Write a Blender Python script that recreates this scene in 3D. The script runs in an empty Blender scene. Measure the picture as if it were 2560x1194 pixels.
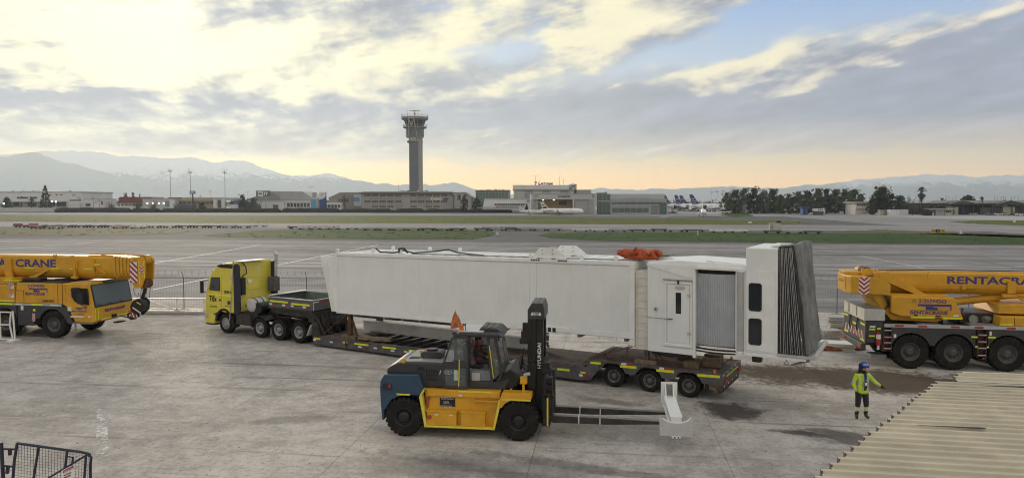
import bpy, bmesh, math, random
from mathutils import Vector, Matrix
rnd = random.Random(7)
sc = bpy.context.scene
COL = sc.collection
R = math.radians
# ---------------------------------------------------------------- camera
F, CX, CY, HC = 1775.0, 1280.0, 597.0, 6.9
TH = math.atan((597 - 505) / F)
cd = bpy.data.cameras.new('camera'); cam = bpy.data.objects.new('camera', cd); COL.objects.link(cam)
cam.location = (0, 0, HC); cam.rotation_euler = (math.pi / 2 - TH, 0, 0)
cd.sensor_width = 36.0; cd.lens = 36.0 * F / 2560.0; cd.clip_start = 0.1; cd.clip_end = 40000
sc.camera = cam
sc.render.resolution_x, sc.render.resolution_y = 1024, 477
sc.view_settings.view_transform = 'Standard'; sc.view_settings.look = 'None'
sc.view_settings.gamma = 1.0; sc.view_settings.use_curve_mapping = False
sc.view_settings.exposure = 0.38
cy = sc.cycles
cy.use_denoising = True; cy.max_bounces = 5; cy.diffuse_bounces = 2; cy.glossy_bounces = 2
cy.use_adaptive_sampling = True; cy.adaptive_threshold = .02
cy.transmission_bounces = 4; cy.transparent_max_bounces = 12; cy.volume_bounces = 2
cy.sample_clamp_indirect = 6.0; cy.pixel_filter_type = 'BLACKMAN_HARRIS'; cy.filter_width = 1.1
SUN_AZ, SUN_EL = R(-26.0), R(15.0)

# ---------------------------------------------------------------- node expressions
class X:
    """a float socket with arithmetic, in node tree T"""
    def __init__(s, t, v): s.t = t; s.v = v
    def _m(s, op, *a, clamp=False):
        n = s.t.nodes.new('ShaderNodeMath'); n.operation = op; n.use_clamp = clamp
        for i, q in enumerate((s,) + a):
            q = q.v if isinstance(q, X) else q
            if isinstance(q, (int, float)): n.inputs[i].default_value = q
            else: s.t.links.new(q, n.inputs[i])
        return X(s.t, n.outputs[0])
    def __add__(s, o): return s._m('ADD', o)
    __radd__ = __add__
    def __sub__(s, o): return s._m('SUBTRACT', o)
    def __rsub__(s, o): return X(s.t, o)._m('SUBTRACT', s) if not isinstance(o, X) else o - s
    def __mul__(s, o): return s._m('MULTIPLY', o)
    __rmul__ = __mul__
    def __truediv__(s, o): return s._m('DIVIDE', o)
    def exp(s): return X(s.t, 2.718281828)._m('POWER', s)
    def mx(s, o): return s._m('MAXIMUM', o)
    def mn(s, o): return s._m('MINIMUM', o)
    def ss(s, a, b):
        n = s.t.nodes.new('ShaderNodeMapRange'); n.interpolation_type = 'SMOOTHSTEP'
        s.t.links.new(s.v, n.inputs[0]); n.inputs[1].default_value = a; n.inputs[2].default_value = b
        return X(s.t, n.outputs[0])

def cmix(t, fac, a, b):
    n = t.nodes.new('ShaderNodeMix'); n.data_type = 'RGBA'
    f = fac.v if isinstance(fac, X) else fac
    if isinstance(f, (int, float)): n.inputs[0].default_value = f
    else: t.links.new(f, n.inputs[0])
    for i, q in ((6, a), (7, b)):
        if isinstance(q, tuple): n.inputs[i].default_value = (q + (1,))[:4]
        else: t.links.new(q, n.inputs[i])
    return n.outputs[2]
def noise(t, vec, scale, detail=4, rough=.55, dist=0.0):
    n = t.nodes.new('ShaderNodeTexNoise'); n.inputs['Scale'].default_value = scale
    n.inputs['Detail'].default_value = detail; n.inputs['Roughness'].default_value = rough
    n.inputs['Distortion'].default_value = dist
    t.links.new(vec, n.inputs['Vector']); return n
def comb(t, x, y, z=0.0):
    n = t.nodes.new('ShaderNodeCombineXYZ')
    for i, q in enumerate((x, y, z)):
        q = q.v if isinstance(q, X) else q
        if isinstance(q, (int, float)): n.inputs[i].default_value = q
        else: t.links.new(q, n.inputs[i])
    return n.outputs[0]
def srgb(r, g, b):
    f = lambda c: (c / 255 / 12.92) if c / 255 <= .04045 else ((c / 255 + .055) / 1.055) ** 2.4
    return (f(r), f(g), f(b))

# ---------------------------------------------------------------- world: clear sky with broken cloud decks
def world():
    w = bpy.data.worlds.new('World'); sc.world = w; w.use_nodes = True
    t = w.node_tree; t.nodes.clear()
    out = t.nodes.new('ShaderNodeOutputWorld'); bg = t.nodes.new('ShaderNodeBackground')
    t.links.new(bg.outputs[0], out.inputs[0]); bg.inputs[1].default_value = 0.1
    sky = t.nodes.new('ShaderNodeTexSky'); sky.sky_type = 'NISHITA'; sky.sun_disc = False
    sky.sun_elevation = SUN_EL; sky.sun_rotation = SUN_AZ; sky.air_density = 1.2; sky.dust_density = 2.0; sky.ozone_density = 2.0
    tc = t.nodes.new('ShaderNodeTexCoord'); sp = t.nodes.new('ShaderNodeSeparateXYZ')
    t.links.new(tc.outputs['Generated'], sp.inputs[0])
    x, y, z = (X(t, sp.outputs[i]) for i in range(3))
    az = x._m('ARCTAN2', y) * 57.29578
    el = z._m('ARCSINE') * 57.29578
    zz = z.mx(0.0) + 0.11
    px, py = x / zz, y / zz
    a0 = R(-14)   # the cloud streets run away from the viewer along this bearing
    q1 = px * math.cos(a0) - py * math.sin(a0); q2 = px * math.sin(a0) + py * math.cos(a0)
    pv = comb(t, q1 * 1.0, q2 * 0.42)
    n1 = noise(t, pv, 1.15, 4, .56, .25); n2 = noise(t, pv, 3.1, 3.5, .6, .4)
    A, B = X(t, n1.outputs[0]), X(t, n2.outputs[0]); B2 = X(t, noise(t, pv, 8.0, 4, .6).outputs[0])
    av = comb(t, az * .055, el * .13)
    n3 = noise(t, av, 1.7, 2.5, .55); s3 = t.nodes.new('ShaderNodeSeparateColor'); t.links.new(n3.outputs[1], s3.inputs[0])
    n4 = noise(t, av, 6.0, 5, .62)
    wx = (X(t, s3.outputs[0]) - .5) * 11.0 + (X(t, n4.outputs[0]) - .5) * 3.5
    wy = (X(t, s3.outputs[1]) - .5) * 4.4 + (X(t, n4.outputs[0]) - .5) * 1.8
    fine = X(t, n4.outputs[0])
    ra = R(13); st = X(t, noise(t, comb(t, (az * math.cos(ra) + el * math.sin(ra)) * .028, (el * math.cos(ra) - az * math.sin(ra)) * .2), 2.6, 4.5, .6, .3).outputs[0]) - .5
    azw, elw = az + wx, el + wy
    wv = comb(t, azw, elw)
    def blob(u, v, ru, rv, rot=0.0):      # bearing/height of a cloud feature and its half-extents, in degrees
        ca = math.degrees(math.atan((u - CX) / F)); ce = math.degrees(math.atan((505 - v) / F * math.cos(R(ca))))
        mp = t.nodes.new('ShaderNodeMapping'); mp.vector_type = 'TEXTURE'; t.links.new(wv, mp.inputs[0])
        mp.inputs['Location'].default_value = (ca, ce, 0); mp.inputs['Rotation'].default_value = (0, 0, R(rot)); mp.inputs['Scale'].default_value = (ru * 1.8, rv * 1.8, 1)
        gr = t.nodes.new('ShaderNodeTexGradient'); gr.gradient_type = 'SPHERICAL'; t.links.new(mp.outputs[0], gr.inputs[0])
        return X(t, gr.outputs[1])
    def band(v, h, warp=1.0):
        ce = math.degrees(math.atan((505 - v) / F)); d = (el + wy * warp - ce) / h
        return (0.0 - d * d).exp()
    # --- clear air
    near = x * math.sin(SUN_AZ) + y * math.cos(SUN_AZ)          # towards the sun's bearing
    warm = near.ss(.35, 1.0)
    hz = cmix(t, warm, srgb(252, 196, 118), srgb(255, 192, 80))
    hz = cmix(t, el.ss(1.2, 4.6), hz, cmix(t, warm, srgb(240, 216, 170), srgb(255, 226, 146)))
    hv3 = t.nodes.new('ShaderNodeVectorMath'); hv3.operation = 'SCALE'; t.links.new(hz, hv3.inputs[0]); t.links.new(((5.0 - el).ss(0, 4.5) * 1.5 + .9).v, hv3.inputs[3])
    up = cmix(t, el.ss(4.0, 10.0), hv3.outputs[0], srgb(190, 208, 226))
    up = cmix(t, el.ss(9.0, 17.0), up, srgb(126, 170, 230))
    up = cmix(t, el.ss(18.0, 60.0), up, srgb(112, 156, 216))
    sk = t.nodes.new('ShaderNodeMix'); sk.data_type = 'RGBA'; sk.blend_type = 'MULTIPLY'; sk.inputs[0].default_value = 1.0
    t.links.new(up, sk.inputs[6]); sk.inputs[7].default_value = (10, 10, 10, 1)
    clear = cmix(t, .18, sk.outputs[2], sky.outputs[0])
    # --- cloud cover
    gap = blob(1300, 125, 4.6, 1.1, 10) * .8 + blob(1500, 185, 9.0, .85, 12) * .3 + blob(2250, 0, 14, 1.6, 6) * .95 \
        + blob(1730, 100, 6, .8, 20) * .35 + blob(1960, 65, 8, 1.0, 14) * .55 + blob(1560, 235, 7.0, .9, 6) * .25 + blob(2150, 395, 9, .7, 0) * .6
    cov = (A - .5) * .9 + st * .9 + (B2 - .5) * .6 + (fine - .5) * .9 + .50 + band(300, 2.3) * .5 + blob(300, 120, 22, 6) * .35 - gap * .85 - (4.3 - el).ss(0, 1.9) * .68
    cov = cov + blob(1480, 75, 4.2, 1.6, 30) * .45 + blob(1680, 45, 6.5, 1.8, 12) * .5 + .06 + blob(1900, 140, 6.5, .9, 24) * .45 + blob(2100, 200, 9, .9, 18) * .4
    alpha = cov.ss(-.05, .72)
    # --- how much sun reaches the cloud
    lit = (B - .5) * 1.4 + st * 1.9 + (B2 - .5) * 1.1 + (fine - .5) * 1.5 + .24 + warm * .15 + blob(330, 130, 20, 6.0, -6) * .72 + blob(90, 40, 16, 7) * .3 + (0.0 - near).ss(-.1, .8) * .55 + el.ss(20, 45) * .25 \
        + blob(1480, 70, 3.4, 1.9, 35) * .9 + blob(1640, 40, 5, 1.5, 15) * .35 + blob(1200, 60, 3.5, 1.3) * .5 + blob(1890, 125, 6.0, .85, 25) * .95 + blob(2020, 205, 9.0, .75, 17) * .8 \
        + blob(1060, 140, 2.6, 1.0) * .5 + blob(1650, 143, 1.4, .45) * .7 + blob(1400, 90, 2.0, .45) * .6 + blob(2420, 48, 5, .6, 5) * .6 \
        - band(300, 1.7) * .75 - band(262, 1.2, 1.6) * (az + 8).ss(0, 20) * .5 - blob(600, 8, 9, 1.1, 3) * .75 - blob(190, 238, 6, .22, -4) * .9 - blob(30, 110, 2.4, 1.2) * .5 - blob(2350, 120, 8, 1.6, 18) * .5 \
        - blob(1720, 110, 7, 1.0, 12) * .4 - blob(2450, 300, 16, 3.0) * .5 - band(365, .55, .6) * .3
    lit = lit.ss(-.05, 1.15)
    shade = cmix(t, el.ss(3.4, 6.5), srgb(222, 200, 180), srgb(142, 152, 175))
    shade = cmix(t, warm * .35, shade, srgb(184, 183, 182))
    cream = cmix(t, warm, srgb(250, 237, 212), srgb(255, 246, 204))
    cc = cmix(t, lit, shade, cream)
    tx = t.nodes.new('ShaderNodeVectorMath'); tx.operation = 'SCALE'; t.links.new(cc, tx.inputs[0]); t.links.new(((st * .75 + (B - .5) * .5 + (fine - .5) * .45 + (B2 - .5) * .35) * (1.15 - lit) + 1.0).v, tx.inputs[3]); cc = tx.outputs[0]
    c10 = t.nodes.new('ShaderNodeMix'); c10.data_type = 'RGBA'; c10.blend_type = 'MULTIPLY'; c10.inputs[0].default_value = 1.0
    t.links.new(cc, c10.inputs[6]); c10.inputs[7].default_value = (10, 10, 10, 1)
    both = cmix(t, alpha, clear, c10.outputs[2])
    # --- forward scattering round the hidden sun
    sd = (math.sin(SUN_AZ) * math.cos(SUN_EL), math.cos(SUN_AZ) * math.cos(SUN_EL), math.sin(SUN_EL))
    ang = (x * sd[0] + y * sd[1] + z * sd[2]).mn(1.0)._m('ARCCOSINE') * 57.29578
    g1 = ang / 13.0
    glow = (0.0 - g1 * g1).exp() * (lit * .8 + .2) * .38 + 1.0
    vm = t.nodes.new('ShaderNodeVectorMath'); vm.operation = 'SCALE'
    t.links.new(both, vm.inputs[0]); t.links.new((glow * 0.85).v, vm.inputs[3])
    t.links.new(vm.outputs[0], bg.inputs[0])
    w.cycles.sampling_method = 'MANUAL'; w.cycles.sample_map_resolution = 1024
world()
sl = bpy.data.lights.new('sun', 'SUN'); so = bpy.data.objects.new('sun', sl); COL.objects.link(so)
sl.energy = 1.5; sl.angle = R(10); sl.color = (1.0, .86, .68)
so.rotation_euler = (math.pi / 2 - SUN_EL, 0, math.pi - SUN_AZ)
so.location = (-60, 120, 60)

# ---------------------------------------------------------------- placing helpers
def ray(u, v):
    a = (u - CX) / F; b = -(v - CY) / F; c, s = math.cos(TH), math.sin(TH)
    return a, c + b * s, -s + b * c
def G(u, v, z=0.0):
    d = ray(u, v); q = (z - HC) / d[2]; return d[0] * q, d[1] * q
def P(u, v, Y):
    d = ray(u, v); q = Y / d[1]; return d[0] * q, Y, HC + d[2] * q

# ---------------------------------------------------------------- mesh builder
class MB:
    def __init__(s): s.v = []; s.f = []
    def add(s, vs, fs):
        o = len(s.v); s.v += [tuple(q) for q in vs]; s.f += [tuple(i + o for i in f) for f in fs]; return s
    def box(s, x0, x1, y0, y1, z0, z1):
        return s.add([(x0, y0, z0), (x1, y0, z0), (x1, y1, z0), (x0, y1, z0), (x0, y0, z1), (x1, y0, z1), (x1, y1, z1), (x0, y1, z1)],
                     [(0, 3, 2, 1), (4, 5, 6, 7), (0, 1, 5, 4), (1, 2, 6, 5), (2, 3, 7, 6), (3, 0, 4, 7)])
    def _ext(s, pts, fn, a, b):
        n = len(pts); ar = sum(pts[i][0] * pts[(i + 1) % n][1] - pts[(i + 1) % n][0] * pts[i][1] for i in range(n))
        if ar < 0: pts = pts[::-1]
        vs = [fn(p, a) for p in pts] + [fn(p, b) for p in pts]
        fs = [tuple(range(n)), tuple(range(2 * n - 1, n - 1, -1))] + [(i, i + n, (i + 1) % n + n, (i + 1) % n) for i in range(n)]
        return s.add(vs, fs)
    def prism(s, pts, y0, y1): return s._ext(pts, lambda p, q: (p[0], q, p[1]), y0, y1)       # xz outline along y
    def prismx(s, pts, x0, x1): return s._ext(pts, lambda p, q: (q, p[0], p[1]), x1, x0)      # yz outline along x
    def prismz(s, pts, z0, z1): return s._ext(pts, lambda p, q: (p[0], p[1], q), z1, z0)      # xy outline along z
    def cyl(s, p0, p1, r0, r1=None, n=12, caps=True):
        p0, p1 = Vector(p0), Vector(p1); r1 = r0 if r1 is None else r1
        d = (p1 - p0).normalized(); a = d.orthogonal().normalized(); b = d.cross(a)
        vs = []
        for p, r in ((p0, r0), (p1, r1)):
            vs += [p + (a * math.cos(2 * math.pi * i / n) + b * math.sin(2 * math.pi * i / n)) * r for i in range(n)]
        fs = [(i, (i + 1) % n, (i + 1) % n + n, i + n) for i in range(n)]
        if caps: fs += [tuple(range(n - 1, -1, -1)), tuple(range(n, 2 * n))]
        return s.add(vs, fs)
    def tube(s, pts, r, n=6):
        pts = [Vector(p) for p in pts]; m = len(pts); vs = []
        up = None
        for i, p in enumerate(pts):
            d = (pts[min(i + 1, m - 1)] - pts[max(i - 1, 0)]).normalized()
            a = d.orthogonal().normalized() if up is None else (up - d * up.dot(d)).normalized()
            up = a; b = d.cross(a); rr = r[i] if isinstance(r, (list, tuple)) else r
            vs += [p + (a * math.cos(2 * math.pi * k / n) + b * math.sin(2 * math.pi * k / n)) * rr for k in range(n)]
        fs = [(i * n + k, i * n + (k + 1) % n, (i + 1) * n + (k + 1) % n, (i + 1) * n + k) for i in range(m - 1) for k in range(n)]
        fs += [tuple(range(n - 1, -1, -1)), tuple(range((m - 1) * n, m * n))]
        return s.add(vs, fs)
    def bar(s, p0, p1, w, h=None):
        """square-section bar"""
        p0, p1 = Vector(p0), Vector(p1); h = w if h is None else h
        d = (p1 - p0).normalized(); up = Vector((0, 0, 1)) if abs(d.z) < .95 else Vector((0, 1, 0))
        a = d.cross(up).normalized() * w / 2; b = a.cross(d).normalized() * h / 2
        vs = [p + i * a + j * b for p in (p0, p1) for i, j in ((-1, -1), (1, -1), (1, 1), (-1, 1))]
        return s.add(vs, [(0, 1, 2, 3), (7, 6, 5, 4), (0, 4, 5, 1), (1, 5, 6, 2), (2, 6, 7, 3), (3, 7, 4, 0)])
    def lathe(s, prof, c=(0, 0, 0), axis='y', n=24):
        """prof: (radius, along) pairs, outer side to the right of travel"""
        m = len(prof); vs = []
        for i in range(n):
            ca, sa = math.cos(2 * math.pi * i / n), math.sin(2 * math.pi * i / n)
            for r, h in prof:
                p = {'y': (r * ca, h, r * sa), 'z': (r * ca, r * sa, h), 'x': (h, r * ca, r * sa)}[axis]
                vs.append((p[0] + c[0], p[1] + c[1], p[2] + c[2]))
        fs = [(i * m + k, ((i + 1) % n) * m + k, ((i + 1) % n) * m + k + 1, i * m + k + 1) for i in range(n) for k in range(m - 1)]
        return s.add(vs, fs)
    def ball(s, c, rx, ry=None, rz=None, n=12, m=7):
        ry = rx if ry is None else ry; rz = rx if rz is None else rz
        vs = [(c[0], c[1], c[2] - rz)]
        for j in range(1, m):
            ph = -math.pi / 2 + math.pi * j / m
            vs += [(c[0] + rx * math.cos(ph) * math.cos(2 * math.pi * i / n), c[1] + ry * math.cos(ph) * math.sin(2 * math.pi * i / n), c[2] + rz * math.sin(ph)) for i in range(n)]
        vs.append((c[0], c[1], c[2] + rz)); e = len(vs) - 1
        fs = [(0, 1 + (i + 1) % n, 1 + i) for i in range(n)] + [(e, 1 + (m - 2) * n + i, 1 + (m - 2) * n + (i + 1) % n) for i in range(n)]
        fs += [(1 + j * n + i, 1 + j * n + (i + 1) % n, 1 + (j + 1) * n + (i + 1) % n, 1 + (j + 1) * n + i) for j in range(m - 2) for i in range(n)]
        return s.add(vs, fs)
    def xf(s, fn): s.v = [tuple(fn(Vector(p))) for p in s.v]; return s
    def mesh(s, name, mat=None, smooth=False, fix=True):
        me = bpy.data.meshes.new(name); me.from_pydata(s.v, [], s.f)
        if fix:
            bm = bmesh.new(); bm.from_mesh(me); bmesh.ops.recalc_face_normals(bm, faces=bm.faces); bm.to_mesh(me); bm.free()
        if mat: me.materials.append(mat)
        if smooth: me.shade_smooth()
        return me
def box(*a): return MB().box(*a)
def prism(*a): return MB().prism(*a)

def tag(o, label=None, cat=None, group=None, kind=None):
    for k, q in (('label', label), ('category', cat), ('group', group), ('kind', kind)):
        if q: o[k] = q
    return o
def obj(name, mb, mat, parent=None, bev=0.0, smooth=False, **kw):
    me = mb.mesh(name, mat, smooth) if isinstance(mb, MB) else mb
    o = bpy.data.objects.new(name, me); COL.objects.link(o)
    if parent is not None: o.parent = parent
    if bev:
        b = o.modifiers.new('bevel', 'BEVEL'); b.width = bev; b.segments = 2; b.limit_method = 'ANGLE'; b.angle_limit = R(35)
    elif smooth == 'auto':
        pass
    return tag(o, **kw)
def thing(name, label, cat, loc=(0, 0, 0), rz=0.0, group=None):
    o = bpy.data.objects.new(name, None); COL.objects.link(o); o.empty_display_size = .3
    o.location = loc if len(loc) == 3 else (loc[0], loc[1], 0); o.rotation_euler = (0, 0, R(rz))
    return tag(o, label, cat, group)
def dup(o, loc=None, rz=None, parent=None, **kw):
    c = o.copy(); COL.objects.link(c)
    if parent is not None: c.parent = parent
    if loc is not None: c.location = loc
    if rz is not None: c.rotation_euler = (0, 0, R(rz))
    tag(c, **kw)
    for ch in list(o.children):
        dup(ch, parent=c)
    return c
def text(s, parent, loc, h, mat, rot=(90, 0, 0), sx=1.0, bold=0.0, align='LEFT', name='lettering', ext=.002, shear=0.0):
    cu = bpy.data.curves.new(name, 'FONT'); cu.body = s; cu.size = h / .7; cu.extrude = ext; cu.offset = bold; cu.align_x = align; cu.shear = shear
    cu.resolution_u = 3; cu.materials.append(mat)
    tmp = bpy.data.objects.new(name, cu); me = bpy.data.meshes.new_from_object(tmp); bpy.data.objects.remove(tmp)
    o = bpy.data.objects.new(name, me); COL.objects.link(o); o.parent = parent
    o.location = loc; o.rotation_euler = tuple(R(a) for a in rot); o.scale = (sx, 1, 1)
    return o

# ---------------------------------------------------------------- materials
MATS = {}
def M(name, col, rough=.5, metal=0.0, var=.12, scale=3.0, bump=0.0, dirt=0.0, dirtcol=(.12, .10, .08), streak=0.0, spec=.5, emit=None, coat=0.0, obj_random=0.0):
    """painted / raw surface: base colour with soft blotches, settled dirt and rain streaks"""
    if name in MATS: return MATS[name]
    m = bpy.data.materials.new(name); m.use_nodes = True; MATS[name] = m
    t = m.node_tree; b = t.nodes['Principled BSDF']
    b.inputs['Roughness'].default_value = rough; b.inputs['Metallic'].default_value = metal
    b.inputs['Specular IOR Level'].default_value = spec; b.inputs['Coat Weight'].default_value = coat
    tc = t.nodes.new('ShaderNodeTexCoord'); v = tc.outputs['Object']
    n = noise(t, v, scale, 3, .6); f = X(t, n.outputs[0]).ss(.3, .7)
    c = cmix(t, f, tuple(q * (1 - var) for q in col), tuple(min(1, q * (1 + var)) for q in col))
    if dirt:
        n2 = noise(t, v, scale * .7, 4.5, .68); c = cmix(t, X(t, n2.outputs[0]).ss(.48, .74) * dirt, c, dirtcol)
    if streak:
        mp = t.nodes.new('ShaderNodeMapping'); mp.inputs['Scale'].default_value = (7, 7, .35); t.links.new(v, mp.inputs[0])
        n3 = noise(t, mp.outputs[0], 1.3, 3, .62); c = cmix(t, X(t, n3.outputs[0]).ss(.5, .8) * streak, c, dirtcol)
    if obj_random:
        oi = t.nodes.new('ShaderNodeObjectInfo'); g = X(t, oi.outputs['Random']) * obj_random * 2 + (1 - obj_random)
        vm = t.nodes.new('ShaderNodeVectorMath'); vm.operation = 'SCALE'; t.links.new(c, vm.inputs[0]); t.links.new(g.v, vm.inputs[3]); c = vm.outputs[0]
    t.links.new(c, b.inputs['Base Color'])
    r2 = X(t, n.outputs[0]) * .25 + (rough - .12); t.links.new(r2.v, b.inputs['Roughness'])
    if bump:
        bp = t.nodes.new('ShaderNodeBump'); bp.inputs['Strength'].default_value = bump; bp.inputs['Distance'].default_value = .02
        n5 = noise(t, v, scale * 6, 4); t.links.new(n5.outputs[0], bp.inputs['Height']); t.links.new(bp.outputs[0], b.inputs['Normal'])
    if emit:
        b.inputs['Emission Color'].default_value = (*emit[0], 1); b.inputs['Emission Strength'].default_value = emit[1]
    return m
def glass(name, col=(.02, .025, .03), rough=.06, alpha=1.0):
    if name in MATS: return MATS[name]
    m = bpy.data.materials.new(name); m.use_nodes = True; MATS[name] = m
    b = m.node_tree.nodes['Principled BSDF']; b.inputs['Base Color'].default_value = (*col, 1)
    b.inputs['Roughness'].default_value = rough; b.inputs['IOR'].default_value = 1.5; b.inputs['Alpha'].default_value = alpha
    return m
white = M('white_paint', (.79, .83, .82), .42, var=.03, scale=.8, dirt=.16, dirtcol=(.5, .5, .46), streak=.22)
white2 = M('white_steel', (.82, .85, .84), .4, var=.04, scale=2, dirt=.1, dirtcol=(.45, .44, .4))
cream = M('cream_panel', (.74, .73, .66), .5, var=.06, scale=2, dirt=.2, dirtcol=(.5, .47, .4))
black = M('black_steel', (.010, .0105, .012), .42, var=.25, scale=4, dirt=.2, dirtcol=(.045, .04, .036))
dark = M('dark_chassis', (.022, .022, .025), .55, var=.3, scale=4, dirt=.45, dirtcol=(.07, .06, .05))
grime = M('greasy_steel', (.03, .027, .025), .6, var=.4, scale=5, dirt=.7, dirtcol=(.085, .062, .045))
tyre = M('tyre_rubber', (.014, .0135, .0135), .85, var=.25, scale=6, dirt=.5, dirtcol=(.06, .054, .047), spec=.25)
rimgrey = M('rim_dark', (.07, .07, .075), .5, var=.25, scale=8, dirt=.5, dirtcol=(.15, .12, .09))
rimsteel = M('rim_steel', (.32, .34, .36), .42, .3, var=.25, scale=8, dirt=.5, dirtcol=(.12, .10, .08))
cyellow = M('crane_yellow', (.64, .34, .022), .42, var=.08, scale=1.5, dirt=.3, dirtcol=(.26, .15, .04), streak=.16)
fyellow = M('lift_yellow', (.70, .37, .02), .42, var=.08, scale=2.5, dirt=.3, dirtcol=(.22, .14, .05), streak=.1)
tyellow = M('truck_yellow', (.74, .66, .10), .36, var=.05, scale=1.5, dirt=.18, dirtcol=(.35, .3, .1), coat=.3)
navy = M('navy_paint', (.016, .055, .11), .35, var=.1, scale=2, dirt=.2, dirtcol=(.1, .1, .1), coat=.2)
charcoal = M('charcoal_paint', (.036, .038, .043), .45, var=.12, scale=3, dirt=.35, dirtcol=(.14, .13, .12))
midgrey = M('mid_grey', (.2, .21, .22), .5, var=.12, scale=3, dirt=.25)
lightgrey = M('light_grey', (.48, .49, .49), .45, var=.08, scale=3, dirt=.25, dirtcol=(.25, .24, .22))
silver = M('galvanised', (.5, .52, .54), .38, .55, var=.14, scale=6)
hivis = M('hi_vis_tape', (.68, .78, .02), .45, var=.08, scale=6, dirt=.15)
ytape = M('yellow_tape', (.78, .66, .08), .45, var=.06, scale=6, dirt=.15)
redtape = M('red_tape', (.35, .03, .03), .4, var=.1)
whtape = M('white_tape', (.72, .72, .7), .4, var=.06)
blue = M('blue_lettering', (.035, .045, .22), .5, var=.1)
blk = M('black_lettering', (.012, .012, .013), .5)
wht = M('white_lettering', (.78, .78, .78), .5)
rust = M('rusty_steel', (.13, .065, .035), .8, var=.35, scale=7, dirt=.6, dirtcol=(.06, .04, .03))
wood = M('timber', (.20, .155, .10), .85, var=.3, scale=5, dirt=.55, dirtcol=(.08, .06, .045), streak=.3, obj_random=.15)
wood2 = M('deck_timber', (.13, .10, .085), .85, var=.3, scale=4, dirt=.6, dirtcol=(.06, .05, .045), obj_random=.2)
orange = M('orange_cloth', (.40, .075, .022), .8, var=.3, scale=6, dirt=.3)
amber = M('amber_lens', (.75, .17, .03), .25, var=.05)
gdark = glass('dark_glass'); gcab = glass('cab_glass', (.22, .26, .27), .04, .28); gscreen = glass('windscreen', (.05, .065, .075), .05, .86)
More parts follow.
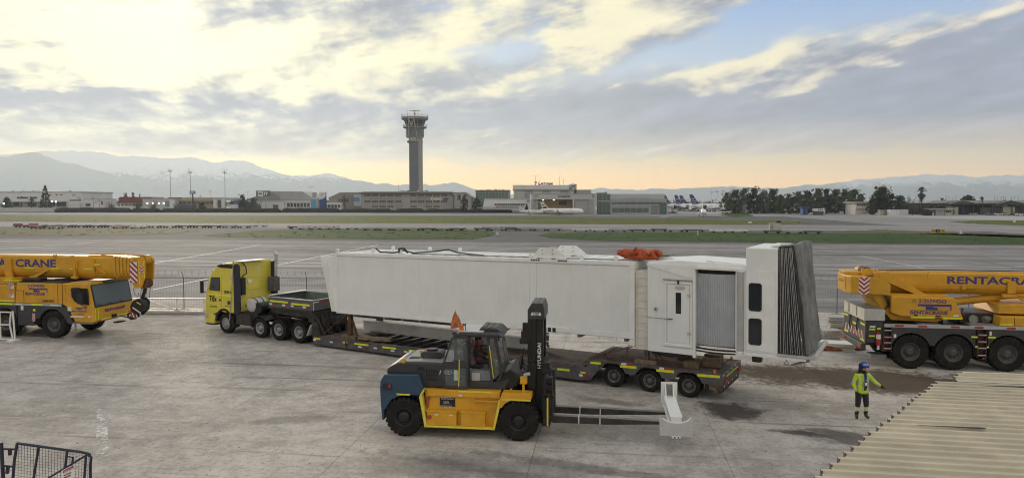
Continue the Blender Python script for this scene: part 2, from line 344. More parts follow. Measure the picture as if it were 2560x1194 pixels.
# ================================================================ SETTING
AF = R(-7.5)                                  # bearing of the whole airfield grid
def af(lx, ly): return (lx * math.cos(AF) - ly * math.sin(AF), lx * math.sin(AF) + ly * math.cos(AF))
def laf(x, y): return (x * math.cos(AF) + y * math.sin(AF), -x * math.sin(AF) + y * math.cos(AF))
def ground_mat(name, ca, cb, big=.12, streak=0.0, speck=.3, spots=(), rough=.85, fine=.06, obj_random=0.0, bump=.5, tracks=0.0):
    m = bpy.data.materials.new(name); m.use_nodes = True; t = m.node_tree; b = t.nodes['Principled BSDF']
    b.inputs['Roughness'].default_value = rough; b.inputs['Specular IOR Level'].default_value = .12
    ge = t.nodes.new('ShaderNodeNewGeometry'); mp = t.nodes.new('ShaderNodeMapping'); mp.inputs['Rotation'].default_value = (0, 0, -AF)
    t.links.new(ge.outputs['Position'], mp.inputs[0]); v = mp.outputs[0]
    n1 = noise(t, v, big, 3, .62); n2 = noise(t, v, big * 7, 4, .66)
    f = X(t, n1.outputs[0]) * .5 + X(t, n2.outputs[0]) * .5
    c = cmix(t, f.ss(.38, .62), ca, cb)
    n3 = noise(t, v, 7.0, 5, .78); c = cmix(t, X(t, n3.outputs[0]).ss(.5, .68) * speck, c, tuple(q * .55 for q in ca))
    c = cmix(t, X(t, n3.outputs[0]).ss(.47, .3) * speck * .6, c, tuple(min(1, q * 1.25) for q in cb))
    if streak:
        m2 = t.nodes.new('ShaderNodeMapping'); m2.inputs['Scale'].default_value = (.012, .22, 1); t.links.new(v, m2.inputs[0])
        n4 = noise(t, m2.outputs[0], 1.0, 4, .65); c = cmix(t, X(t, n4.outputs[0]).ss(.48, .72) * streak, c, tuple(q * .45 for q in ca))
        c = cmix(t, X(t, n4.outputs[0]).ss(.45, .28) * streak * .6, c, tuple(min(1, q * 1.3) for q in cb))
    if tracks:
        m3 = t.nodes.new('ShaderNodeMapping'); m3.inputs['Scale'].default_value = (.06, 1.5, 1); m3.inputs['Rotation'].default_value = (0, 0, .18); t.links.new(v, m3.inputs[0])
        n6 = noise(t, m3.outputs[0], 1.0, 4, .7); c = cmix(t, X(t, n6.outputs[0]).ss(.55, .72) * tracks, c, tuple(q * .5 for q in ca))
        m4 = t.nodes.new('ShaderNodeMapping'); m4.inputs['Scale'].default_value = (.25, 2.6, 1); m4.inputs['Rotation'].default_value = (0, 0, -.6); t.links.new(v, m4.inputs[0])
        n7 = noise(t, m4.outputs[0], 1.0, 4, .7); c = cmix(t, X(t, n7.outputs[0]).ss(.58, .75) * tracks * .7, c, tuple(q * .55 for q in ca))
    if spots:
        sp = t.nodes.new('ShaderNodeSeparateXYZ'); t.links.new(ge.outputs['Position'], sp.inputs[0]); x, y = X(t, sp.outputs[0]), X(t, sp.outputs[1])
        n5 = noise(t, v, .55, 3, .7); w = X(t, n5.outputs[0]) - .5; n8 = noise(t, v, 3.2, 4, .72); w2 = X(t, n8.outputs[0]) - .5
        for cx, cy_, rx, ry, rot, col, amt in spots:
            co, si = math.cos(R(rot)), math.sin(R(rot)); dx, dy = x - cx, y - cy_
            p, q = (dx * co + dy * si) / rx, (dy * co - dx * si) / ry
            d = (p * p + q * q)._m('SQRT') + w * 1.9 + w2 * 1.6
            c = cmix(t, d.ss(1.42, .62) * amt, c, col)
    if obj_random:
        oi = t.nodes.new('ShaderNodeObjectInfo'); g = X(t, oi.outputs['Random']) * obj_random * 2 + (1 - obj_random)
        vm = t.nodes.new('ShaderNodeVectorMath'); vm.operation = 'SCALE'; t.links.new(c, vm.inputs[0]); t.links.new(g.v, vm.inputs[3]); c = vm.outputs[0]
    t.links.new(c, b.inputs['Base Color'])
    if bump:
        bp = t.nodes.new('ShaderNodeBump'); bp.inputs['Strength'].default_value = bump; bp.inputs['Distance'].default_value = .015
        t.links.new(n3.outputs[0], bp.inputs['Height']); t.links.new(bp.outputs[0], b.inputs['Normal'])
    return m
brown = (.085, .066, .05)
spots = [(13.6, 27.5, 6.2, 1.7, -16, brown, .95), (15.5, 26.0, 3.2, 1.2, -10, (.10, .08, .062), .8), (10.2, 29.2, 2.2, .7, -12, brown, .7),
         (20.0, 26.2, 6.0, 1.6, -10, (.11, .09, .07), .7), (7.2, 23.3, .85, .95, 20, (.05, .046, .043), .9), (8.5, 21.0, .7, .22, -20, (.06, .055, .05), .8), (10.2, 20.4, 1.5, .65, -30, (.07, .062, .055), .75),
         (3.4, 24.3, 1.2, .3, -25, (.11, .10, .09), .6), (-22.5, 36.2, 5.0, 1.6, -9, (.12, .11, .1), .5), (-11.5, 36.0, 4.5, 1.3, -28, (.13, .12, .105), .45),
         (-1.0, 18.2, 3.2, 1.0, -8, (.17, .16, .15), .5), (1.0, 17.2, 4.0, .35, -25, (.12, .11, .10), .5), (2.4, 18.0, 3.5, .25, -22, (.12, .11, .10), .5),
         (-6.8, 22.3, 1.2, .4, 10, (.16, .15, .14), .55), (-9.5, 21.2, 2.6, .6, 35, (.2, .19, .175), .22)]
slabmat = ground_mat('concrete_slab', (.355, .332, .303), (.565, .537, .497), .2, speck=.65, spots=spots, obj_random=.05, tracks=.75)
jointmat = ground_mat('joint_sealant', (.12, .115, .108), (.17, .16, .15), .3, speck=.2)
farconc = ground_mat('apron_concrete', (.20, .199, .20), (.30, .298, .297), .05, streak=.75, speck=.15, bump=0)
asphalt = ground_mat('asphalt', (.105, .105, .11), (.15, .15, .154), .03, streak=.35, speck=.15, bump=0)
taxi = ground_mat('taxiway', (.24, .24, .24), (.31, .307, .303), .03, streak=.5, speck=.1, bump=0)
grassA = ground_mat('grass_green', (.028, .064, .008), (.05, .092, .014), .06, streak=.35, speck=.5, bump=0)
grassB = ground_mat('grass_yellow', (.075, .10, .012), (.12, .135, .026), .05, streak=.3, speck=.5, bump=0)
grassC = ground_mat('grass_dry', (.10, .094, .046), (.14, .132, .066), .06, streak=.4, speck=.5, bump=0)
earth = ground_mat('plain_earth', (.17, .165, .14), (.23, .22, .19), .004, speck=.2, bump=0)

def sheet(name, pts, z, mat, parent=None, **kw):
    mb = MB(); mb.add([(p[0], p[1], z) for p in pts], [tuple(range(len(pts)))])
    o = obj(name, mb, mat, parent, **kw)
    if o.data.polygons[0].normal.z < 0: o.data.flip_normals()
    return o
g = sheet('ground', [(-12500, -2500), (12500, -2500), (12500, 11800), (-12500, 11800)], -.14, earth, kind='structure')
apron = sheet('apron', [af(-60, -12), af(70, -12), af(70, 44.2), af(-60, 44.2)], -.05, jointmat, kind='structure')
# cast slabs, 5.2 m square, with open joints between
slab_me = {}
for i in range(-8, 8):
    for j in range(-3, 6):
        x0, y0 = 3.27 + i * 5.2, 20.46 + (j - 1) * 5.2
        cx_, cy_ = af(x0 + 2.6, y0 + 2.6)
        if cy_ < 8 or abs(cx_) > cy_ * .78 + 6: continue
        if not slab_me:
            slab_me[0] = MB().prismz([(-2.595, -2.595), (2.595, -2.595), (2.595, 2.595), (-2.595, 2.595)], -.045, 0).mesh('slab', slabmat)
        o = bpy.data.objects.new('slab', slab_me[0]); COL.objects.link(o); o.parent = apron
        o.location = (cx_, cy_, rnd.uniform(-.004, 0)); o.rotation_euler = (0, 0, AF)
# pebbles and crumbs of dirt lying about
def crumbs():
    mb = MB()
    for _ in range(3600):
        cl = rnd.random()
        if cl < .4:
            u, v = rnd.gauss(420, 190), rnd.gauss(880, 30)
        elif cl < .7:
            u, v = rnd.uniform(0, 2100), rnd.uniform(830, 1194)
        else:
            u, v = rnd.gauss(2000, 190), rnd.gauss(925, 28)
        if v < 795: continue
        x, y = G(u, v); s = rnd.choice((.005, .006, .008, .01, .014, .022)) * rnd.uniform(.7, 1.3)
        a = rnd.random() * 6.28
        vs = [(x + math.cos(a + k * 1.57) * s * rnd.uniform(.6, 1.2), y + math.sin(a + k * 1.57) * s * rnd.uniform(.6, 1.2), 0) for k in range(4)] + [(x, y, s * .7)]
        mb.add(vs, [(0, 1, 4), (1, 2, 4), (2, 3, 4), (3, 0, 4)])
    obj('gravel', mb, M('crumb', (.10, .09, .08), .9, var=.4, scale=.7), label='loose dark pebbles and dirt crumbs strewn over concrete', kind='stuff')
crumbs()
# worn paint
def paint_mat(name, col, wear):
    m = bpy.data.materials.new(name); m.use_nodes = True; t = m.node_tree; b = t.nodes['Principled BSDF']; b.inputs['Roughness'].default_value = .8
    b.inputs['Base Color'].default_value = (*col, 1); ge = t.nodes.new('ShaderNodeNewGeometry')
    n = noise(t, ge.outputs['Position'], 6.0, 6, .75); n2 = noise(t, ge.outputs['Position'], .7, 3, .6)
    t.links.new((X(t, n.outputs[0]) + (X(t, n2.outputs[0]) - .5) * .5).ss(wear, wear + .14).v, b.inputs['Alpha']); return m
worn = paint_mat('worn_white_paint', (.62, .62, .60), .42); worn2 = paint_mat('line_paint', (.78, .78, .75), .2); worn3 = paint_mat('pale_yellow_paint', (.66, .6, .42), .3)
def line(p, q, w, z, mat, parent):
    p, q = Vector(p), Vector(q); d = (q - p).normalized() * w / 2; n = Vector((-d.y, d.x))
    return sheet('painted_line', [p - n, q - n, q + n, p + n], z, mat, parent)
line((-13.75, 23.49), (-11.15, 18.98), .30, .004, worn, apron)
line((-13.64, 23.77), (-7.41, 29.59), .10, .004, paint_mat('faded_white_paint', (.55, .55, .54), .50), apron)
# beyond the fence
air = sheet('airfield', [af(-260, 44.2), af(700, 44.2), af(700, 640), af(-500, 640)], -.09, asphalt, kind='structure')
conc = sheet('far_apron', [af(-220, 44.2), af(260, 44.2), af(260, 122.6), af(-220, 122.6)], -.075, farconc, kind='structure')
sheet('taxiway', [af(-300, 182), af(420, 182), af(420, 226), af(-300, 226)], -.075, taxi, kind='structure')
sheet('taxiway', [af(-500, 362), af(300, 362), af(300, 440), af(-500, 440)], -.075, taxi, kind='structure')
def px(pts, z=-.06): return [G(u, v, z) for u, v in pts]
sheet('concrete_apron', px([(1640, 545), (1720, 536), (1960, 541), (2150, 556), (2300, 566), (2560, 585), (3000, 600), (3000, 560), (2560, 548), (2300, 541), (2050, 532), (1900, 526), (1700, 530)], -.07), -.07, taxi, kind='structure')
sheet('concrete_apron', px([(1960, 530), (2560, 553), (2900, 560), (2900, 546), (2560, 541), (2100, 526)], -.06), -.06, ground_mat('pale_concrete', (.36, .36, .36), (.43, .43, .425), .03, streak=.4, speck=.1, bump=0), kind='structure')
def turf(label, pts, mat, n=40):
    """a mown island, its edge frayed, with low tufts"""
    P0 = [Vector(q) for q in px(pts)]; out = []
    for i, p in enumerate(P0):
        q = P0[(i + 1) % len(P0)]; k = max(1, int((q - p).length / 6))
        for j in range(k):
            w = p.lerp(q, j / k); out.append((w.x + rnd.uniform(-.5, .5), w.y + rnd.uniform(-.8, .8)))
    o = sheet('grass_strip', out, -.05, mat, kind='stuff', label=label)
    mb = MB(); us = [p[0] for p in pts]; vs = [p[1] for p in pts]; c = 0
    def inside(u, v):
        r = False
        for i in range(len(pts)):
            (x1, y1), (x2, y2) = pts[i], pts[i - 1]
            if (y1 > v) != (y2 > v) and u < (x2 - x1) * (v - y1) / (y2 - y1) + x1: r = not r
        return r
    while c < n:
        u, v = rnd.uniform(max(-50, min(us)), min(2600, max(us))), rnd.uniform(min(vs), max(vs)); c += 1
        if not inside(u, v): continue
        x, y = G(u, v); s = rnd.uniform(.1, .4)
        for k in range(7):
            a = rnd.uniform(0, 6.28); bx, by = x + rnd.uniform(-s, s) * 1.6, y + rnd.uniform(-s, s)
            h = rnd.uniform(.05, .2) * (1 if rnd.random() < .8 else 1.6)
            mb.add([(bx - .3 * s * math.cos(a), by, -.06), (bx + .3 * s * math.cos(a), by, -.06), (bx + rnd.uniform(-.3, .3), by + .1, h)], [(0, 1, 2)])
    tf = obj('tufts', mb, M('weeds', (.075, .09, .035), .9, var=.35, scale=.3), o); tf['kind'] = 'stuff'
turf('dull dry grass strip beyond the apron, behind the parked truck crane', [(-60, 589), (-60, 571), (380, 572), (480, 573), (497, 576), (440, 583), (330, 588)], grassC, 60)
turf('green grass island ending in a point above the yellow tractor truck', [(510, 588), (640, 576), (760, 573), (1100, 574), (1225, 577), (1243, 582), (1230, 590), (1180, 597), (900, 597), (560, 592)], grassA, 120)
turf('long green grass strip running behind the boarding bridge roof to the frame edge', [(1350, 588), (1382, 581), (1700, 581), (2400, 584), (2700, 588), (2700, 612), (2000, 605), (1500, 601), (1372, 594)], grassA, 220)
turf('yellowish green grass strip between the two far taxiways', [(-60, 550), (-60, 540), (600, 540), (1250, 541), (1800, 548), (2000, 553), (2035, 557), (1850, 562), (1300, 559), (500, 557), (200, 555)], grassB, 260)
turf('small grass wedge beside the taxiing business jet', [(1800, 537), (1835, 530), (1870, 532), (1885, 540), (1840, 543)], grassA, 20)
turf('grass wedge on the right in front of the dark hangars', [(2370, 554), (2480, 550), (2700, 552), (2700, 568), (2560, 564), (2450, 560)], grassB, 40)
turf('thin ragged strip of dry grass beside the yellow taxiway sign', [(2050, 578), (2200, 574), (2330, 578), (2560, 589), (2700, 592), (2700, 598), (2500, 592), (2300, 584)], grassC, 60)
# apron lines beyond the fence
def farline(a, b, w, mat=None): line(G(*a), G(*b), w, -.06, mat or worn2, conc)
farline((340, 664), (650, 611), .32); farline((380, 722), (945, 611), .32); farline((-20, 623), (235, 606), .3)
farline((2150, 638), (2312, 668), .15); farline((2390, 640), (2570, 672), .15, M('tar_line', (.07, .07, .07), .8))
for u, v in ((480, 643), (480, 651.5), (480, 660)):
    l = laf(*G(u, v)); line(af(-110, l[1]), af(140, l[1]), .24 if v != 651.5 else .4, -.066, worn2, conc)
farline((884, 617), (972, 615), .5, worn3); farline((1372, 616), (1442, 617), .6, worn3); farline((1390, 611), (1412, 625), .2, blk)
farline((1398, 611), (1420, 624), .2, blk); farline((190, 607), (240, 606), .6, worn3)
for u in (2100, 2160, 2215, 2270, 2330, 2390): line(G(u, 573 + (u - 2100) * .018), G(u + 14, 573.5 + (u - 2100) * .018), .9, -.055, worn2, air)
farline((1105 / 4.74 + 1160, 580.5), (1345 / 4.74 + 1160, 580.5), 1.2)

# ---------------------------------------------------------------- mountains: real terrain ranges, 7 to 10.5 km off
def mountain_mat(name, rock, snowline, amt):
    m = bpy.data.materials.new(name); m.use_nodes = True; t = m.node_tree; b = t.nodes['Principled BSDF']; b.inputs['Roughness'].default_value = .95
    b.inputs['Specular IOR Level'].default_value = .1
    ge = t.nodes.new('ShaderNodeNewGeometry'); sp = t.nodes.new('ShaderNodeSeparateXYZ'); t.links.new(ge.outputs['Position'], sp.inputs[0])
    n = noise(t, ge.outputs['Position'], .005, 7, .7); n2 = noise(t, ge.outputs['Position'], .02, 5, .6)
    h = X(t, sp.outputs[2]) + (X(t, n.outputs[0]) - .5) * 420 + (X(t, n2.outputs[0]) - .5) * 160
    base = cmix(t, X(t, n2.outputs[0]).ss(.3, .7), tuple(q * .8 for q in rock), tuple(q * 1.2 for q in rock))
    t.links.new(cmix(t, h.ss(snowline - 40, snowline + 60) * amt, base, (.78, .8, .83)), b.inputs['Base Color']); return m
def vnoise(x, y, s=0):
    def hsh(i, j): return ((math.sin(i * 127.1 + j * 311.7 + s * 74.7) * 43758.5453) % 1.0)
    i, j = math.floor(x), math.floor(y); fx, fy = x - i, y - j; fx, fy = fx * fx * (3 - 2 * fx), fy * fy * (3 - 2 * fy)
    return (hsh(i, j) * (1 - fx) + hsh(i + 1, j) * fx) * (1 - fy) + (hsh(i, j + 1) * (1 - fx) + hsh(i + 1, j + 1) * fx) * fy
def rang(label, D, ridge, mat, depth, seed, nx=380):
    us = [p[0] for p in ridge]; ny = 36; vs = []
    def hv(u):
        for (a, va), (b, vb) in zip(ridge, ridge[1:]):
            if a <= u <= b: return va + (vb - va) * (u - a) / (b - a)
        return ridge[-1][1]
    for j in range(-3, ny + 1):
        for i in range(nx + 1):
            u = us[0] + (us[-1] - us[0]) * i / nx
            d = D - depth * max(j, 0) / ny + (600 if j == -3 else 300 if j == -2 else 120 if j == -1 else 0) * 1.0
            top = (505 - hv(u)) / F * D + HC; top += min(1, top / 150) * ((vnoise(u * .035, 1, seed) - .5) * 26 + (vnoise(u * .11, 2, seed) - .5) * 15 + (vnoise(u * .3, 3, seed) - .5) * 7)
            x = (u - CX) / F * D * (1.0)
            if j < 0: h = top * {-1: .86, -2: .6, -3: -.05}[j]
            else:
                k = j / ny
                # spurs run down towards the plain
                sx = x * .0022
                spur = 1.25 * abs(vnoise(sx * 1.1 + k * 1.2, k * 2.0 + 5, seed) - .5) * 2; sp2 = abs(vnoise(sx * 3.1 - k, k * 5.0, seed + 3) - .5) * 2; sp3 = vnoise(sx * 9.0, k * 13.0, seed + 6)
                env = math.sin(min(1, k * 1.0) * math.pi) ** .8
                h = top * (1 - k) ** 1.15 - env * top * (.36 * spur + .2 * sp2 + .12 * sp3) + (rnd.uniform(-3, 3) if j == 0 else 0)
                if k > .97: h = min(h, -20)
            vs.append((x, d, max(h, -30) if j < ny else -30))
    fs = []
    W = nx + 1; rows = ny + 4
    for j in range(rows - 1):
        for i in range(nx): a = j * W + i; fs.append((a, a + 1, a + W + 1, a + W))
    mb = MB(); mb.add(vs, fs); o = obj('mountain', mb, mat, smooth=True, label=label, kind='structure')
    return o
rang('snow topped mountain range rising behind the control tower', 9600,
     [(-700, 440), (-400, 425), (-150, 400), (0, 388), (60, 382), (130, 377), (200, 376), (250, 381), (300, 390), (340, 389), (400, 393), (440, 395), (480, 393), (520, 402), (555, 407), (575, 403), (610, 401), (640, 412), (680, 425), (715, 438), (735, 441), (760, 437),
      (790, 438), (810, 433), (840, 438), (880, 448), (920, 455), (950, 457), (985, 463), (1020, 460), (1060, 463), (1110, 459), (1145, 459), (1170, 468), (1200, 478), (1240, 500), (1260, 508)], mountain_mat('far_range', (.13, .15, .17), 330, .95), 2600, 1)
rang('darker foothill peak in front of the snow range', 8900, [(-700, 420), (-300, 405), (-60, 402), (0, 395), (50, 388), (95, 380), (130, 394), (180, 408), (240, 424), (330, 440), (430, 455), (560, 470), (700, 484), (900, 500), (960, 507)],
     mountain_mat('near_range', (.14, .155, .16), 900, .6), 1800, 9, 140)
rang('low distant mountain ridge with snowy sunlit peaks on the right', 10400,
     [(1180, 506), (1260, 488), (1400, 480), (1480, 473), (1503, 467), (1530, 473), (1580, 474), (1640, 472), (1700, 471), (1750, 469), (1800, 465), (1830, 467), (1900, 470), (1950, 469), (2000, 465), (2020, 458), (2045, 462), (2090, 455), (2130, 452), (2180, 445),
      (2230, 444), (2270, 440), (2300, 436), (2340, 438), (2380, 437), (2430, 442), (2470, 440), (2500, 440), (2530, 438), (2560, 437), (2700, 432), (2900, 445), (3200, 440)], mountain_mat('right_range', (.13, .15, .17), 250, .95), 2300, 4, 240)
# ---------------------------------------------------------------- the hazy air of the basin
hz = MB().box(-13000, 13000, -3000, 12000, -1.2, 760).mesh('haze', None)
hm = bpy.data.materials.new('haze_air'); hm.use_nodes = True; ht = hm.node_tree; ht.nodes.clear()
ho = ht.nodes.new('ShaderNodeOutputMaterial'); hv_ = ht.nodes.new('ShaderNodeVolumePrincipled'); ht.links.new(hv_.outputs[0], ho.inputs['Volume'])
hv_.inputs['Color'].default_value = (.80, .91, 1.0, 1); hv_.inputs['Density'].default_value = 1.15e-4; hv_.inputs['Anisotropy'].default_value = .45
hz.materials.append(hm)
obj('haze', hz, None, kind='stuff', label='thin bluish haze filling the basin below the mountains')
# ================================================================ VEHICLES: shared pieces
WC = {}
def wheel(parent, x, y, z, r, w, rr, side=-1, rim=None, lugs=30, bolts=10, lugh=.02, depth=.10, hubr=.38):
    """y: plane of the outer face; side -1 faces -y"""
    key = (r, w, rr, side, rim.name if rim else 0, lugs)
    if key not in WC:
        s = 1 if side < 0 else -1
        e = min(.09, w * .28)
        prof = [(rr, .05), (rr + .03, .012), (r * .86, 0), (r - .05, .012), (r - lugh, e * .55), (r - lugh, w - e * .55), (r - .05, w - .012), (r * .86, w), (rr, w - .05)]
        tb = MB().lathe([(a, b * s) for a, b in prof], n=36)
        for i in range(lugs):
            for k in (0, 1):
                a = 2 * math.pi * (i + .5 * k) / lugs; da = math.pi / lugs * .62
                h0, h1 = (.02, w * .52) if k == 0 else (w * .48, w - .02)
                vs = []
                for aa in (a - da, a + da):
                    for rad, hh in ((r - lugh - .03, h0 - .012 if k == 0 else h0), (r, h0 + .02 if k == 0 else h0), (r, h1 if k == 0 else h1 - .02), (r - lugh - .03, h1)):
                        vs.append((rad * math.cos(aa), hh * s, rad * math.sin(aa)))
                tb.add(vs, [(0, 1, 2, 3), (7, 6, 5, 4), (0, 4, 5, 1), (1, 5, 6, 2), (2, 6, 7, 3)])
        rp = [(rr + .02, .03), (rr - .015, .025), (rr - .03, .05), (rr * .86, depth), (rr * .62, depth * 1.05), (rr * hubr * 1.25, depth * .7), (rr * hubr, depth * .2), (rr * hubr * .8, depth * .05), (0.001, depth * .05)]
        rb = MB().lathe([(a, b * s) for a, b in rp], n=24)
        hb = MB()
        for i in range(bolts):
            a = 2 * math.pi * i / bolts; q = rr * .54
            hb.cyl((q * math.cos(a), (depth * .98) * s, q * math.sin(a)), (q * math.cos(a), (depth * .55) * s, q * math.sin(a)), .018, n=6)
        for i in range(8):
            a = 2 * math.pi * (i + .5) / 8; q = rr * .74
            hb.cyl((q * math.cos(a), (depth * 1.02) * s, q * math.sin(a)), (q * math.cos(a), (depth * .96) * s, q * math.sin(a)), rr * .07, n=8)
        WC[key] = (tb.mesh('tyre', tyre), rb.mesh('rim', rim or rimgrey, True), hb.mesh('wheel_nut', black))
    t, rm, hb = WC[key]
    o = obj('wheel', t, None, parent); o.location = (x, y, z)
    obj('rim', rm, None, o); obj('wheel_nut', hb, None, o)
    return o
def reflector(parent, x0, x1, y, z0, z1, mat, name='reflector'):
    return obj(name, MB().prism([(x0, z0[0] if isinstance(z0, tuple) else z0), (x1, z0[1] if isinstance(z0, tuple) else z0), (x1, z1[1] if isinstance(z1, tuple) else z1), (x0, z1[0] if isinstance(z1, tuple) else z1)], y - .006, y + .004), mat, parent)
def rrect(x0, x1, z0, z1, r, n=4):
    pts = []
    for cx_, cz, a0 in ((x1 - r, z1 - r, 0), (x0 + r, z1 - r, 90), (x0 + r, z0 + r, 180), (x1 - r, z0 + r, 270)):
        for k in range(n + 1):
            a = R(a0 + 90 * k / n); pts.append((cx_ + r * math.cos(a), cz + r * math.sin(a)))
    return pts
def stripes(parent, pts, y, n, horiz=False, slope=1.0, mat=None, name='warning_stripe'):
    pass
def chevron_plate(parent, x0, x1, z0, z1, y, kind='v', n=4):
    """red and white warning plate on a plane facing -y"""
    b = obj('warning_plate', MB().box(x0, x1, y, y + .01, z0, z1), whtape, parent)
    h = (z1 - z0) / n; xm = (x0 + x1) / 2
    for i in range(-1, n + 1):
        if kind == 'v':
            a = z0 + i * h; k = (x1 - x0) * .42; mb = MB()
            for xa, xb in ((x0, xm), (x1, xm)):
                pl = [(xa, a + k), (xb, a), (xb, a + h * .5), (xa, a + k + h * .5)]
                pl = clipz(pl, z0, z1)
                if len(pl) > 2: mb.prism(pl, y - .004, y - .001)
            if mb.v: obj('stripe', mb, redtape, b)
        else:
            a = z0 + i * h; k = -(x1 - x0) * .9 if kind == '\\' else (x1 - x0) * .9
            pl = clipz([(x0, a), (x1, a + k), (x1, a + k + h * .5), (x0, a + h * .5)], z0, z1)
            if len(pl) > 2: obj('stripe', MB().prism(pl, y - .004, y - .001), redtape, b)
    return b
def clipz(pl, z0, z1):
    for zz, sg in ((z0, 1), (z1, -1)):
        out = []
        for i in range(len(pl)):
            p, q = pl[i - 1], pl[i]; a, b = (p[1] - zz) * sg >= 0, (q[1] - zz) * sg >= 0
            if a != b:
                k = (zz - p[1]) / (q[1] - p[1]); out.append((p[0] + (q[0] - p[0]) * k, zz))
            if b: out.append(q)
        pl = out
        if not pl: return []
    return pl
def arch(x0, x1, z0, z1, holes, rad, n=8, cz=None):
    """fascia outline x0..x1, z0..z1 with round wheel cut-outs along its lower edge"""
    pts = [(x0, z1), (x0, z0)]
    for cx_ in holes:
        c = cz if cz is not None else z0
        dz = z0 - c; hw = math.sqrt(max(rad * rad - dz * dz, 1e-4)); a0 = math.atan2(dz, -hw); a1 = math.atan2(dz, hw)
        for k in range(n + 1):
            a = math.pi - math.asin(dz / rad) + (2 * math.asin(dz / rad) - math.pi) * k / n
            pts.append((cx_ + rad * math.cos(a), c + rad * math.sin(a)))
    return pts + [(x1, z0), (x1, z1)]

# ================================================================ PASSENGER BOARDING BRIDGE (on the trailer)
TLOC = (-8.79, 33.37)
br = thing('boarding_bridge', 'long white passenger boarding bridge loaded on the low trailer', 'boarding bridge', (TLOC[0], TLOC[1], -.02), -30)
br.rotation_euler = (0, R(-.72), R(-30))
def B(name, mb, mat, parent=br, **kw):
    if isinstance(mb, MB) and min(p[0] for p in mb.v) > 15.2: lev(mb)
    return obj(name, mb, mat, parent, **kw)
def lev(mb): return mb.xf(lambda p: (p.x, p.y, p.z - .01257 * p.x))
W = 2.9
# tunnel: three long side panels a side, roof, floor
core = B('tunnel', MB().box(.82, 15.25, .05, W - .05, 1.78, 4.52), white)
for a, b in ((.76, 5.58), (5.586, 10.98), (10.986, 11.30), (11.306, 15.30)):
    for y0, y1 in ((0, .045), (W - .045, W)):
        B('side_panel', MB().box(a, b, y0, y1, 1.95, 4.40), white, bev=.004)
B('roof_rail', MB().box(.74, 15.32, -.03, .14, 4.42, 4.56).box(.74, 15.32, W - .14, W + .03, 4.42, 4.56), white2, bev=.01)
B('roof_ledge', MB().box(.74, 15.32, -.018, .0, 4.40, 4.42), lightgrey)
B('roof_sheet', MB().box(.85, 15.2, .14, W - .14, 4.52, 4.545), white2)
for k in range(22): B('roof_rib', MB().box(1.0 + k * .64, 1.05 + k * .64, .16, W - .16, 4.545, 4.575), white2)
B('bottom_chord', MB().box(.78, 15.3, -.035, .12, 1.74, 1.945).box(.78, 15.3, W - .12, W + .03, 1.74, 1.945), white2, bev=.012)
B('chord_lip', MB().box(.78, 15.3, -.06, .0, 1.74, 1.76), lightgrey)
B('corner_post', MB().box(.70, .80, -.04, .1, 1.74, 4.58), white2, bev=.01); B('corner_post', MB().box(15.15, 15.34, -.04, .1, 1.5, 4.5), white2, bev=.01)
B('seal_strip', MB().box(.655, .70, -.02, .02, 1.95, 4.38), M('seal_grey', (.25, .26, .26), .7))
# flared end frame
fl = MB().prism([(-.17, 4.36), (.70, 4.44), (.70, 1.80), (.47, 1.80)], -.03, .03).prism([(-.17, 4.36), (.70, 4.44), (.70, 1.80), (.47, 1.80)], W - .03, W + .03).prism([(-.17, 4.36), (.70, 4.44), (.70, 4.40), (-.15, 4.32)], .03, W - .03)
B('end_flare', fl, white2, bev=.01)
B('flare_edge', MB().bar((-.17, -.05, 4.36), (.47, -.05, 1.80), .05).bar((.15, -.045, 4.30), (.60, -.045, 1.85), .02), white2)
B('end_door', MB().box(.5, .54, .1, W - .1, 1.9, 4.3), lightgrey)
# roof fittings
for x, y in ((.78, 0.05), (2.75, .25), (4.3, .3), (4.3, 2.5), (2.0, 2.6), (5.95, 2.6), (11.0, .12), (13.2, .12), (14.6, .1)):
    B('lifting_lug', MB().box(x - .07, x + .07, y - .03, y + .03, 4.54, 4.66).cyl((x, y - .05, 4.68), (x, y + .05, 4.68), .085, n=14), white2, bev=.008)
cb = [(2.9, .3, 4.78), (3.1, .35, 4.62), (3.8, .5, 4.60), (4.4, .4, 4.72), (4.8, .6, 4.61), (5.6, 1.2, 4.66), (6.0, 1.6, 4.72), (6.6, 1.4, 4.62), (7.6, .9, 4.60), (8.6, .4, 4.60)]
B('roof_cable', MB().tube(cb, .035, 6), black)
B('roof_cable', MB().tube([(4.25, .3, 4.6), (4.3, .2, 4.8), (4.5, .3, 4.82), (4.65, .4, 4.62)], .05, 6), black)
B('roof_conduit', MB().cyl((5.0, .22, 4.6), (15.2, .22, 4.6), .025, n=6), midgrey)
for y in (.05, 1.9):
    pr = [(11.15, 4.62), (11.15, 4.70), (11.42, 4.99), (12.15, 4.99), (12.55, 4.70), (12.55, 4.62)]
    br2 = B('lifting_bracket', MB().prism(pr, y, y + .03).box(11.15, 12.55, y - .04, y + .35, 4.60, 4.63), white2, bev=.006)
    for k in range(4): obj('gusset', MB().prismx([(y + .03, 4.63), (y + .30, 4.63), (y + .03, 4.95)], 11.45 + k * .24, 11.47 + k * .24), white2, br2)
    for bx, bz in ((11.55, 4.92), (12.0, 4.92), (11.55, 4.76), (12.0, 4.76)): obj('bolt', MB().cyl((bx, y - .015, bz), (bx, y, bz), .022, n=8), midgrey, br2)
B('bracket_slots', MB().box(11.05, 12.75, -.045, -.03, 4.47, 4.56), white2)
for k in range(4):
    for q in (11.10, 12.28): B('slot', MB().box(q + k * .1, q + .07 + k * .1, -.05, -.045, 4.49, 4.55), black)
B('anchor_block', MB().box(11.0, 12.75, -.06, .1, 1.70, 1.95), white2, bev=.01)
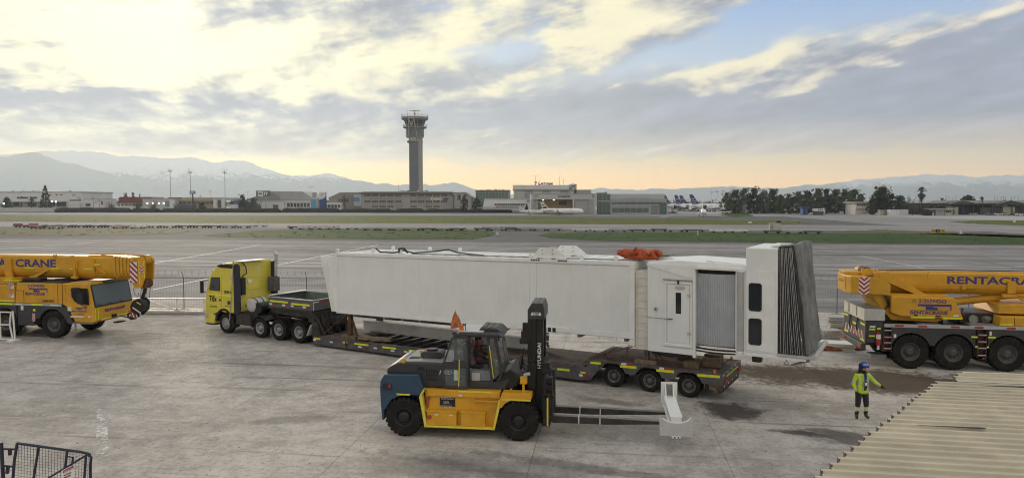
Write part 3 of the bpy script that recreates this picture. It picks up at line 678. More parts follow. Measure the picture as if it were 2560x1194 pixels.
for k in range(3): B('opening', MB().box(11.62 + k * .2, 11.76 + k * .2, -.065, -.058, 1.74, 1.91), black)
for x in (13.9, 14.6): B('hanger', MB().box(x, x + .06, -.05, 0, 1.62, 1.76), white2)
for x in (3.6, 4.6, 8.5): B('bolt', MB().cyl((x, -.06, 1.70), (x, 0, 1.70), .05, n=10), midgrey)
# underside cable carrier and lower girder
B('cable_carrier', MB().box(1.3, 9.6, .55, .8, 1.52, 1.62), black)
B('underframe', MB().box(1.0, 15.0, 1.2, 1.35, 1.55, 1.76).box(1.0, 15.0, W - .5, W - .35, 1.5, 1.76), midgrey)
for k in range(8): B('cross_member', MB().box(1.6 + k * 1.9, 1.72 + k * 1.9, .1, W - .1, 1.60, 1.78), midgrey)
# inner telescoping section
B('inner_tunnel', MB().box(15.3, 15.86, .14, W - .14, 1.55, 4.42), cream)
for k in range(10): B('inner_rib', MB().box(15.34, 15.84, .115, .14, 1.72 + k * .272, 1.74 + k * .272), cream)
B('ladder_rail', MB().box(15.36, 15.39, .08, .115, 1.6, 4.4).box(15.82, 15.85, .06, .14, 1.6, 4.4), cream)
# rotunda cabin
B('cabin', MB().box(15.86, 17.56, -.06, W, 1.78, 4.66), white, bev=.015)
B('cabin_fascia', MB().prism([(15.85, 4.70), (17.58, 4.72), (17.58, 4.28), (17.3, 4.3), (15.85, 4.66)], -.085, -.06), white2)
B('cabin_post', MB().box(17.50, 17.60, -.09, .05, 1.5, 4.66), white2, bev=.008)
B('cabin_skirt', MB().box(15.87, 17.5, -.075, .05, 1.58, 1.78), white2, bev=.008)
B('cabin_sill', MB().box(16.0, 17.1, -.05, .3, 1.48, 1.56), black)
fr = B('door', MB().box(16.60, 17.38, -.085, -.06, 1.98, 4.02), white, bev=.01)
obj('door_frame', lev(MB().box(16.50, 16.56, -.10, -.06, 1.86, 4.12).box(17.42, 17.48, -.10, -.06, 1.86, 4.12).box(16.50, 17.48, -.11, -.06, 4.06, 4.13).box(16.50, 17.48, -.12, -.06, 1.84, 1.92)), white2, fr, bev=.006)
obj('window_pane', lev(MB().box(16.90, 17.10, -.092, -.085, 3.0, 3.75)), gdark, fr)
obj('window_frame', lev(MB().box(16.86, 16.90, -.10, -.085, 2.95, 3.80).box(17.10, 17.14, -.10, -.085, 2.95, 3.80).box(16.9, 17.1, -.10, -.085, 2.95, 3.0).box(16.9, 17.1, -.10, -.085, 3.75, 3.80)), white2, fr)
obj('door_closer', lev(MB().box(16.90, 17.22, -.15, -.085, 3.90, 3.99)), lightgrey, fr, bev=.008)
obj('door_handle', lev(MB().cyl((16.66, -.13, 2.80), (16.80, -.13, 2.80), .014, n=8).cyl((16.66, -.13, 2.80), (16.66, -.08, 2.80), .02, n=8)), black, fr)
for z in (3.62, 2.28): obj('hinge', lev(MB().box(17.32, 17.44, -.115, -.10, z, z + .1)), lightgrey, fr)
B('rain_strip', MB().box(16.44, 17.5, -.13, -.06, 4.18, 4.21), M('strip_grey', (.3, .31, .31), .6))
B('camera_mount', MB().cyl((17.0, -.12, 4.14), (17.0, -.12, 4.05), .03, n=8).box(16.97, 17.03, -.15, -.1, 4.12, 4.17), black)
B('control_box', MB().box(16.10, 16.25, -.10, -.06, 3.05, 3.18), lightgrey, bev=.005)
B('control_knob', MB().cyl((16.175, -.115, 3.11), (16.175, -.10, 3.11), .03, n=10), black)
B('restraint_bar', MB().cyl((15.84, -.12, 2.80), (16.66, -.12, 2.79), .012, n=6), midgrey)
B('cabin_roof', MB().prism([(15.8, 4.66), (17.6, 4.66), (19.3, 4.72), (19.3, 4.80), (17.0, 4.86), (15.8, 4.76)], .1, W), white2, bev=.01)
B('roof_lamp', MB().box(17.9, 18.1, .2, .3, 4.83, 4.90).cyl((18.1, .25, 4.87), (19.2, .25, 4.80), .02, n=6), white2)
# curved corrugated curtain between cabin and cab
def curtain(x0, x1, bulge, n, z0, z1):
    mb = MB(); vs = []; m = n * 4 + 1
    for i in range(m):
        k = i / (m - 1); x = x0 + (x1 - x0) * k; y = -bulge * math.sin(min(1, k * 1.25) * math.pi * .8) + .10 * k * k + (.0 if (i // 2) % 2 == 0 else .03) + .03
        vs += [(x, y, z0), (x, y, z1)]
    mb.add(vs, [(2 * i, 2 * i + 2, 2 * i + 3, 2 * i + 1) for i in range(m - 1)])
    return mb
B('curtain', curtain(17.60, 18.94, .16, 22, 1.98, 4.46), M('curtain_aluminium', (.50, .54, .58), .4, .25, var=.05, scale=2))
B('curtain_recess', MB().box(17.6, 18.98, .22, .28, 1.9, 4.66), black)
B('curtain_track', MB().tube([(17.6, .02, 1.86), (18.0, -.09, 1.86), (18.3, -.12, 1.86), (18.6, -.09, 1.86), (18.95, .0, 1.86)], .035, 6).tube([(17.6, .0, 1.76), (18.0, -.11, 1.76), (18.3, -.14, 1.76), (18.6, -.11, 1.76), (18.95, -.02, 1.76)], .03, 6), black)
B('curtain_header', MB().box(17.58, 19.3, -.12, .1, 4.60, 4.70), white2, bev=.01)
for k in range(13): B('curtain_clip', MB().box(17.64 + k * .1, 17.69 + k * .1, -.11 - .03 * math.sin(k / 12 * 3.14) + .03, .0, 1.955, 2.0), midgrey)
B('roller_post', MB().lathe([(.13 + (.008 if k % 2 else 0), 0) for k in range(1)], c=(19.12, -.04, 0), axis='z') if False else MB().cyl((19.11, -.02, 1.9), (19.11, -.02, 4.58), .125, n=22), M('roller_metal', (.50, .52, .52), .35, .3, var=.05))
for k in range(9):
    a = R(200 + k * 17.5); B('roller_slat', MB().box(-.006, .006, -.006, .006, 1.92, 4.56).xf(lambda p, a=a: (p.x + 19.11 + .127 * math.cos(a), p.y - .02 + .127 * math.sin(a), p.z)), lightgrey)
B('roller_cap', MB().cyl((19.11, -.02, 4.58), (19.11, -.02, 4.66), .15, n=16).cyl((19.11, -.02, 1.80), (19.11, -.02, 1.9), .14, n=16), white2)
B('roller_jamb', MB().box(18.955, 19.0, -.07, .1, 1.9, 4.6).box(19.24, 19.3, -.07, .1, 1.75, 4.6), white2)
# cab with windows
B('cab', MB().box(19.30, 20.32, -.12, 3.0, 1.90, 5.40), white, bev=.03)
B('cab_panel', MB().prism([(19.7, 4.66), (20.24, 4.66), (20.24, 1.98), (19.33, 1.98), (19.33, 4.28), (19.7, 4.28)], -.135, -.12), white2, bev=.006)
for z0, z1 in ((3.30, 4.24), (2.17, 3.06)):
    w = B('window', MB().prism(rrect(19.40, 19.82, z0, z1, .09), -.155, -.135), M('window_gasket', (.015, .015, .016), .6))
    obj('pane', lev(MB().prism(rrect(19.43, 19.79, z0 + .03, z1 - .03, .07), -.162, -.155)), gdark, w)
B('cab_floor', MB().box(19.25, 21.2, -.14, 2.95, 1.78, 1.90), white2, bev=.01)
B('cab_rail', MB().box(20.3, 21.4, -.16, -.1, 1.86, 1.96), lightgrey)
for k in range(7): B('rail_roller', MB().cyl((20.5 + k * .13, -.18, 1.93), (20.5 + k * .13, -.1, 1.93), .035, n=10), lightgrey)
B('cab_roof_unit', MB().box(20.0, 20.9, .4, 1.6, 5.42, 5.50).box(20.3, 20.6, .3, .5, 5.48, 5.56), white2, bev=.02)
B('lamp_under', MB().box(19.5, 19.8, -.1, .2, 1.58, 1.78), black, bev=.03)
for x in (20.6, 21.1): B('tow_eye', MB().tube([(x + .06 * math.cos(a * .7), -.1, 1.66 + .06 * math.sin(a * .7)) for a in range(10)], .014, 6).cyl((x, -.1, 1.72), (x, -.1, 1.8), .02, n=6), midgrey)
B('underfloor_arm', MB().bar((20.75, -.08, 1.62), (21.25, .3, 1.74), .06), midgrey)
# folding weather hood: pleats fanned from the cab, then the soft end curtain
hoodm = M('hood_fabric', (.022, .023, .026), .7, var=.2, scale=4); hoode = M('hood_end', (.17, .18, .185), .75, var=.3, scale=2.0, dirt=.6, dirtcol=(.08, .085, .09), bump=.6)
NP = 10
for k in range(NP):
    t0 = k / NP + rnd.uniform(-.025, .025) * (k > 0); xa = 20.34 + .40 * t0; xb = 20.36 + .74 * t0 + rnd.uniform(-.015, .015)
    wq = .0 if k % 2 else .0
    z1 = 5.42 + .05 * t0
    mb = MB()
    mb.prism([(xa, z1), (xa + .036, z1), (xb + .066, 1.98), (xb, 1.98)], -.10 - .03 * (k % 2), -.04)
    mb.prism([(xa, z1), (xa + .036, z1), (xb + .066, 1.98), (xb, 1.98)], 2.85, 2.91)
    mb.box(xa, xa + .03, -.10, 2.91, z1, z1 + .04 + .02 * (k % 2))
    B('hood_pleat', mb, hoodm)
    B('hood_bow', MB().bar((xa + .038, -.135, z1), (xb + .07, -.135, 1.99), .012).bar((xa + .036, -.13, z1 + .045), (xa + .036, 2.92, z1 + .045), .014), silver)
B('hood_cover', MB().prism([(20.76, 5.50), (20.90, 5.52), (21.26, 2.0), (21.12, 1.98)], -.12, -.06), charcoal)
# end curtain, sagging and rumpled
def hood_end():
    mb = MB(); nu, nv = 14, 18; vs = []
    for j in range(nv + 1):
        k = j / nv
        for i in range(nu + 1):
            q = i / nu; x = 20.90 + .40 * k + .05 * vnoise(q * 5, k * 7, 3) + .07 * math.sin(q * 9 + k * 4) * .4
            y = -.16 + 3.1 * q; z = 5.54 - 3.52 * k + (.04 * math.sin(q * 3.1) if j == 0 else 0)
            vs.append((x, y, z))
    Wd = nu + 1
    mb.add(vs, [(j * Wd + i, j * Wd + i + 1, (j + 1) * Wd + i + 1, (j + 1) * Wd + i) for j in range(nv) for i in range(nu)])
    n0 = len(mb.v); mb.add([(x - .10, y, z) for x, y, z in vs], [(j * Wd + i, (j + 1) * Wd + i, (j + 1) * Wd + i + 1, j * Wd + i + 1) for j in range(nv) for i in range(nu)])
    e = [(j * Wd) for j in range(nv + 1)]
    mb.add([], [])
    mb.f += [(a, b, b + n0, a + n0) for a, b in zip(e, e[1:])]
    e2 = list(range(Wd)); mb.f += [(a + n0, b + n0, b, a) for a, b in zip(e2, e2[1:])]
    return mb
B('hood_end', hood_end(), hoode, smooth=True)
B('bumper', MB().cyl((21.44, -.12, 1.92), (21.44, 2.95, 1.92), .085, n=14).box(21.2, 21.42, -.1, 2.93, 1.84, 1.93), lightgrey, bev=.01)
br_obj = br
# orange sling bundle on the roof
def tarp():
    t = thing('sling_bundle', 'crumpled orange lifting slings heaped on the bridge roof', 'slings', (0, 0, 0))
    c, s = math.cos(R(-30)), math.sin(R(-30))
    cx_, cy_ = TLOC[0] + c * 15.2 - s * 1.0, TLOC[1] + s * 15.2 + c * 1.0
    t.scale = (.9, .9, .95); t.location = (cx_, cy_, 4.78); t.rotation_euler = (0, 0, R(-30))
    rn = random.Random(3)
    for k in range(9):
        pts = []; x, y = rn.uniform(-.55, .5), rn.uniform(-.4, .4); a = rn.uniform(-.4, .4)
        for i in range(9):
            pts.append((x, y, .12 + .17 * math.sin(i / 8 * math.pi) * rn.uniform(.6, 1.25) * (1 - abs(x) * .8) + k * .012)); a += rn.uniform(-.9, .9); x = max(-.8, min(.75, x + .16 * math.cos(a) * (1 if k % 2 else -1))); y = max(-.5, min(.5, y + .16 * math.sin(a)))
        obj('sling', MB().tube(pts, [.05] + [.115] * 7 + [.06], 7), orange, t, smooth=True)
    obj('sling_mass', MB().ball((-.05, 0, .08), .78, .5, .26, 18, 9).xf(lambda p: (p.x, p.y, max(-.02, p.z + .12 * (vnoise(p.x * 5, p.y * 5, 2) - .5)))), orange, t, smooth=True)
tarp()
rb = thing('roof_box', 'small white vent box with dark lid on the bridge roof beside orange slings', 'box', (TLOC[0] + .866 * 15.75 + .5 * 1.6, TLOC[1] - .5 * 15.75 + .866 * 1.6, 4.72), -30)
obj('body', MB().box(-.4, .4, -.25, .25, 0, .16), white2, rb, bev=.01); obj('lid', MB().box(-.43, .43, -.28, .28, .162, .19), charcoal, rb)
# side elevation reading: where the sight line (u,v) meets the vertical plane ly of a frame
def side(fr, u, v, ly=0.0):
    ox, oy, a = fr; c, s = math.cos(R(a)), math.sin(R(a)); d = ray(u, v)
    k = (ly - (s * ox - c * oy)) / (-s * d[0] + c * d[1]); x, y = d[0] * k - ox, d[1] * k - oy
    return c * x + s * y, HC + d[2] * k
def toworld(fr, x, y, z=0.0):
    ox, oy, a = fr; c, s = math.cos(R(a)), math.sin(R(a)); return (ox + c * x - s * y, oy + s * x + c * y, z)
TF = (TLOC[0], TLOC[1], -30)
TW = 2.75
# ================================================================ LOW-LOADER TRAILER
tr = thing('lowboy_trailer', 'dirty grey low loader trailer under the white boarding bridge', 'trailer', TLOC, -30)
def T(name, mb, mat, parent=tr, **kw): return obj(name, mb, mat, parent, **kw)
tgrey = M('trailer_grey', (.085, .085, .095), .6, var=.25, scale=3, dirt=.6, dirtcol=(.17, .14, .115), streak=.25)
def railz(x): k = (x + .87) / 14.43; return .12 + .03 * k, .45 + .17 * k
for y0, y1 in ((0, .12), (TW - .12, TW)):
    for a, b in ((-.87, 1.4), (1.404, 4.2), (4.204, 7.0), (7.004, 9.8), (9.804, 13.2)):
        T('side_beam', MB().prism([(a, railz(a)[0]), (b, railz(b)[0]), (b, railz(b)[1]), (a, railz(a)[1])], y0, y1), tgrey, bev=.012)
T('beam_flange', MB().prism([(-.87, .44), (13.2, .605), (13.2, .625), (-.87, .46)], -.03, .2).prism([(-.87, .10), (13.2, .13), (13.2, .15), (-.87, .12)], -.025, .18), tgrey)
T('floor', MB().prism([(-.6, .26), (13.4, .34), (13.4, .38), (-.6, .30)], .12, TW - .12), grime)
for k in range(12):
    x = .2 + k * .68; T('cross_beam', MB().box(x, x + .12, .12, TW - .12, .30, .41 + .008 * k), grime)
for k in range(9):
    y0 = .14 + k * .277; T('plank', MB().prism([(8.4 + rnd.uniform(-.1, .1), .575), (13.25, .625), (13.25, .665), (8.4, .615)], y0, y0 + .262), wood2)
    T('plank', MB().prism([(-.7, .455), (1.6 + rnd.uniform(-.1, .15), .475), (1.6, .515), (-.7, .495)], y0, y0 + .262), wood2)
# gooseneck
for y0 in (.55, 1.85):
    T('neck_beam', MB().prism([(-.87, .15), (-.3, .15), (-.45, .7), (-.95, 1.38), (-1.25, 1.45), (-2.9, 1.40), (-2.9, 1.18), (-1.5, 1.18), (-1.15, 1.0), (-.9, .6)], y0, y0 + .32), grime, bev=.015)
T('neck_plate', MB().box(-1.5, -.9, .3, 2.45, 1.05, 1.32).prism([(-1.05, .35), (-.5, .35), (-.75, 1.1), (-1.1, 1.2)], .12, .3), grime, bev=.02)
for k in range(4):
    y = .35 + k * .5; T('hydraulic_ram', MB().cyl((-.45, y, .5), (-1.0, y, 1.35), .09, n=12).cyl((-.9, y, 1.2), (-1.15, y, 1.58), .05, n=10), black)
for k in range(7):
    y = .2 + k * .3; T('hose', MB().tube([(-.9, y, 1.35), (-.6, y + .1, 1.5 + .1 * math.sin(k)), (-.35, y + .05, 1.0), (-.5, y, .55)], .03, 6), black)
T('neck_mudflap', MB().prism([(-1.35, .45), (-1.3, .45), (-1.02, 1.02), (-1.07, 1.02)], .02, .55), lightgrey)
# raised rear deck over the axles
T('deck_plate', MB().box(13.55, 18.45, .02, TW - .02, .90, .955), M('deck_plate', (.10, .085, .075), .8, var=.3, scale=3, dirt=.6, dirtcol=(.055, .048, .042)))
for k in range(10):
    y0 = .03 + k * .27; T('plank', MB().box(13.7, 18.1, y0, y0 + .255, .958, .978), wood2)
for y0, y1 in ((-.01, .06), (TW - .06, TW + .01)):
    T('fascia', MB().prism(arch(13.95, 18.45, .60, .965, [14.47, 15.86, 17.30], .53, cz=.43), y0, y1), tgrey)
    T('step_beam', MB().prism([(13.0, .15), (13.56, .15), (13.92, .62), (13.945, .965), (13.5, .965), (13.42, .66), (13.0, .66)], y0 - .004, y1), tgrey, bev=.012)
T('front_edge', MB().box(13.42, 13.66, .08, TW - .08, .66, .99), wood2, bev=.02)
T('chassis', MB().box(13.6, 18.3, .8, 1.0, .5, .9).box(13.6, 18.3, 1.75, 1.95, .5, .9), grime)
T('tail_board', MB().box(18.45, 18.52, -.01, TW + .01, .56, .975), tgrey, bev=.01)
T('tail_bumper', MB().prismx([(.02, .30), (TW - .02, .30), (TW - .02, .52), (.02, .52)], 18.35, 18.46).box(18.2, 18.36, .4, .5, .3, .7).box(18.2, 18.36, 2.2, 2.3, .3, .7), grime)
T('tail_wedge', MB().prism([(18.0, .6), (18.45, .6), (18.45, .4), (18.2, .5)], -.005, .3), rust)
for k in range(9):
    y = .02 + k * .3; T('tail_reflector', MB().box(18.52, 18.526, y, y + .15, .92, .97), redtape if k % 2 else whtape); T('tail_reflector', MB().box(18.46, 18.466, y + .1, y + .24, .44, .50), whtape if k % 2 else redtape)
T('tail_tape', MB().box(18.52, 18.527, .5, 2.3, .80, .86), hivis)
T('tail_lamp', MB().box(18.52, 18.56, .2, .5, .64, .76).box(18.52, 18.56, 2.25, 2.55, .64, .76), redtape)
for y in (.12, TW - .12): T('beacon', MB().cyl((18.2, y, .98), (18.2, y, 1.01), .06, n=10).cyl((18.2, y, 1.01), (18.2, y, 1.10), .05, .035, n=10), amber)
for x in (14.47, 15.86, 17.30):
    wheel(tr, x, .10, .415, .415, .24, .23, -1, M('rim_trailer', (.13, .12, .115), .6, var=.3, scale=8, dirt=.5, dirtcol=(.1, .075, .05)), lugs=0, bolts=8, lugh=.0, depth=.13)
    wheel(tr, x, .40, .415, .415, .24, .23, -1, rimgrey, lugs=0, bolts=8, lugh=.0, depth=.13)
    wheel(tr, x, TW - .10, .415, .415, .24, .23, 1, rimgrey, lugs=0, bolts=8, lugh=.0, depth=.13)
    T('axle', MB().cyl((x, .3, .415), (x, TW - .3, .415), .08, n=10), grime)
T('mud_flap', MB().box(17.88, 17.9, .08, .6, .3, .85).box(17.88, 17.9, TW - .6, TW - .08, .3, .85), black)
for u0, u1, v0, v1, vh, m in [(785, 801, 843, 845, 4, hivis), (857, 868, 853, 854, 4, hivis), (886, 921, 856, 860, 4.5, hivis), (956, 990, 864.5, 868.5, 4.5, hivis), (1022, 1060, 873, 877, 5, hivis), (1084, 1098, 881, 882.5, 4.5, hivis), (1107, 1132, 884.5, 887.5, 4.5, hivis), (1240, 1252, 898, 900, 5, hivis), (1277, 1290, 905, 906.5, 5, hivis),
                              (1393, 1424, 919, 922, 5, hivis), (1451, 1464, 927.5, 929, 4, hivis), (1476, 1502, 903, 905, 5, hivis), (1550, 1591, 911.5, 915, 5.5, hivis), (1641, 1685, 921.5, 925.5, 5.5, hivis), (1743, 1800, 933.5, 938, 5.5, hivis),
                              (783, 790, 847, 847.5, 4, whtape), (792, 799, 848.5, 849.5, 4, redtape), (825, 832, 852, 853, 4, whtape), (895, 904, 864, 865, 4, whtape), (905, 915, 865, 866.5, 4, redtape), (934, 943, 867, 868, 4, whtape), (977, 986, 874, 875, 3.5, whtape), (1010, 1019, 876, 877.5, 4, whtape), (1020, 1030, 878.5, 880, 3.5, redtape), (1043, 1052, 882, 883, 4, whtape),
                              (1448, 1457, 934, 935, 5, whtape), (1457, 1472, 935.5, 937.5, 5, redtape), (1553, 1566, 906, 907, 4.5, whtape), (1566, 1584, 907, 908.5, 4.5, redtape), (1648, 1660, 917, 918, 4.5, whtape), (1660, 1678, 918, 920, 4.5, redtape)]:
    yy = -.034 if u0 < 1470 and v0 < 945 and not u0 == 1476 else -.014
    (xa, za), (xb, zb) = side(TF, u0, v0, yy), side(TF, u1, v1, yy); h = vh / 62 * (1 if u0 > 1300 else 1.1)
    reflector(tr, xa, xb, yy, (za - h, zb - h), (za, zb), m)
T('stake_pocket', MB().box(1.2, 1.3, -.05, 0, .2, .42).box(6.0, 6.1, -.05, 0, .2, .45), grime)
# load lying on the trailer
def on_trailer(name, label, cat, x, y, z, rz=0, group=None): return thing(name, label, cat, toworld(TF, x, y, z), -30 + rz, group)
for x, zb, zt, who in ((1.18, .51, 1.74, 'front'), (15.66, .978, 1.90, 'rear')):
    for y, lab in ((.38, 'near'), (2.35, 'far')):
        t = on_trailer('support_stand', f'rusty prop under the {who} end of the bridge on the {lab} trailer side', 'prop', x, y, zb)
        h = zt - zb
        obj('post', MB().box(-.08, .08, -.09, .09, .155, h - .02), rust if who == 'front' else wood2, t, bev=.01)
        obj('packing', MB().box(-.42, .42, -.16, .16, 0, .15), wood, t, bev=.01)
        obj('brace', MB().bar((.08, 0, h * .8), (.42, 0, .17), .06).bar((-.02, .09, h * .8), (-.02, .35, .17), .05), rust, t)
gb = on_trailer('steel_girder', 'white steel girder lying along the trailer floor beneath the bridge', 'girder', 5.6, 1.95, .56)
gm = M('grubby_white', (.62, .63, .62), .5, var=.1, scale=2, dirt=.4, dirtcol=(.3, .28, .25))
obj('web', MB().box(-5.0, 5.0, -.05, .05, .1, .52), gm, gb, bev=.01); obj('flange', MB().box(-5.0, 5.0, -.14, .14, .52, .56).box(-5.0, 5.0, -.14, .14, .06, .1), gm, gb); obj('bearer', MB().box(-4.2, -3.9, -.3, .3, -.05, .06).box(3.9, 4.2, -.3, .3, -.05, .06), wood, gb)
for k, (x, y, z, l, w, h, rz, lab) in enumerate([(15.55, .34, .978, 1.05, .2, .0, 0, None), (16.75, 1.75, .978, .62, .42, .30, 4, 'squat timber block on the rear deck, behind the door sill and nearest the cabin'), (17.75, 1.85, .978, .62, .42, .30, -6, 'timber block at the back of the rear deck, under the curved curtain'),
        (17.85, 1.12, .978, .66, .34, .30, 10, 'timber block in the middle of the tail end of the trailer'), (17.25, .62, .978, .56, .34, .24, 3, 'pale timber block nearest the rear wheels of the trailer')]):
    if lab is None: continue
    t = on_trailer('timber_block', lab, 'timber', x, y, z, rz, 'timber blocks on the trailer tail')
    obj('beam', MB().box(-l / 2, l / 2, -w / 2, -.006, 0, h), wood, t, bev=.012); obj('beam', MB().box(-l / 2 + .02, l / 2 - .03, .006, w / 2, 0, h * .96), wood, t, bev=.012)
for x, y, l, rz, lab in ((2.6, .45, 1.7, 12, 'grey timber lying across the open trailer floor behind the front prop'), (7.6, .75, 1.1, 20, 'weathered timber lying beside the coiled rope on the trailer'), (8.2, .4, .8, -6, 'short timber lying at the near edge of the trailer beside the lift truck cab')):
    t = on_trailer('timber_beam', lab, 'timber', x, y, .54, rz, 'loose timbers on the trailer')
    obj('beam', MB().box(-l / 2, l / 2, -.11, .11, 0, .16), wood, t, bev=.012)
t = on_trailer('rope_coil', 'grey coil of rope and strap heaped on the trailer floor', 'rope', 6.9, .7, .5)
for k in range(7): obj('coil', MB().tube([(.32 * (1 + .1 * math.sin(k * 2.1)) * math.cos(a * .45 + k), .25 * math.sin(a * .45 + k), .05 + k * .03 + .02 * math.sin(a)) for a in range(15)], .03, 6), M('rope', (.16, .14, .12), .9, var=.3, scale=8), t)
t = on_trailer('red_strap', 'dull red strap hanging over timber on the trailer', 'strap', 7.75, 1.0, .62)
for k in range(5): obj('loop', MB().tube([(.12 * k - .2, .2 * math.sin(k), .35), (.12 * k - .15, .1, .30), (.12 * k - .22, -.1, .1), (.1 * k - .2, -.2, .02)], .035, 6), M('red_strap', (.28, .06, .03), .8, var=.3, scale=6), t)
def chain(name, label, pts, r=.035, step=.11):
    """links along a polyline in trailer coordinates"""
    W0 = toworld(TF, *pts[0]); t = thing(name, label, 'chain', W0, -30, 'lashing chains'); P0 = Vector(pts[0])
    L = MB(); path = [Vector(p) for p in pts]; acc = []
    for a, b in zip(path, path[1:]):
        n = max(1, int((b - a).length / step))
        for i in range(n): acc.append((a.lerp(b, i / n), (b - a).normalized()))
    for i, (p, d) in enumerate(acc):
        up = Vector((0, 0, 1)) if i % 2 else Vector((0, 1, 0)); s = d.cross(up).normalized()
        q = p - P0; ring = [q + d * math.cos(a) * step * .68 + s * math.sin(a) * r for a in [k * math.pi / 3 for k in range(7)]]
        L.tube(ring, .013, 4)
    obj('links', L, rust, t); return t
chain('lashing_chain', 'rusty lashing chain slanting from the rear prop towards the low deck', [(15.6, .3, 1.75), (14.7, .2, 1.42), (13.6, .08, 1.02), (13.2, .05, .68)])
chain('lashing_chain', 'slack rusty chain looped on the deck in front of the rear prop', [(15.0, .25, 1.55), (14.9, .25, 1.2), (14.6, .2, 1.02), (14.2, .2, 1.02), (14.1, .2, 1.2), (14.3, .22, 1.35)])
chain('lashing_chain', 'rusty chain running back from the rear prop across the tail deck', [(15.75, .35, 1.7), (16.3, .3, 1.2), (16.9, .2, .99)])
chain('lashing_chain', 'rusty chain slanting down from the front prop to the gooseneck', [(1.1, .28, 1.65), (.3, .22, 1.1), (-.4, .15, .6)])
chain('lashing_chain', 'chain hanging straight down the trailer side below the front prop', [(1.2, .2, 1.2), (1.4, -.02, .6), (1.55, -.06, .3)])
chain('lashing_chain', 'short chain drooping under the bridge cabin door', [(17.0, .4, 1.6), (17.25, .4, 1.42), (17.5, .4, 1.38), (17.8, .4, 1.25)])

# ================================================================ YELLOW TRACTOR TRUCK
tk = thing('tractor_truck', 'lime yellow heavy tractor truck with ballast box coupled to the low loader', 'truck', toworld(TF, -5, 1.3), -30)
def K(name, mb, mat, parent=tk, bev=0.0, **kw):
    if isinstance(mb, MB): mb.xf(lambda p: (p.x + 5, p.y - 1.3, p.z))
    return obj(name, mb, mat, parent, bev=bev, **kw)
Y0, Y1 = .06, 2.56
prof = [(-8.93, .95), (-8.90, 1.55), (-8.80, 2.05), (-8.50, 2.98), (-8.20, 3.30), (-7.75, 3.58), (-7.2, 3.72), (-6.62, 3.78), (-6.62, 1.15)]
wa = [(-7.37 + .66 * math.cos(R(a)), .62 + .66 * math.sin(R(a))) for a in range(48, 150, 17)]
K('cab', MB().prism(prof + wa[:1] + wa[1:] + [(-8.35, .95)], Y0, Y1), tyellow, bev=.05)
K('bumper', MB().prism([(-8.96, .42), (-8.97, 1.0), (-8.85, 1.05), (-8.30, 1.0), (-8.12, .70), (-8.24, .42)], Y0, Y1), tyellow, bev=.09)
K('wheel_arch', MB().prism([(-7.37 + .72 * math.cos(R(a)), .60 + .72 * math.sin(R(a))) for a in range(0, 181, 15)] + [(-7.37 + .60 * math.cos(R(a)), .60 + .60 * math.sin(R(a))) for a in range(180, -1, -15)], Y0 - .015, Y0 + .3), black)
K('bumper_lip', MB().prism([(-8.94, .36), (-8.94, .43), (-8.22, .43), (-8.22, .36)], Y0 + .04, Y1 - .04), dark)
K('corner_lamp', MB().prism([(-8.95, .72), (-8.93, .92), (-8.68, .94), (-8.66, .76)], Y0 - .012, Y0 + .02), lightgrey)
K('headlamp', MB().box(-8.99, -8.9, .2, .6, .75, .95).box(-8.99, -8.9, 2.0, 2.4, .75, .95), M('lamp_glass', (.6, .6, .58), .15), bev=.02)
K('grille', MB().prism([(-8.965, 1.05), (-8.93, 1.7), (-8.90, 1.7), (-8.93, 1.05)], .5, 2.1), black)
K('windscreen', MB().prism([(-8.79, 2.10), (-8.52, 2.94), (-8.49, 2.92), (-8.76, 2.08)], Y0 + .12, Y1 - .12), gscreen)
dr = K('door', MB().prism([(-8.72, 1.25), (-8.66, 2.1), (-8.40, 3.0), (-7.56, 3.02), (-7.56, 1.42), (-7.75, 1.33), (-8.1, 1.15)], Y0 - .012, Y0), tyellow, bev=.008)
K('door_window', MB().prism([(-8.52, 2.24), (-8.31, 2.93), (-7.64, 2.95), (-7.64, 2.22)], Y0 - .03, Y0 - .012), M('window_gasket', (.015, .015, .016), .6), dr)
K('window_pane', MB().prism([(-8.46, 2.28), (-8.27, 2.89), (-7.68, 2.91), (-7.68, 2.26)], Y0 - .038, Y0 - .03), glass('truck_window', (.09, .10, .105), .05), dr)
K('door_handle', MB().box(-7.74, -7.60, Y0 - .03, Y0 - .01, 1.70, 1.80), blk, dr)
K('steering_wheel', MB().tube([(-8.15 + .05 * math.cos(a * .6), Y0 - .045, 2.36 + .14 * math.sin(a * .6)) for a in range(6)], .02, 6), blk)
K('side_seam', MB().box(-7.565, -7.545, Y0 - .006, Y0, 1.4, 3.05), M('seam', (.2, .17, .03), .7))
K('sleeper_panel', MB().prism(rrect(-7.46, -6.74, 2.2, 2.95, .08), Y0 - .01, Y0), tyellow, bev=.006)
K('side_stripe', MB().box(-8.68, -7.57, Y0 - .018, Y0 - .012, 1.98, 2.05).box(-7.54, -6.64, Y0 - .006, Y0, 1.97, 2.05).box(-7.5, -6.64, Y0 - .006, Y0, 1.14, 1.24), M('bright_tape', (.85, .80, .06), .4))
K('roof_spoiler', MB().prism([(-7.9, 3.55), (-7.5, 3.66), (-6.60, 3.66), (-6.60, 3.46), (-7.6, 3.46)], Y0 - .03, Y0).prism([(-7.9, 3.55), (-7.5, 3.66), (-6.60, 3.66), (-6.60, 3.46), (-7.6, 3.46)], Y1, Y1 + .03), black, bev=.01)
K('roof_top', MB().prism([(-7.3, 3.72), (-6.62, 3.78), (-6.25, 3.80), (-6.25, 3.84), (-6.7, 3.84), (-7.2, 3.77)], .35, 1.9), white2, bev=.02)
dm = M('fairing_blue_black', (.022, .026, .04), .4, var=.15)
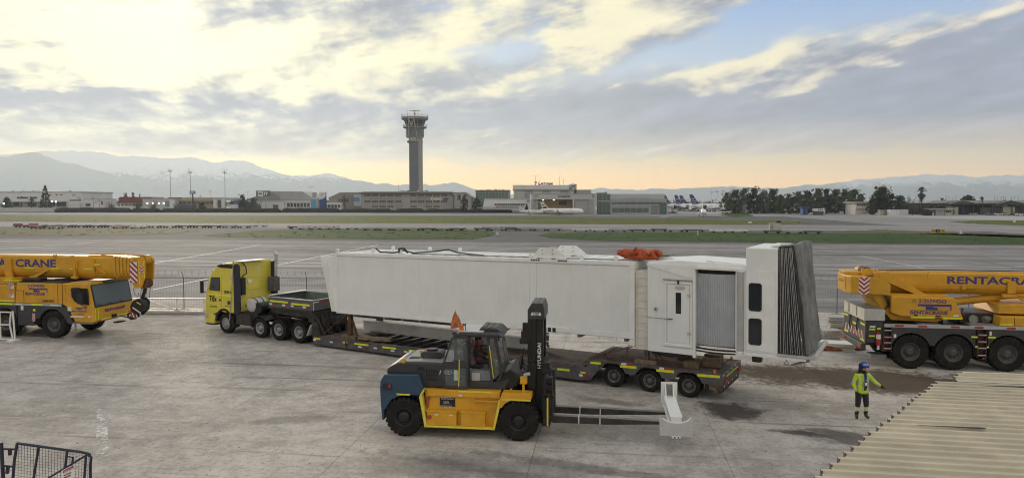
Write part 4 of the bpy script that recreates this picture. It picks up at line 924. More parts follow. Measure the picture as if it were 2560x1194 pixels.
for y in (Y0, Y1 - .06): K('side_fairing', MB().prism([(-6.60, 1.05), (-6.60, 3.66), (-6.30, 3.74), (-6.12, 3.60), (-6.10, 1.35), (-6.25, 1.05)], y, y + .06), dm, bev=.02)
for k in range(3): K('fairing_rib', MB().box(-6.5, -6.15, Y0 - .012, Y0, 1.7 + k * .55, 1.74 + k * .55), dm)
bw = K('back_wall', MB().box(-6.62, -6.58, Y0 + .06, Y1 - .06, 1.15, 3.70), tyellow)
for k in range(9):
    z = 1.35 + k * .26; K('wall_rib', MB().box(-6.58, -6.56, .75 if k < 8 else 1.1, Y1 - .15, z, z + .03), tyellow, bw)
K('wall_panel', MB().box(-6.58, -6.555, .95, 1.75, 2.25, 2.8), tyellow, bw, bev=.01)
K('round_cover', MB().cyl((-6.555, 1.05, 2.72), (-6.53, 1.05, 2.72), .12, n=16), white2, bw)
K('air_box', MB().box(-6.58, -6.40, .42, .68, 2.05, 2.95), black, bev=.02)
K('intake_pipe', MB().tube([(-6.5, .5, 2.95), (-6.45, .62, 3.1), (-6.42, .75, 3.15), (-6.42, .72, 3.5), (-6.5, .55, 3.75)], .03, 7), black)
K('wall_mark', MB().box(-6.578, -6.572, .6, .95, 3.42, 3.48).box(-6.578, -6.572, 1.2, 1.7, 3.42, 3.47).box(-6.578, -6.572, 1.65, 1.7, 3.1, 3.42), whtape, bw)
K('exhaust_stack', MB().cyl((-6.1, 2.42, 2.9), (-6.05, 2.42, 4.12), .085, n=12).cyl((-6.1, 2.42, 4.10), (-6.0, 2.38, 4.16), .12, n=10), silver)
K('exhaust_guard', MB().box(-6.4, -5.95, 2.15, 2.55, 2.1, 2.85), M('cage_grey', (.10, .10, .10), .5, .4, var=.4, scale=9))
for k in range(6): K('guard_bar', MB().box(-6.40 + k * .09, -6.385 + k * .09, 2.13, 2.15, 2.1, 2.9), midgrey)
K('chassis_rail', MB().box(-8.4, -.95, .85, 1.0, .72, 1.02).box(-8.4, -.95, 1.65, 1.8, .72, 1.02), dark)
K('engine_block', MB().box(-8.2, -6.2, .8, 1.85, .6, 1.15).box(-6.0, -4.3, .95, 1.7, .9, 1.3), grime)
K('air_tank', MB().cyl((-5.42, .18, 1.62), (-5.42, .95, 1.62), .34, n=22).lathe([(.34, .18), (.22, .12), (.0, .10)], c=(-5.42, 0, 1.62), n=22), lightgrey)
K('tank_strap', MB().lathe([(.35, .3), (.36, .3), (.36, .36), (.35, .36)], c=(-5.42, 0, 1.62), n=22).lathe([(.35, .7), (.36, .7), (.36, .76), (.35, .76)], c=(-5.42, 0, 1.62), n=22), black)
K('battery_box', MB().box(-6.5, -5.4, .1, .62, .55, 1.1), grime, bev=.02); K('step_box', MB().box(-6.0, -5.0, .22, .8, .95, 1.3), dark, bev=.02)
K('pump', MB().cyl((-4.95, .2, 1.5), (-4.95, .8, 1.5), .28, n=14), black)
for k in range(6): K('hose', MB().tube([(-6.4, .6 + .2 * k, 1.5), (-5.9, .7 + .15 * k, 1.25 + .07 * k), (-5.2, .8 + .15 * k, 1.35), (-4.4, .9 + .1 * k, 1.2)], .03, 6), black)
wheel(tk, -7.37 + 5, .12 - 1.3, .53, .53, .33, .29, -1, rimsteel, lugs=0, bolts=10, depth=.02, hubr=.5, lugh=0)
wheel(tk, -7.37 + 5, Y1 - .06 - 1.3, .53, .53, .33, .29, 1, rimsteel, lugs=0, bolts=10, depth=.02, hubr=.5, lugh=0)
for x, dual in ((-4.76, 0), (-3.42, 1), (-2.0, 1)):
    w = .33 if not dual else .36; r = .50 if not dual else .54
    for s, yy in ((-1, .12), (1, Y1 - .06)):
        wheel(tk, x + 5, yy - 1.3, r, r, w, .29, s, rimsteel, lugs=26 if dual else 0, bolts=10, depth=.16 if dual else .1, lugh=.02 if dual else 0)
        if dual: wheel(tk, x + 5, (yy + .40 * (-s)) - 1.3, r, r, w, .29, s, rimgrey, lugs=0, bolts=0, depth=.16, lugh=0)
    K('axle', MB().cyl((x, .4, r), (x, Y1 - .4, r), .1, n=10), grime)
def guard(x, r, w0=.1, w1=.72, a0=20, a1=160):
    mb = MB(); vs = []
    n = 9
    for i in range(n):
        a = R(a0 + (a1 - a0) * i / (n - 1)); vs += [(x + r * math.cos(a), w0, .54 + r * math.sin(a)), (x + r * math.cos(a), w1, .54 + r * math.sin(a)), (x + (r - .03) * math.cos(a), w0, .54 + (r - .03) * math.sin(a)), (x + (r - .03) * math.cos(a), w1, .54 + (r - .03) * math.sin(a))]
    for i in range(n - 1):
        q = 4 * i; mb.add([], []); mb.v = mb.v
        mb.f += [(q, q + 4, q + 5, q + 1), (q + 2, q + 3, q + 7, q + 6), (q, q + 2, q + 6, q + 4), (q + 1, q + 5, q + 7, q + 3)]
    mb.v = vs; return mb
K('mudguard', guard(-4.76, .60, a0=40, a1=185), dark); K('mudguard', guard(-3.42, .63, .35, .9, -5, 30), dark); K('mudguard', guard(-7.37, .62, .1, .5, -20, 40), dm)
K('mud_flap', MB().box(-6.72, -6.68, .1, .5, .38, .9), dm)
bxm = M('box_grey', (.10, .105, .115), .5, var=.12, scale=3, dirt=.4, dirtcol=(.16, .14, .13), streak=.2)
bgm = M('box_green', (.14, .19, .16), .6, var=.15, scale=3, dirt=.35)
bb = K('ballast_box', MB().box(-4.0, -.97, .08, .14, 1.66, 2.16).box(-4.0, -.97, 2.46, 2.52, 1.66, 2.2).box(-4.0, -3.94, .14, 2.46, 1.66, 2.22).box(-1.03, -.97, .14, 2.46, 1.66, 2.16), bxm, bev=.012)
K('box_floor', MB().box(-3.94, -1.03, .14, 2.46, 1.66, 1.72), bgm, bb)
K('box_lining', MB().box(-3.93, -1.04, .142, .15, 1.72, 2.15).box(-3.93, -1.04, 2.44, 2.455, 1.72, 2.18).box(-1.05, -1.035, .16, 2.44, 1.72, 2.15), bgm, bb)
K('box_rim', MB().box(-4.03, -.94, .05, .16, 2.16, 2.19).box(-.99, -.92, .16, 2.44, 2.162, 2.192), lightgrey, bb)
K('front_lid', MB().prism([(-4.05, 2.24), (-3.75, 2.24), (-3.75, 2.27), (-4.05, 2.27)], .1, 2.5), M('lid_pale', (.55, .57, .54), .6, var=.1), bb)
for x in (-2.52,): K('box_post', MB().box(x, x + .06, .04, .08, 1.62, 2.16), bxm, bb)
K('box_sill', MB().box(-4.0, -.97, .03, .08, 1.60, 1.68), dark, bb)
K('box_hook', MB().tube([(-3.1, .02, 2.2), (-3.1, .02, 2.3), (-2.95, .02, 2.3), (-2.95, .02, 2.2)], .015, 6), blk, bb)
K('scrap', MB().ball((-1.9, 1.2, 1.78), .4, .5, .12, 10, 6).ball((-1.5, .9, 1.8), .25, .2, .1, 8, 5).box(-2.3, -1.6, 1.0, 1.2, 1.8, 1.9), lightgrey)
for a, b, z, m in ((-3.88, -2.62, 2.02, hivis), (-2.40, -1.12, 1.98, hivis)): reflector(tk, a + 5, b + 5, .05 - 1.3, z - .09, z, m)
for a, m in ((-3.92, whtape), (-3.7, redtape), (-3.0, whtape), (-2.75, redtape), (-2.42, whtape), (-1.6, whtape), (-1.38, redtape)): reflector(tk, a + 5, a + .2 + 5, .05 - 1.3, 1.78, 1.86, m)
K('rear_reflector', MB().box(-.97, -.96, .12, .16, 1.7, 2.1).box(-.97, -.96, .16, .5, 2.05, 2.1), whtape); K('rear_reflector', MB().box(-.965, -.955, .6, 1.9, 2.0, 2.08), redtape)
K('sub_frame', MB().box(-3.9, -1.0, .3, 2.3, 1.30, 1.60), grime); K('coupling', MB().box(-1.2, -.3, .9, 1.75, .95, 1.3), grime, bev=.03)
for s, y in ((-1, Y0), (1, Y1)):
    mr = K('mirror', MB().box(-8.98, -8.86, y + s * .16 - .09, y + s * .16 + .09, 2.05, 2.72), blk, bev=.04); K('mirror_arm', MB().cyl((-8.85, y, 2.1), (-8.9, y + s * .16, 2.15), .02, n=6).cyl((-8.6, y, 2.75), (-8.9, y + s * .16, 2.68), .02, n=6), blk, mr)
K('beacon_bar', MB().box(-8.62, -8.42, .3, 2.2, 3.08, 3.12), charcoal)
for y in (.4, 1.3, 2.1): K('beacon', MB().cyl((-8.52, y, 3.12), (-8.52, y, 3.28), .09, .07, n=10), amber)
K('roof_lamp', MB().cyl((-8.1, .3, 3.42), (-8.1, .3, 3.5), .05, n=8), blk)
K('whip_pole', MB().tube([(-6.85, -.02, .75), (-6.7, 0, 2.2), (-6.5, .02, 3.9)], .02, 6), M('pole_grey', (.4, .4, .38), .5)); K('side_lamp', MB().cyl((-6.78, .04, 2.95), (-6.78, .06, 2.95), .08, n=12), lightgrey)
def tt(s, u0, v0, u1, h, mat, **kw):
    (xa, za) = side(TF, u0, v0, Y0 - .02); (xb, zb) = side(TF, u1, v0, Y0 - .02)
    return text(s, tk, (xa + 5, Y0 - .022 - 1.3, za), h, mat, **kw)
tt('TiEx', 523, 751, 545, .28, blk, bold=.012, sx=.8, shear=.1); tt('CB BT 96', 525, 767, 545, .11, blk, sx=.9); tt('CB BT 96', 560, 732, 578, .13, blk, bold=.006, sx=.8)
tt('289', 568, 760, 580, .18, blk, bold=.008, sx=.8); tt('www.tiex.cl', 562, 765, 585, .06, blk)
# ================================================================ FORKLIFT
KF = (-3.19, 20.63, -7.5)
fk = thing('forklift_truck', 'big yellow and navy forklift truck with black mast in the foreground', 'forklift', KF[:2], -7.5)
def Q(name, mb, mat, parent=fk, **kw): return obj(name, mb, mat, parent, **kw)
FW = 2.42
for x, r in ((0, .575), (3.40, .585)):
    wheel(fk, x, 0, r, r, .36, .27, -1, black, lugs=24, lugh=.035, depth=.10, hubr=.55)
    wheel(fk, x, FW, r, r, .36, .27, 1, black, lugs=24, lugh=.035, depth=.10, hubr=.55)
    if x: wheel(fk, x, .40, r, r, .36, .27, -1, black, lugs=24, lugh=.035, depth=.10, hubr=.55)
    Q('axle', MB().cyl((x, .3, r), (x, FW - .3, r), .14, n=12), black)
# counterweight, rounded in plan
def cwt():
    mb = MB(); prof = [(-.68, .45), (-.72, .95), (-.74, 1.40), (-.72, 1.62), (-.60, 1.82), (.44, 1.84), (.58, 1.46), (.50, 1.24), (-.10, 1.20), (-.38, 1.08), (-.60, .75), (-.62, .45)]
    mb.prism(prof, .04, FW - .04); return mb
Q('counterweight', cwt(), navy, bev=.09)
Q('counterweight_core', MB().box(-.55, .5, .42, FW - .42, .40, 1.3), navy)
Q('tail_lamp_recess', MB().prism(rrect(-.64, -.36, 1.36, 1.56, .05), .02, .045), M('recess', (.008, .02, .04), .6)); Q('tail_lamp', MB().box(-.46, -.40, .01, .03, 1.44, 1.54), redtape)
Q('counterweight_tape', MB().box(-.22, .18, .025, .04, 1.225, 1.27), ytape)
# hood
hd = Q('hood', MB().prism([(-.62, 1.80), (-.56, 1.98), (-.30, 2.12), (.02, 2.16), (1.5, 2.14), (1.55, 1.42), (.56, 1.42), (.40, 1.80)], .28, FW - .28), charcoal, bev=.05)
Q('hood_top', MB().prism([(-.10, 2.165), (.5, 2.18), (1.35, 2.17), (1.35, 2.15), (-.10, 2.145)], .35, FW - .35), M('hood_grey', (.26, .265, .27), .45, var=.08, dirt=.2), hd, bev=.01)
for k in range(6): Q('louvre', MB().box(-.02 + (k % 6) * .055, .01 + (k % 6) * .055, .7, .95, 2.16, 2.19), black, hd)
for i in range(3):
    for k in range(5): Q('vent_slot', MB().prism([(.62 + k * .075, 1.62 + i * .12), (.66 + k * .075, 1.62 + i * .12), (.645 + k * .075, 1.71 + i * .12), (.605 + k * .075, 1.71 + i * .12)], .268, .279), black, hd)
for k in range(5): Q('vent_slot', MB().prism([(.36 + k * .045, 1.92), (.385 + k * .045, 1.92), (.37 + k * .045, 2.02), (.345 + k * .045, 2.02)], .268, .279), black, hd)
ex = Q('air_cleaner', MB().prism([(.34, 2.18), (.95, 2.18), (1.0, 2.32), (.92, 2.38), (.38, 2.38), (.31, 2.32)], .75, 1.3), charcoal, bev=.02)
Q('cleaner_cap', MB().cyl((.62, 1.02, 2.38), (.62, 1.02, 2.43), .17, n=18), black, ex)
for x, y in ((-.08, .34), (.12, 1.6)): Q('lifting_eye', MB().box(x - .05, x + .05, y - .05, y + .05, 2.0, 2.16).cyl((x, y - .05, 2.20), (x, y + .05, 2.20), .055, n=10), fyellow, bev=.01)
text('160D-7E', fk, (.98, .272, 1.83), .11, wht, bold=.004, sx=1.15, shear=.25)
# body side: frame, tank boxes, steps
Q('frame_side', MB().prism([(.58, 1.40), (2.86, 1.40), (2.83, 1.2), (2.70, .36), (.66, .34)], .22, .5), fyellow, bev=.015)
Q('frame_side', MB().prism([(.58, 1.40), (2.86, 1.40), (2.70, .36), (.66, .34)], FW - .5, FW - .22), fyellow, bev=.015)
Q('frame_core', MB().box(.5, 2.9, .5, FW - .5, .42, 1.36), dark)
Q('upper_beam', MB().box(.66, 2.84, .14, .24, 1.20, 1.40), fyellow, bev=.012)
Q('beam_tape', MB().box(1.60, 2.60, .13, .142, 1.345, 1.39), ytape)
for a, b in ((.68, 1.57), (1.70, 2.42)):
    tb = Q('tank_box', MB().box(a, b, .05, .3, .36, .76), fyellow, bev=.02); Q('box_lip', MB().box(a - .02, b + .02, .03, .3, .76, .80), fyellow, tb)
Q('step_plate', MB().box(2.42, 2.66, .06, .3, .36, .38).box(2.1, 2.8, .08, .24, 1.10, 1.13), fyellow)
Q('sill', MB().box(.66, 2.68, .02, .3, .30, .36), ytape, bev=.01)
Q('arch_strip', MB().prism([(.46, 1.20), (.55, 1.20), (.70, .30), (.62, .30)], .02, .25).prism([(.46, 1.22), (.58, 1.42), (.62, 1.42), (.53, 1.2)], .04, .25), ytape)
Q('arch_strip', MB().prism([(2.64, .30), (2.70, .30), (2.90, 1.16), (2.83, 1.20)], .02, .25), ytape)
fd = Q('front_fender', MB().prism([(2.86, 1.20), (2.92, 1.40), (3.78, 1.40), (3.78, 1.24), (3.20, 1.20), (3.02, 1.10), (2.90, .95), (2.84, 1.0)], .0, .42), fyellow, bev=.015)
Q('fender_tape', MB().box(2.92, 3.76, -.01, .004, 1.19, 1.235), ytape, fd)
Q('front_fender', MB().prism([(2.86, 1.20), (2.92, 1.40), (3.78, 1.40), (3.78, 1.24), (2.90, 1.1)], FW - .42, FW), fyellow, bev=.015)
Q('lamp_post', MB().box(3.50, 3.57, .12, .19, 1.40, 1.80).box(3.44, 3.64, .08, .24, 1.66, 1.86), fyellow, bev=.012)
Q('work_lamp', MB().cyl((3.56, .1, 1.92), (3.72, .05, 1.98), .045, n=10), lightgrey)
pl = Q('rental_plate', MB().box(1.04, 1.50, .205, .218, .86, 1.18), blk)
for k in range(12): Q('plate_edge', MB().prism([(1.04 + k * .0383, 1.15), (1.06 + k * .0383, 1.15), (1.075 + k * .0383, 1.18), (1.055 + k * .0383, 1.18)], .201, .205).prism([(1.04 + k * .0383, .86), (1.06 + k * .0383, .86), (1.075 + k * .0383, .885), (1.055 + k * .0383, .885)], .201, .205), wht, pl)
text('GRUAS PROVICA', fk, (1.08, .202, 1.10), .035, wht); text('22 723 3067\n22 723 3068\n9 8 7700 7766', fk, (1.15, .202, 1.03), .022, wht); text('www.gruasprovica.cl', fk, (1.06, .202, .90), .03, wht, sx=.95)
for x, z, m, nm in ((.70, .62, redtape, 'fuel_cap'),): Q(nm, MB().cyl((x + .06, .04, z - .02), (x + .06, .06, z - .02), .07, n=14), M('cap_red', (.42, .06, .03), .5))
for x in (.92, 1.36): Q('sticker', MB().box(x, x + .1, .045, .051, .66, .70), whtape)
Q('sticker', MB().box(1.62, 1.72, .13, .139, 1.22, 1.28), whtape)
Q('tank_strap', MB().prism([(.60, 1.14), (.76, 1.14), (.72, 1.04), (.70, .84), (.66, .84)], .18, .219), M('strap_red', (.33, .10, .04), .6))
# cab
ch = Q('cab_base', MB().prism([(1.52, 1.42), (2.62, 1.40), (2.95, 1.40), (3.10, 1.72), (2.70, 1.62), (1.88, 1.62), (1.52, 1.62)], .38, FW - .55), charcoal, bev=.02)
Q('cab_seat_box', MB().box(1.90, 2.55, .5, 1.2, 1.5, 1.92), M('cab_interior', (.20, .22, .25), .6), ch); Q('console', MB().box(1.95, 2.2, .44, .5, 1.62, 1.85), lightgrey, ch, bev=.01)
py0, py1 = .40, 1.72
posts = [((1.52, 1.6), (1.46, 2.95)), ((1.86, 1.6), (1.88, 2.98)), ((2.68, 1.45), (2.86, 1.9)), ((2.86, 1.9), (2.66, 2.98))]
for (a, za), (b, zb) in posts:
    for y in (py0, py1): Q('cab_post', MB().bar((a, y, za), (b, y, zb), .09, .07), charcoal)
Q('cab_post', MB().bar((2.58, py0, 1.5), (2.46, py0, 2.95), .07, .07), charcoal)
Q('post_tape', MB().bar((2.62, py0 - .04, 1.75), (2.50, py0 - .04, 2.70), .02, .045), ytape)
Q('cab_roof', MB().prism([(1.42, 2.94), (1.46, 3.03), (2.2, 3.06), (2.78, 3.05), (2.90, 2.94), (2.70, 2.93)], py0 - .06, py1 + .06), charcoal, bev=.04)
Q('roof_plate', MB().box(1.56, 2.30, py0 + .05, py1 - .05, 3.055, 3.09), lightgrey, bev=.01)
vs_ = Q('roof_visor', MB().prism([(2.12, 3.06), (2.18, 3.16), (2.70, 3.14), (2.82, 3.04), (2.80, 3.0)], py0 + .25, py1 - .02), charcoal, bev=.03)
for k in range(3): Q('visor_slat', MB().box(2.2 + k * .17, 2.32 + k * .17, py0 + .32, py1 - .08, 3.16 - .01 * k, 3.175 - .01 * k), black, vs_)
Q('windscreen', MB().prism([(2.90, 1.92), (2.70, 2.94), (2.72, 2.95), (2.93, 1.93)], py0 + .05, py1 - .05), gcab)
Q('side_window', MB().prism([(2.60, 1.66), (2.84, 1.92), (2.66, 2.90), (2.50, 2.90)], py0 - .01, py0), gcab)
Q('far_window', MB().box(1.55, 2.55, py1 - .01, py1, 1.75, 2.92), gcab); Q('rear_window', MB().box(1.50, 1.51, py0 + .05, py1 - .05, 1.8, 2.9), gcab)
Q('wiper', MB().bar((2.93, .8, 2.0), (2.80, .95, 2.75), .015).bar((2.95, 1.2, 1.95), (2.84, 1.3, 2.6), .015), black)
Q('dash', MB().prism([(2.55, 1.62), (2.80, 1.62), (2.80, 2.0), (2.62, 2.05)], .55, 1.55), black, bev=.02)
Q('steering_column', MB().cyl((2.62, .95, 1.9), (2.46, .95, 2.12), .03, n=8).tube([(2.44 + .05 * math.cos(a * .5236), .95 + .19 * math.sin(a * .5236), 2.13 + .10 * math.cos(a * .5236)) for a in range(13)], .018, 6), black)
Q('seat', MB().box(1.75, 2.2, .70, 1.22, 1.92, 2.04).prism([(1.68, 1.98), (1.80, 1.98), (1.72, 2.62), (1.60, 2.62)], .72, 1.20), black, bev=.04)
# open door hinged at the rear, folded back along the hood
dv = Q('door_frame', MB().bar((1.86, .20, 1.48), (1.87, .20, 2.97), .06, .05).bar((1.43, .20, 2.93), (1.87, .20, 2.97), .05, .06).bar((1.16, .20, 2.16), (1.43, .20, 2.93), .06, .05).bar((1.16, .20, 2.16), (1.12, .20, 1.9), .05, .05).bar((1.12, .20, 1.92), (1.20, .20, 1.50), .06, .05).bar((1.18, .20, 1.49), (1.86, .20, 1.46), .05, .06), charcoal)
Q('door_panel', MB().prism([(1.14, 2.22), (1.85, 2.24), (1.85, 2.05), (1.14, 2.03)], .18, .22), charcoal, dv, bev=.01)
Q('upper_pane', MB().prism([(1.20, 2.24), (1.84, 2.26), (1.84, 2.94), (1.45, 2.90)], .196, .204), gcab, dv); Q('lower_pane', MB().prism([(1.15, 2.02), (1.84, 2.04), (1.84, 1.50), (1.22, 1.52)], .196, .204), gcab, dv)
Q('door_note', MB().box(1.47, 1.59, .188, .194, 1.68, 1.98), M('note_green', (.45, .58, .50), .6), dv); Q('door_rail', MB().bar((1.62, .17, 1.5), (1.64, .17, 2.3), .025), ytape, dv)
Q('door_hinge', MB().box(1.86, 1.92, .2, .42, 1.62, 1.68).box(1.86, 1.92, .2, .42, 2.75, 2.81), black)
# flag on its whip
fg = Q('flag_pole', MB().cyl((1.46, .55, 2.9), (1.47, .5, 3.72), .012, n=6), lightgrey)
def flag():
    mb = MB(); pts = []
    for i in range(6):
        for j in range(6):
            k, q = i / 5, j / 5; w = (1 - q) * .02 + q * .36 if True else 0
            pts.append((1.47 - .02 + (k - .45) * (.02 + .30 * math.sin(min(1, q * 1.1) * 1.6)), .49 + .04 * math.sin(k * 6 + q * 3), 3.66 - .46 * q - .06 * (1 - k) * q))
    mb.add(pts, [(i * 6 + j, i * 6 + j + 1, (i + 1) * 6 + j + 1, (i + 1) * 6 + j) for i in range(5) for j in range(5)]); return mb
def flagmat():
    m = M('flag_orange', (.48, .15, .07), .8, var=.2, scale=12); return m
Q('flag', flag(), flagmat()); Q('flag_cross', MB().bar((1.36, .44, 3.22), (1.60, .44, 3.58), .03, .006).bar((1.60, .45, 3.26), (1.40, .45, 3.42), .03, .006), M('flag_yellow', (.6, .45, .08), .7))
Q('beacon', MB().cyl((1.62, .6, 3.05), (1.62, .6, 3.24), .07, .06, n=12), amber); Q('beacon_guard', MB().bar((1.52, .6, 3.0), (1.70, .6, 3.3), .02).bar((1.74, .6, 3.0), (1.74, .6, 3.3), .02), black)
Q('work_lamp', MB().box(1.38, 1.48, .42, .56, 2.97, 3.06), black); Q('rear_mirror', MB().box(2.76, 2.80, .3, .42, 2.85, 3.0), black)
# mast
ms = Q('mast', MB().box(3.60, 3.84, .62, .80, .38, 3.70).box(3.60, 3.84, FW - .80, FW - .62, .38, 3.70), black, bev=.01)
Q('inner_channel', MB().box(3.84, 4.06, .70, .86, .34, 3.72).box(3.84, 4.06, FW - .86, FW - .70, .34, 3.72), black, bev=.01)
Q('mast_head', MB().prism([(3.60, 3.46), (4.10, 3.46), (4.10, 3.74), (4.04, 3.94), (3.72, 3.94), (3.60, 3.74)], .60, FW - .60), charcoal, bev=.015)
for x in (3.72, 3.92):
    for y in (.9, 1.5): Q('bolt', MB().cyl((x, y, 3.94), (x, y, 3.955), .025, n=8), black)
Q('cross_tie', MB().box(3.64, 3.80, .8, FW - .8, 2.9, 3.1).box(3.64, 3.80, .8, FW - .8, 1.5, 1.7).box(3.64, 3.80, .8, FW - .8, .5, .75), black)
for y in (.96, FW - .96): Q('lift_ram', MB().cyl((3.72, y, .5), (3.72, y, 3.0), .075, n=14).cyl((3.72, y, 3.0), (3.72, y, 3.5), .05, n=12), black)
for k in range(4): Q('lift_chain', MB().box(3.90, 3.93, .95 + k * .16, .99 + k * .16, .9, 3.5), grime)
text('HYUNDAI', fk, (3.985, .596, 1.70), .11, wht, rot=(90, -90, 0), bold=.004, sx=1.25) if False else None
lt = text('HYUNDAI', fk, (0, 0, 0), .105, wht, bold=.003); lt.matrix_local = Matrix.Translation((3.99, .692, 1.98)) @ Matrix.Rotation(R(90), 4, 'X') @ Matrix.Rotation(R(90), 4, 'Z') @ Matrix.Diagonal((1.15, 1, 1, 1))
Q('number_plate', MB().prism([(3.70, 3.58), (4.00, 3.58), (4.00, 3.63), (3.97, 3.67), (3.73, 3.67), (3.70, 3.63)], .585, .60), whtape); text('127', fk, (3.76, .58, 3.595), .065, blk, bold=.004, sx=1.3)
Q('mast_bracket', MB().box(3.40, 3.62, .64, .82, 2.86, 3.10).box(3.44, 3.62, .68, .8, 3.1, 3.34).box(3.36, 3.62, .62, .8, 2.72, 2.88), black, bev=.015)
Q('mast_hose', MB().tube([(3.70, .58, 3.4), (3.68, .55, 2.9), (3.60, .54, 2.5), (3.72, .56, 2.2)], .025, 6).tube([(3.50, .6, 2.6), (3.44, .6, 2.3), (3.50, .6, 2.1), (3.62, .6, 2.05)], .02, 6), black)
Q('hose_box', MB().box(3.60, 3.86, .55, .62, 1.4, 2.16), black, bev=.02)
Q('round_mirror', MB().cyl((3.40, .45, 2.22), (3.46, .45, 2.22), .22, n=18), black); Q('mirror_arm', MB().cyl((3.46, .45, 2.1), (3.62, .6, 1.9), .02, n=6), black)
Q('tilt_ram', MB().cyl((2.95, .55, 1.45), (3.62, .60, 1.82), .07, n=12).cyl((2.7, .5, 1.35), (2.98, .54, 1.46), .10, n=12), black)
Q('cowl', MB().prism([(2.60, 1.42), (3.20, 1.42), (3.45, 1.78), (3.10, 2.0), (2.9, 1.9)], .42, FW - .5), black, bev=.03)
# carriage and forks
cg = Q('carriage', MB().box(4.08, 4.20, .25, FW - .25, .42, .62).box(4.08, 4.20, .25, FW - .25, 1.55, 1.78).box(4.08, 4.18, .35, .5, .5, 1.7).box(4.08, 4.18, FW - .5, FW - .35, .5, 1.7).box(4.02, 4.1, .6, FW - .6, .4, 2.2), black, bev=.012)
for z, x in ((2.06, 4.18), (1.9, 4.22), (1.62, 4.24), (1.40, 4.26), (1.15, 4.28)): Q('roller_bracket', MB().box(4.05, x + .1, .40, .62, z, z + .17), black, cg, bev=.03)
Q('side_shift_ram', MB().cyl((4.14, .3, 1.25), (4.14, FW - .3, 1.25), .07, n=12), black, cg)
Q('backrest_plate', MB().box(4.06, 4.30, .30, .62, .38, 1.35), black, cg, bev=.02); Q('carriage_tape', MB().box(4.20, 4.245, .29, .302, .40, 1.22), ytape, cg)
for y in (.62, 1.58):
    f = Q('fork', MB().prism([(4.26, 1.75), (4.34, 1.75), (4.36, .60), (6.0, .585), (8.1, .53), (8.1, .50), (5.9, .40), (4.32, .40), (4.26, .5)], y, y + .22), M('fork_steel', (.045, .042, .04), .5, .3, var=.3, scale=4, dirt=.5, dirtcol=(.12, .11, .10)), bev=.008)
    for x in (5.10, 5.72): obj('fork_band', MB().box(x, x + .03, y - .004, y + .224, .40 if x < 5.5 else .41, .598 if x < 5.5 else .592), whtape, f)
    obj('fork_wear', MB().prism([(4.4, .602), (6.0, .588), (8.0, .534), (8.0, .536), (6.0, .59), (4.4, .604)], y + .02, y + .2), M('worn_steel', (.25, .24, .23), .45, .5, var=.2), f)
# ================================================================ WHITE SUPPORT BRACKET on the forks
bk = thing('steel_bracket', 'white steel beam with a curved cradle plate resting across the fork tips', 'bracket', toworld(KF, 7.86, 0.0, .02), -7.5)
cr = [(-.45, .33), (.45, .33), (.47, .86), (.43, .88)] + [(.40 * math.cos(R(a)) * 1.0, .90 + .20 * math.sin(R(a))) for a in range(-8, -173, -15)] + [(-.43, .88), (-.47, .86)]
obj('cradle_plate', MB().prism(cr, -.02, .02), M('bracket_grey', (.52, .54, .56), .4, var=.05), bk, bev=.004)
rim = [(.43, .885), (.46, .87)]
obj('cradle_rim', MB().tube([(p[0], .0, p[1] + .005) for p in cr[4:-2]], .022, 6), white2, bk)
obj('beam', MB().prismx([(.02, .60), (2.30, .62), (2.30, .86), (.02, .86)], -.15, .15), white2, bk, bev=.01)
obj('beam_side', MB().prismx([(.03, .56), (2.28, .57), (2.28, .60), (.03, .60)], -.19, .19).prismx([(.03, .862), (2.28, .862), (2.28, .88), (.03, .88)], -.17, .17), white2, bk)
obj('end_plate', MB().box(-.25, .25, 2.30, 2.34, .60, 1.28), white2, bk, bev=.005)
obj('end_web', MB().prismx([(1.95, .88), (2.30, .88), (2.30, 1.24)], -.13, -.10).prismx([(1.95, .88), (2.30, .88), (2.30, 1.24)], .10, .13), white2, bk)
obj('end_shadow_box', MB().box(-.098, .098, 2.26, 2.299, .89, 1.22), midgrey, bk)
obj('foot', MB().box(-.12, .12, -.06, .04, .29, .34), white2, bk)
for x, z in ((-.42, .55), (.42, .55), (-.43, .8), (.43, .8)): obj('bolt', MB().cyl((x, -.03, z), (x, -.02, z), .015, n=8), white2, bk)
for x in (-.04, .06): obj('bolt', MB().cyl((x, -.075, .315), (x, -.06, .315), .02, n=8), blk, bk)
# ================================================================ MOBILE CRANES
RF = (16.49, 29.09, -8); LF = (-23.27, 35.76, -9)
cdark = M('carrier_dark', (.04, .043, .052), .5, var=.15, scale=3, dirt=.35, dirtcol=(.11, .10, .09))
ctyre = M('tyre_rubber', (0, 0, 0)); clogo = blue
def boom_section(x0, x1, y0, y1, z0, z1):
    """egg-shaped boom box: flat top and sides, rounded belly"""
    ym = (y0 + y1) / 2; hw = (y1 - y0) / 2; r = min(hw, (z1 - z0) * .45)
    pts = [(y0, z1 - .06), (y0 + .06, z1), (y1 - .06, z1), (y1, z1 - .06)] + [(ym + hw * math.cos(R(a)), z0 + r + r * math.sin(R(a))) for a in range(0, -181, -18)]
    return MB().prismx(pts, x0, x1)
def logo(parent, x, y, z, s, m):
    """crane pictogram: long bar, cab and hook"""
    t = text('', parent, (x, y, z), .01, m) if False else None
    obj('pictogram', MB().box(x, x + 1.9 * s, y - .004, y, z, z + .13 * s).box(x + .45 * s, x + .85 * s, y - .004, y, z - .22 * s, z - .01).prism([(x + .85 * s, z - .22 * s), (x + 1.15 * s, z - .22 * s), (x + 1.1 * s, z - .08 * s), (x + .87 * s, z - .02)], y - .004, y).box(x + 1.82 * s, x + 1.9 * s, y - .004, y, z - .22 * s, z - .01), m, parent)
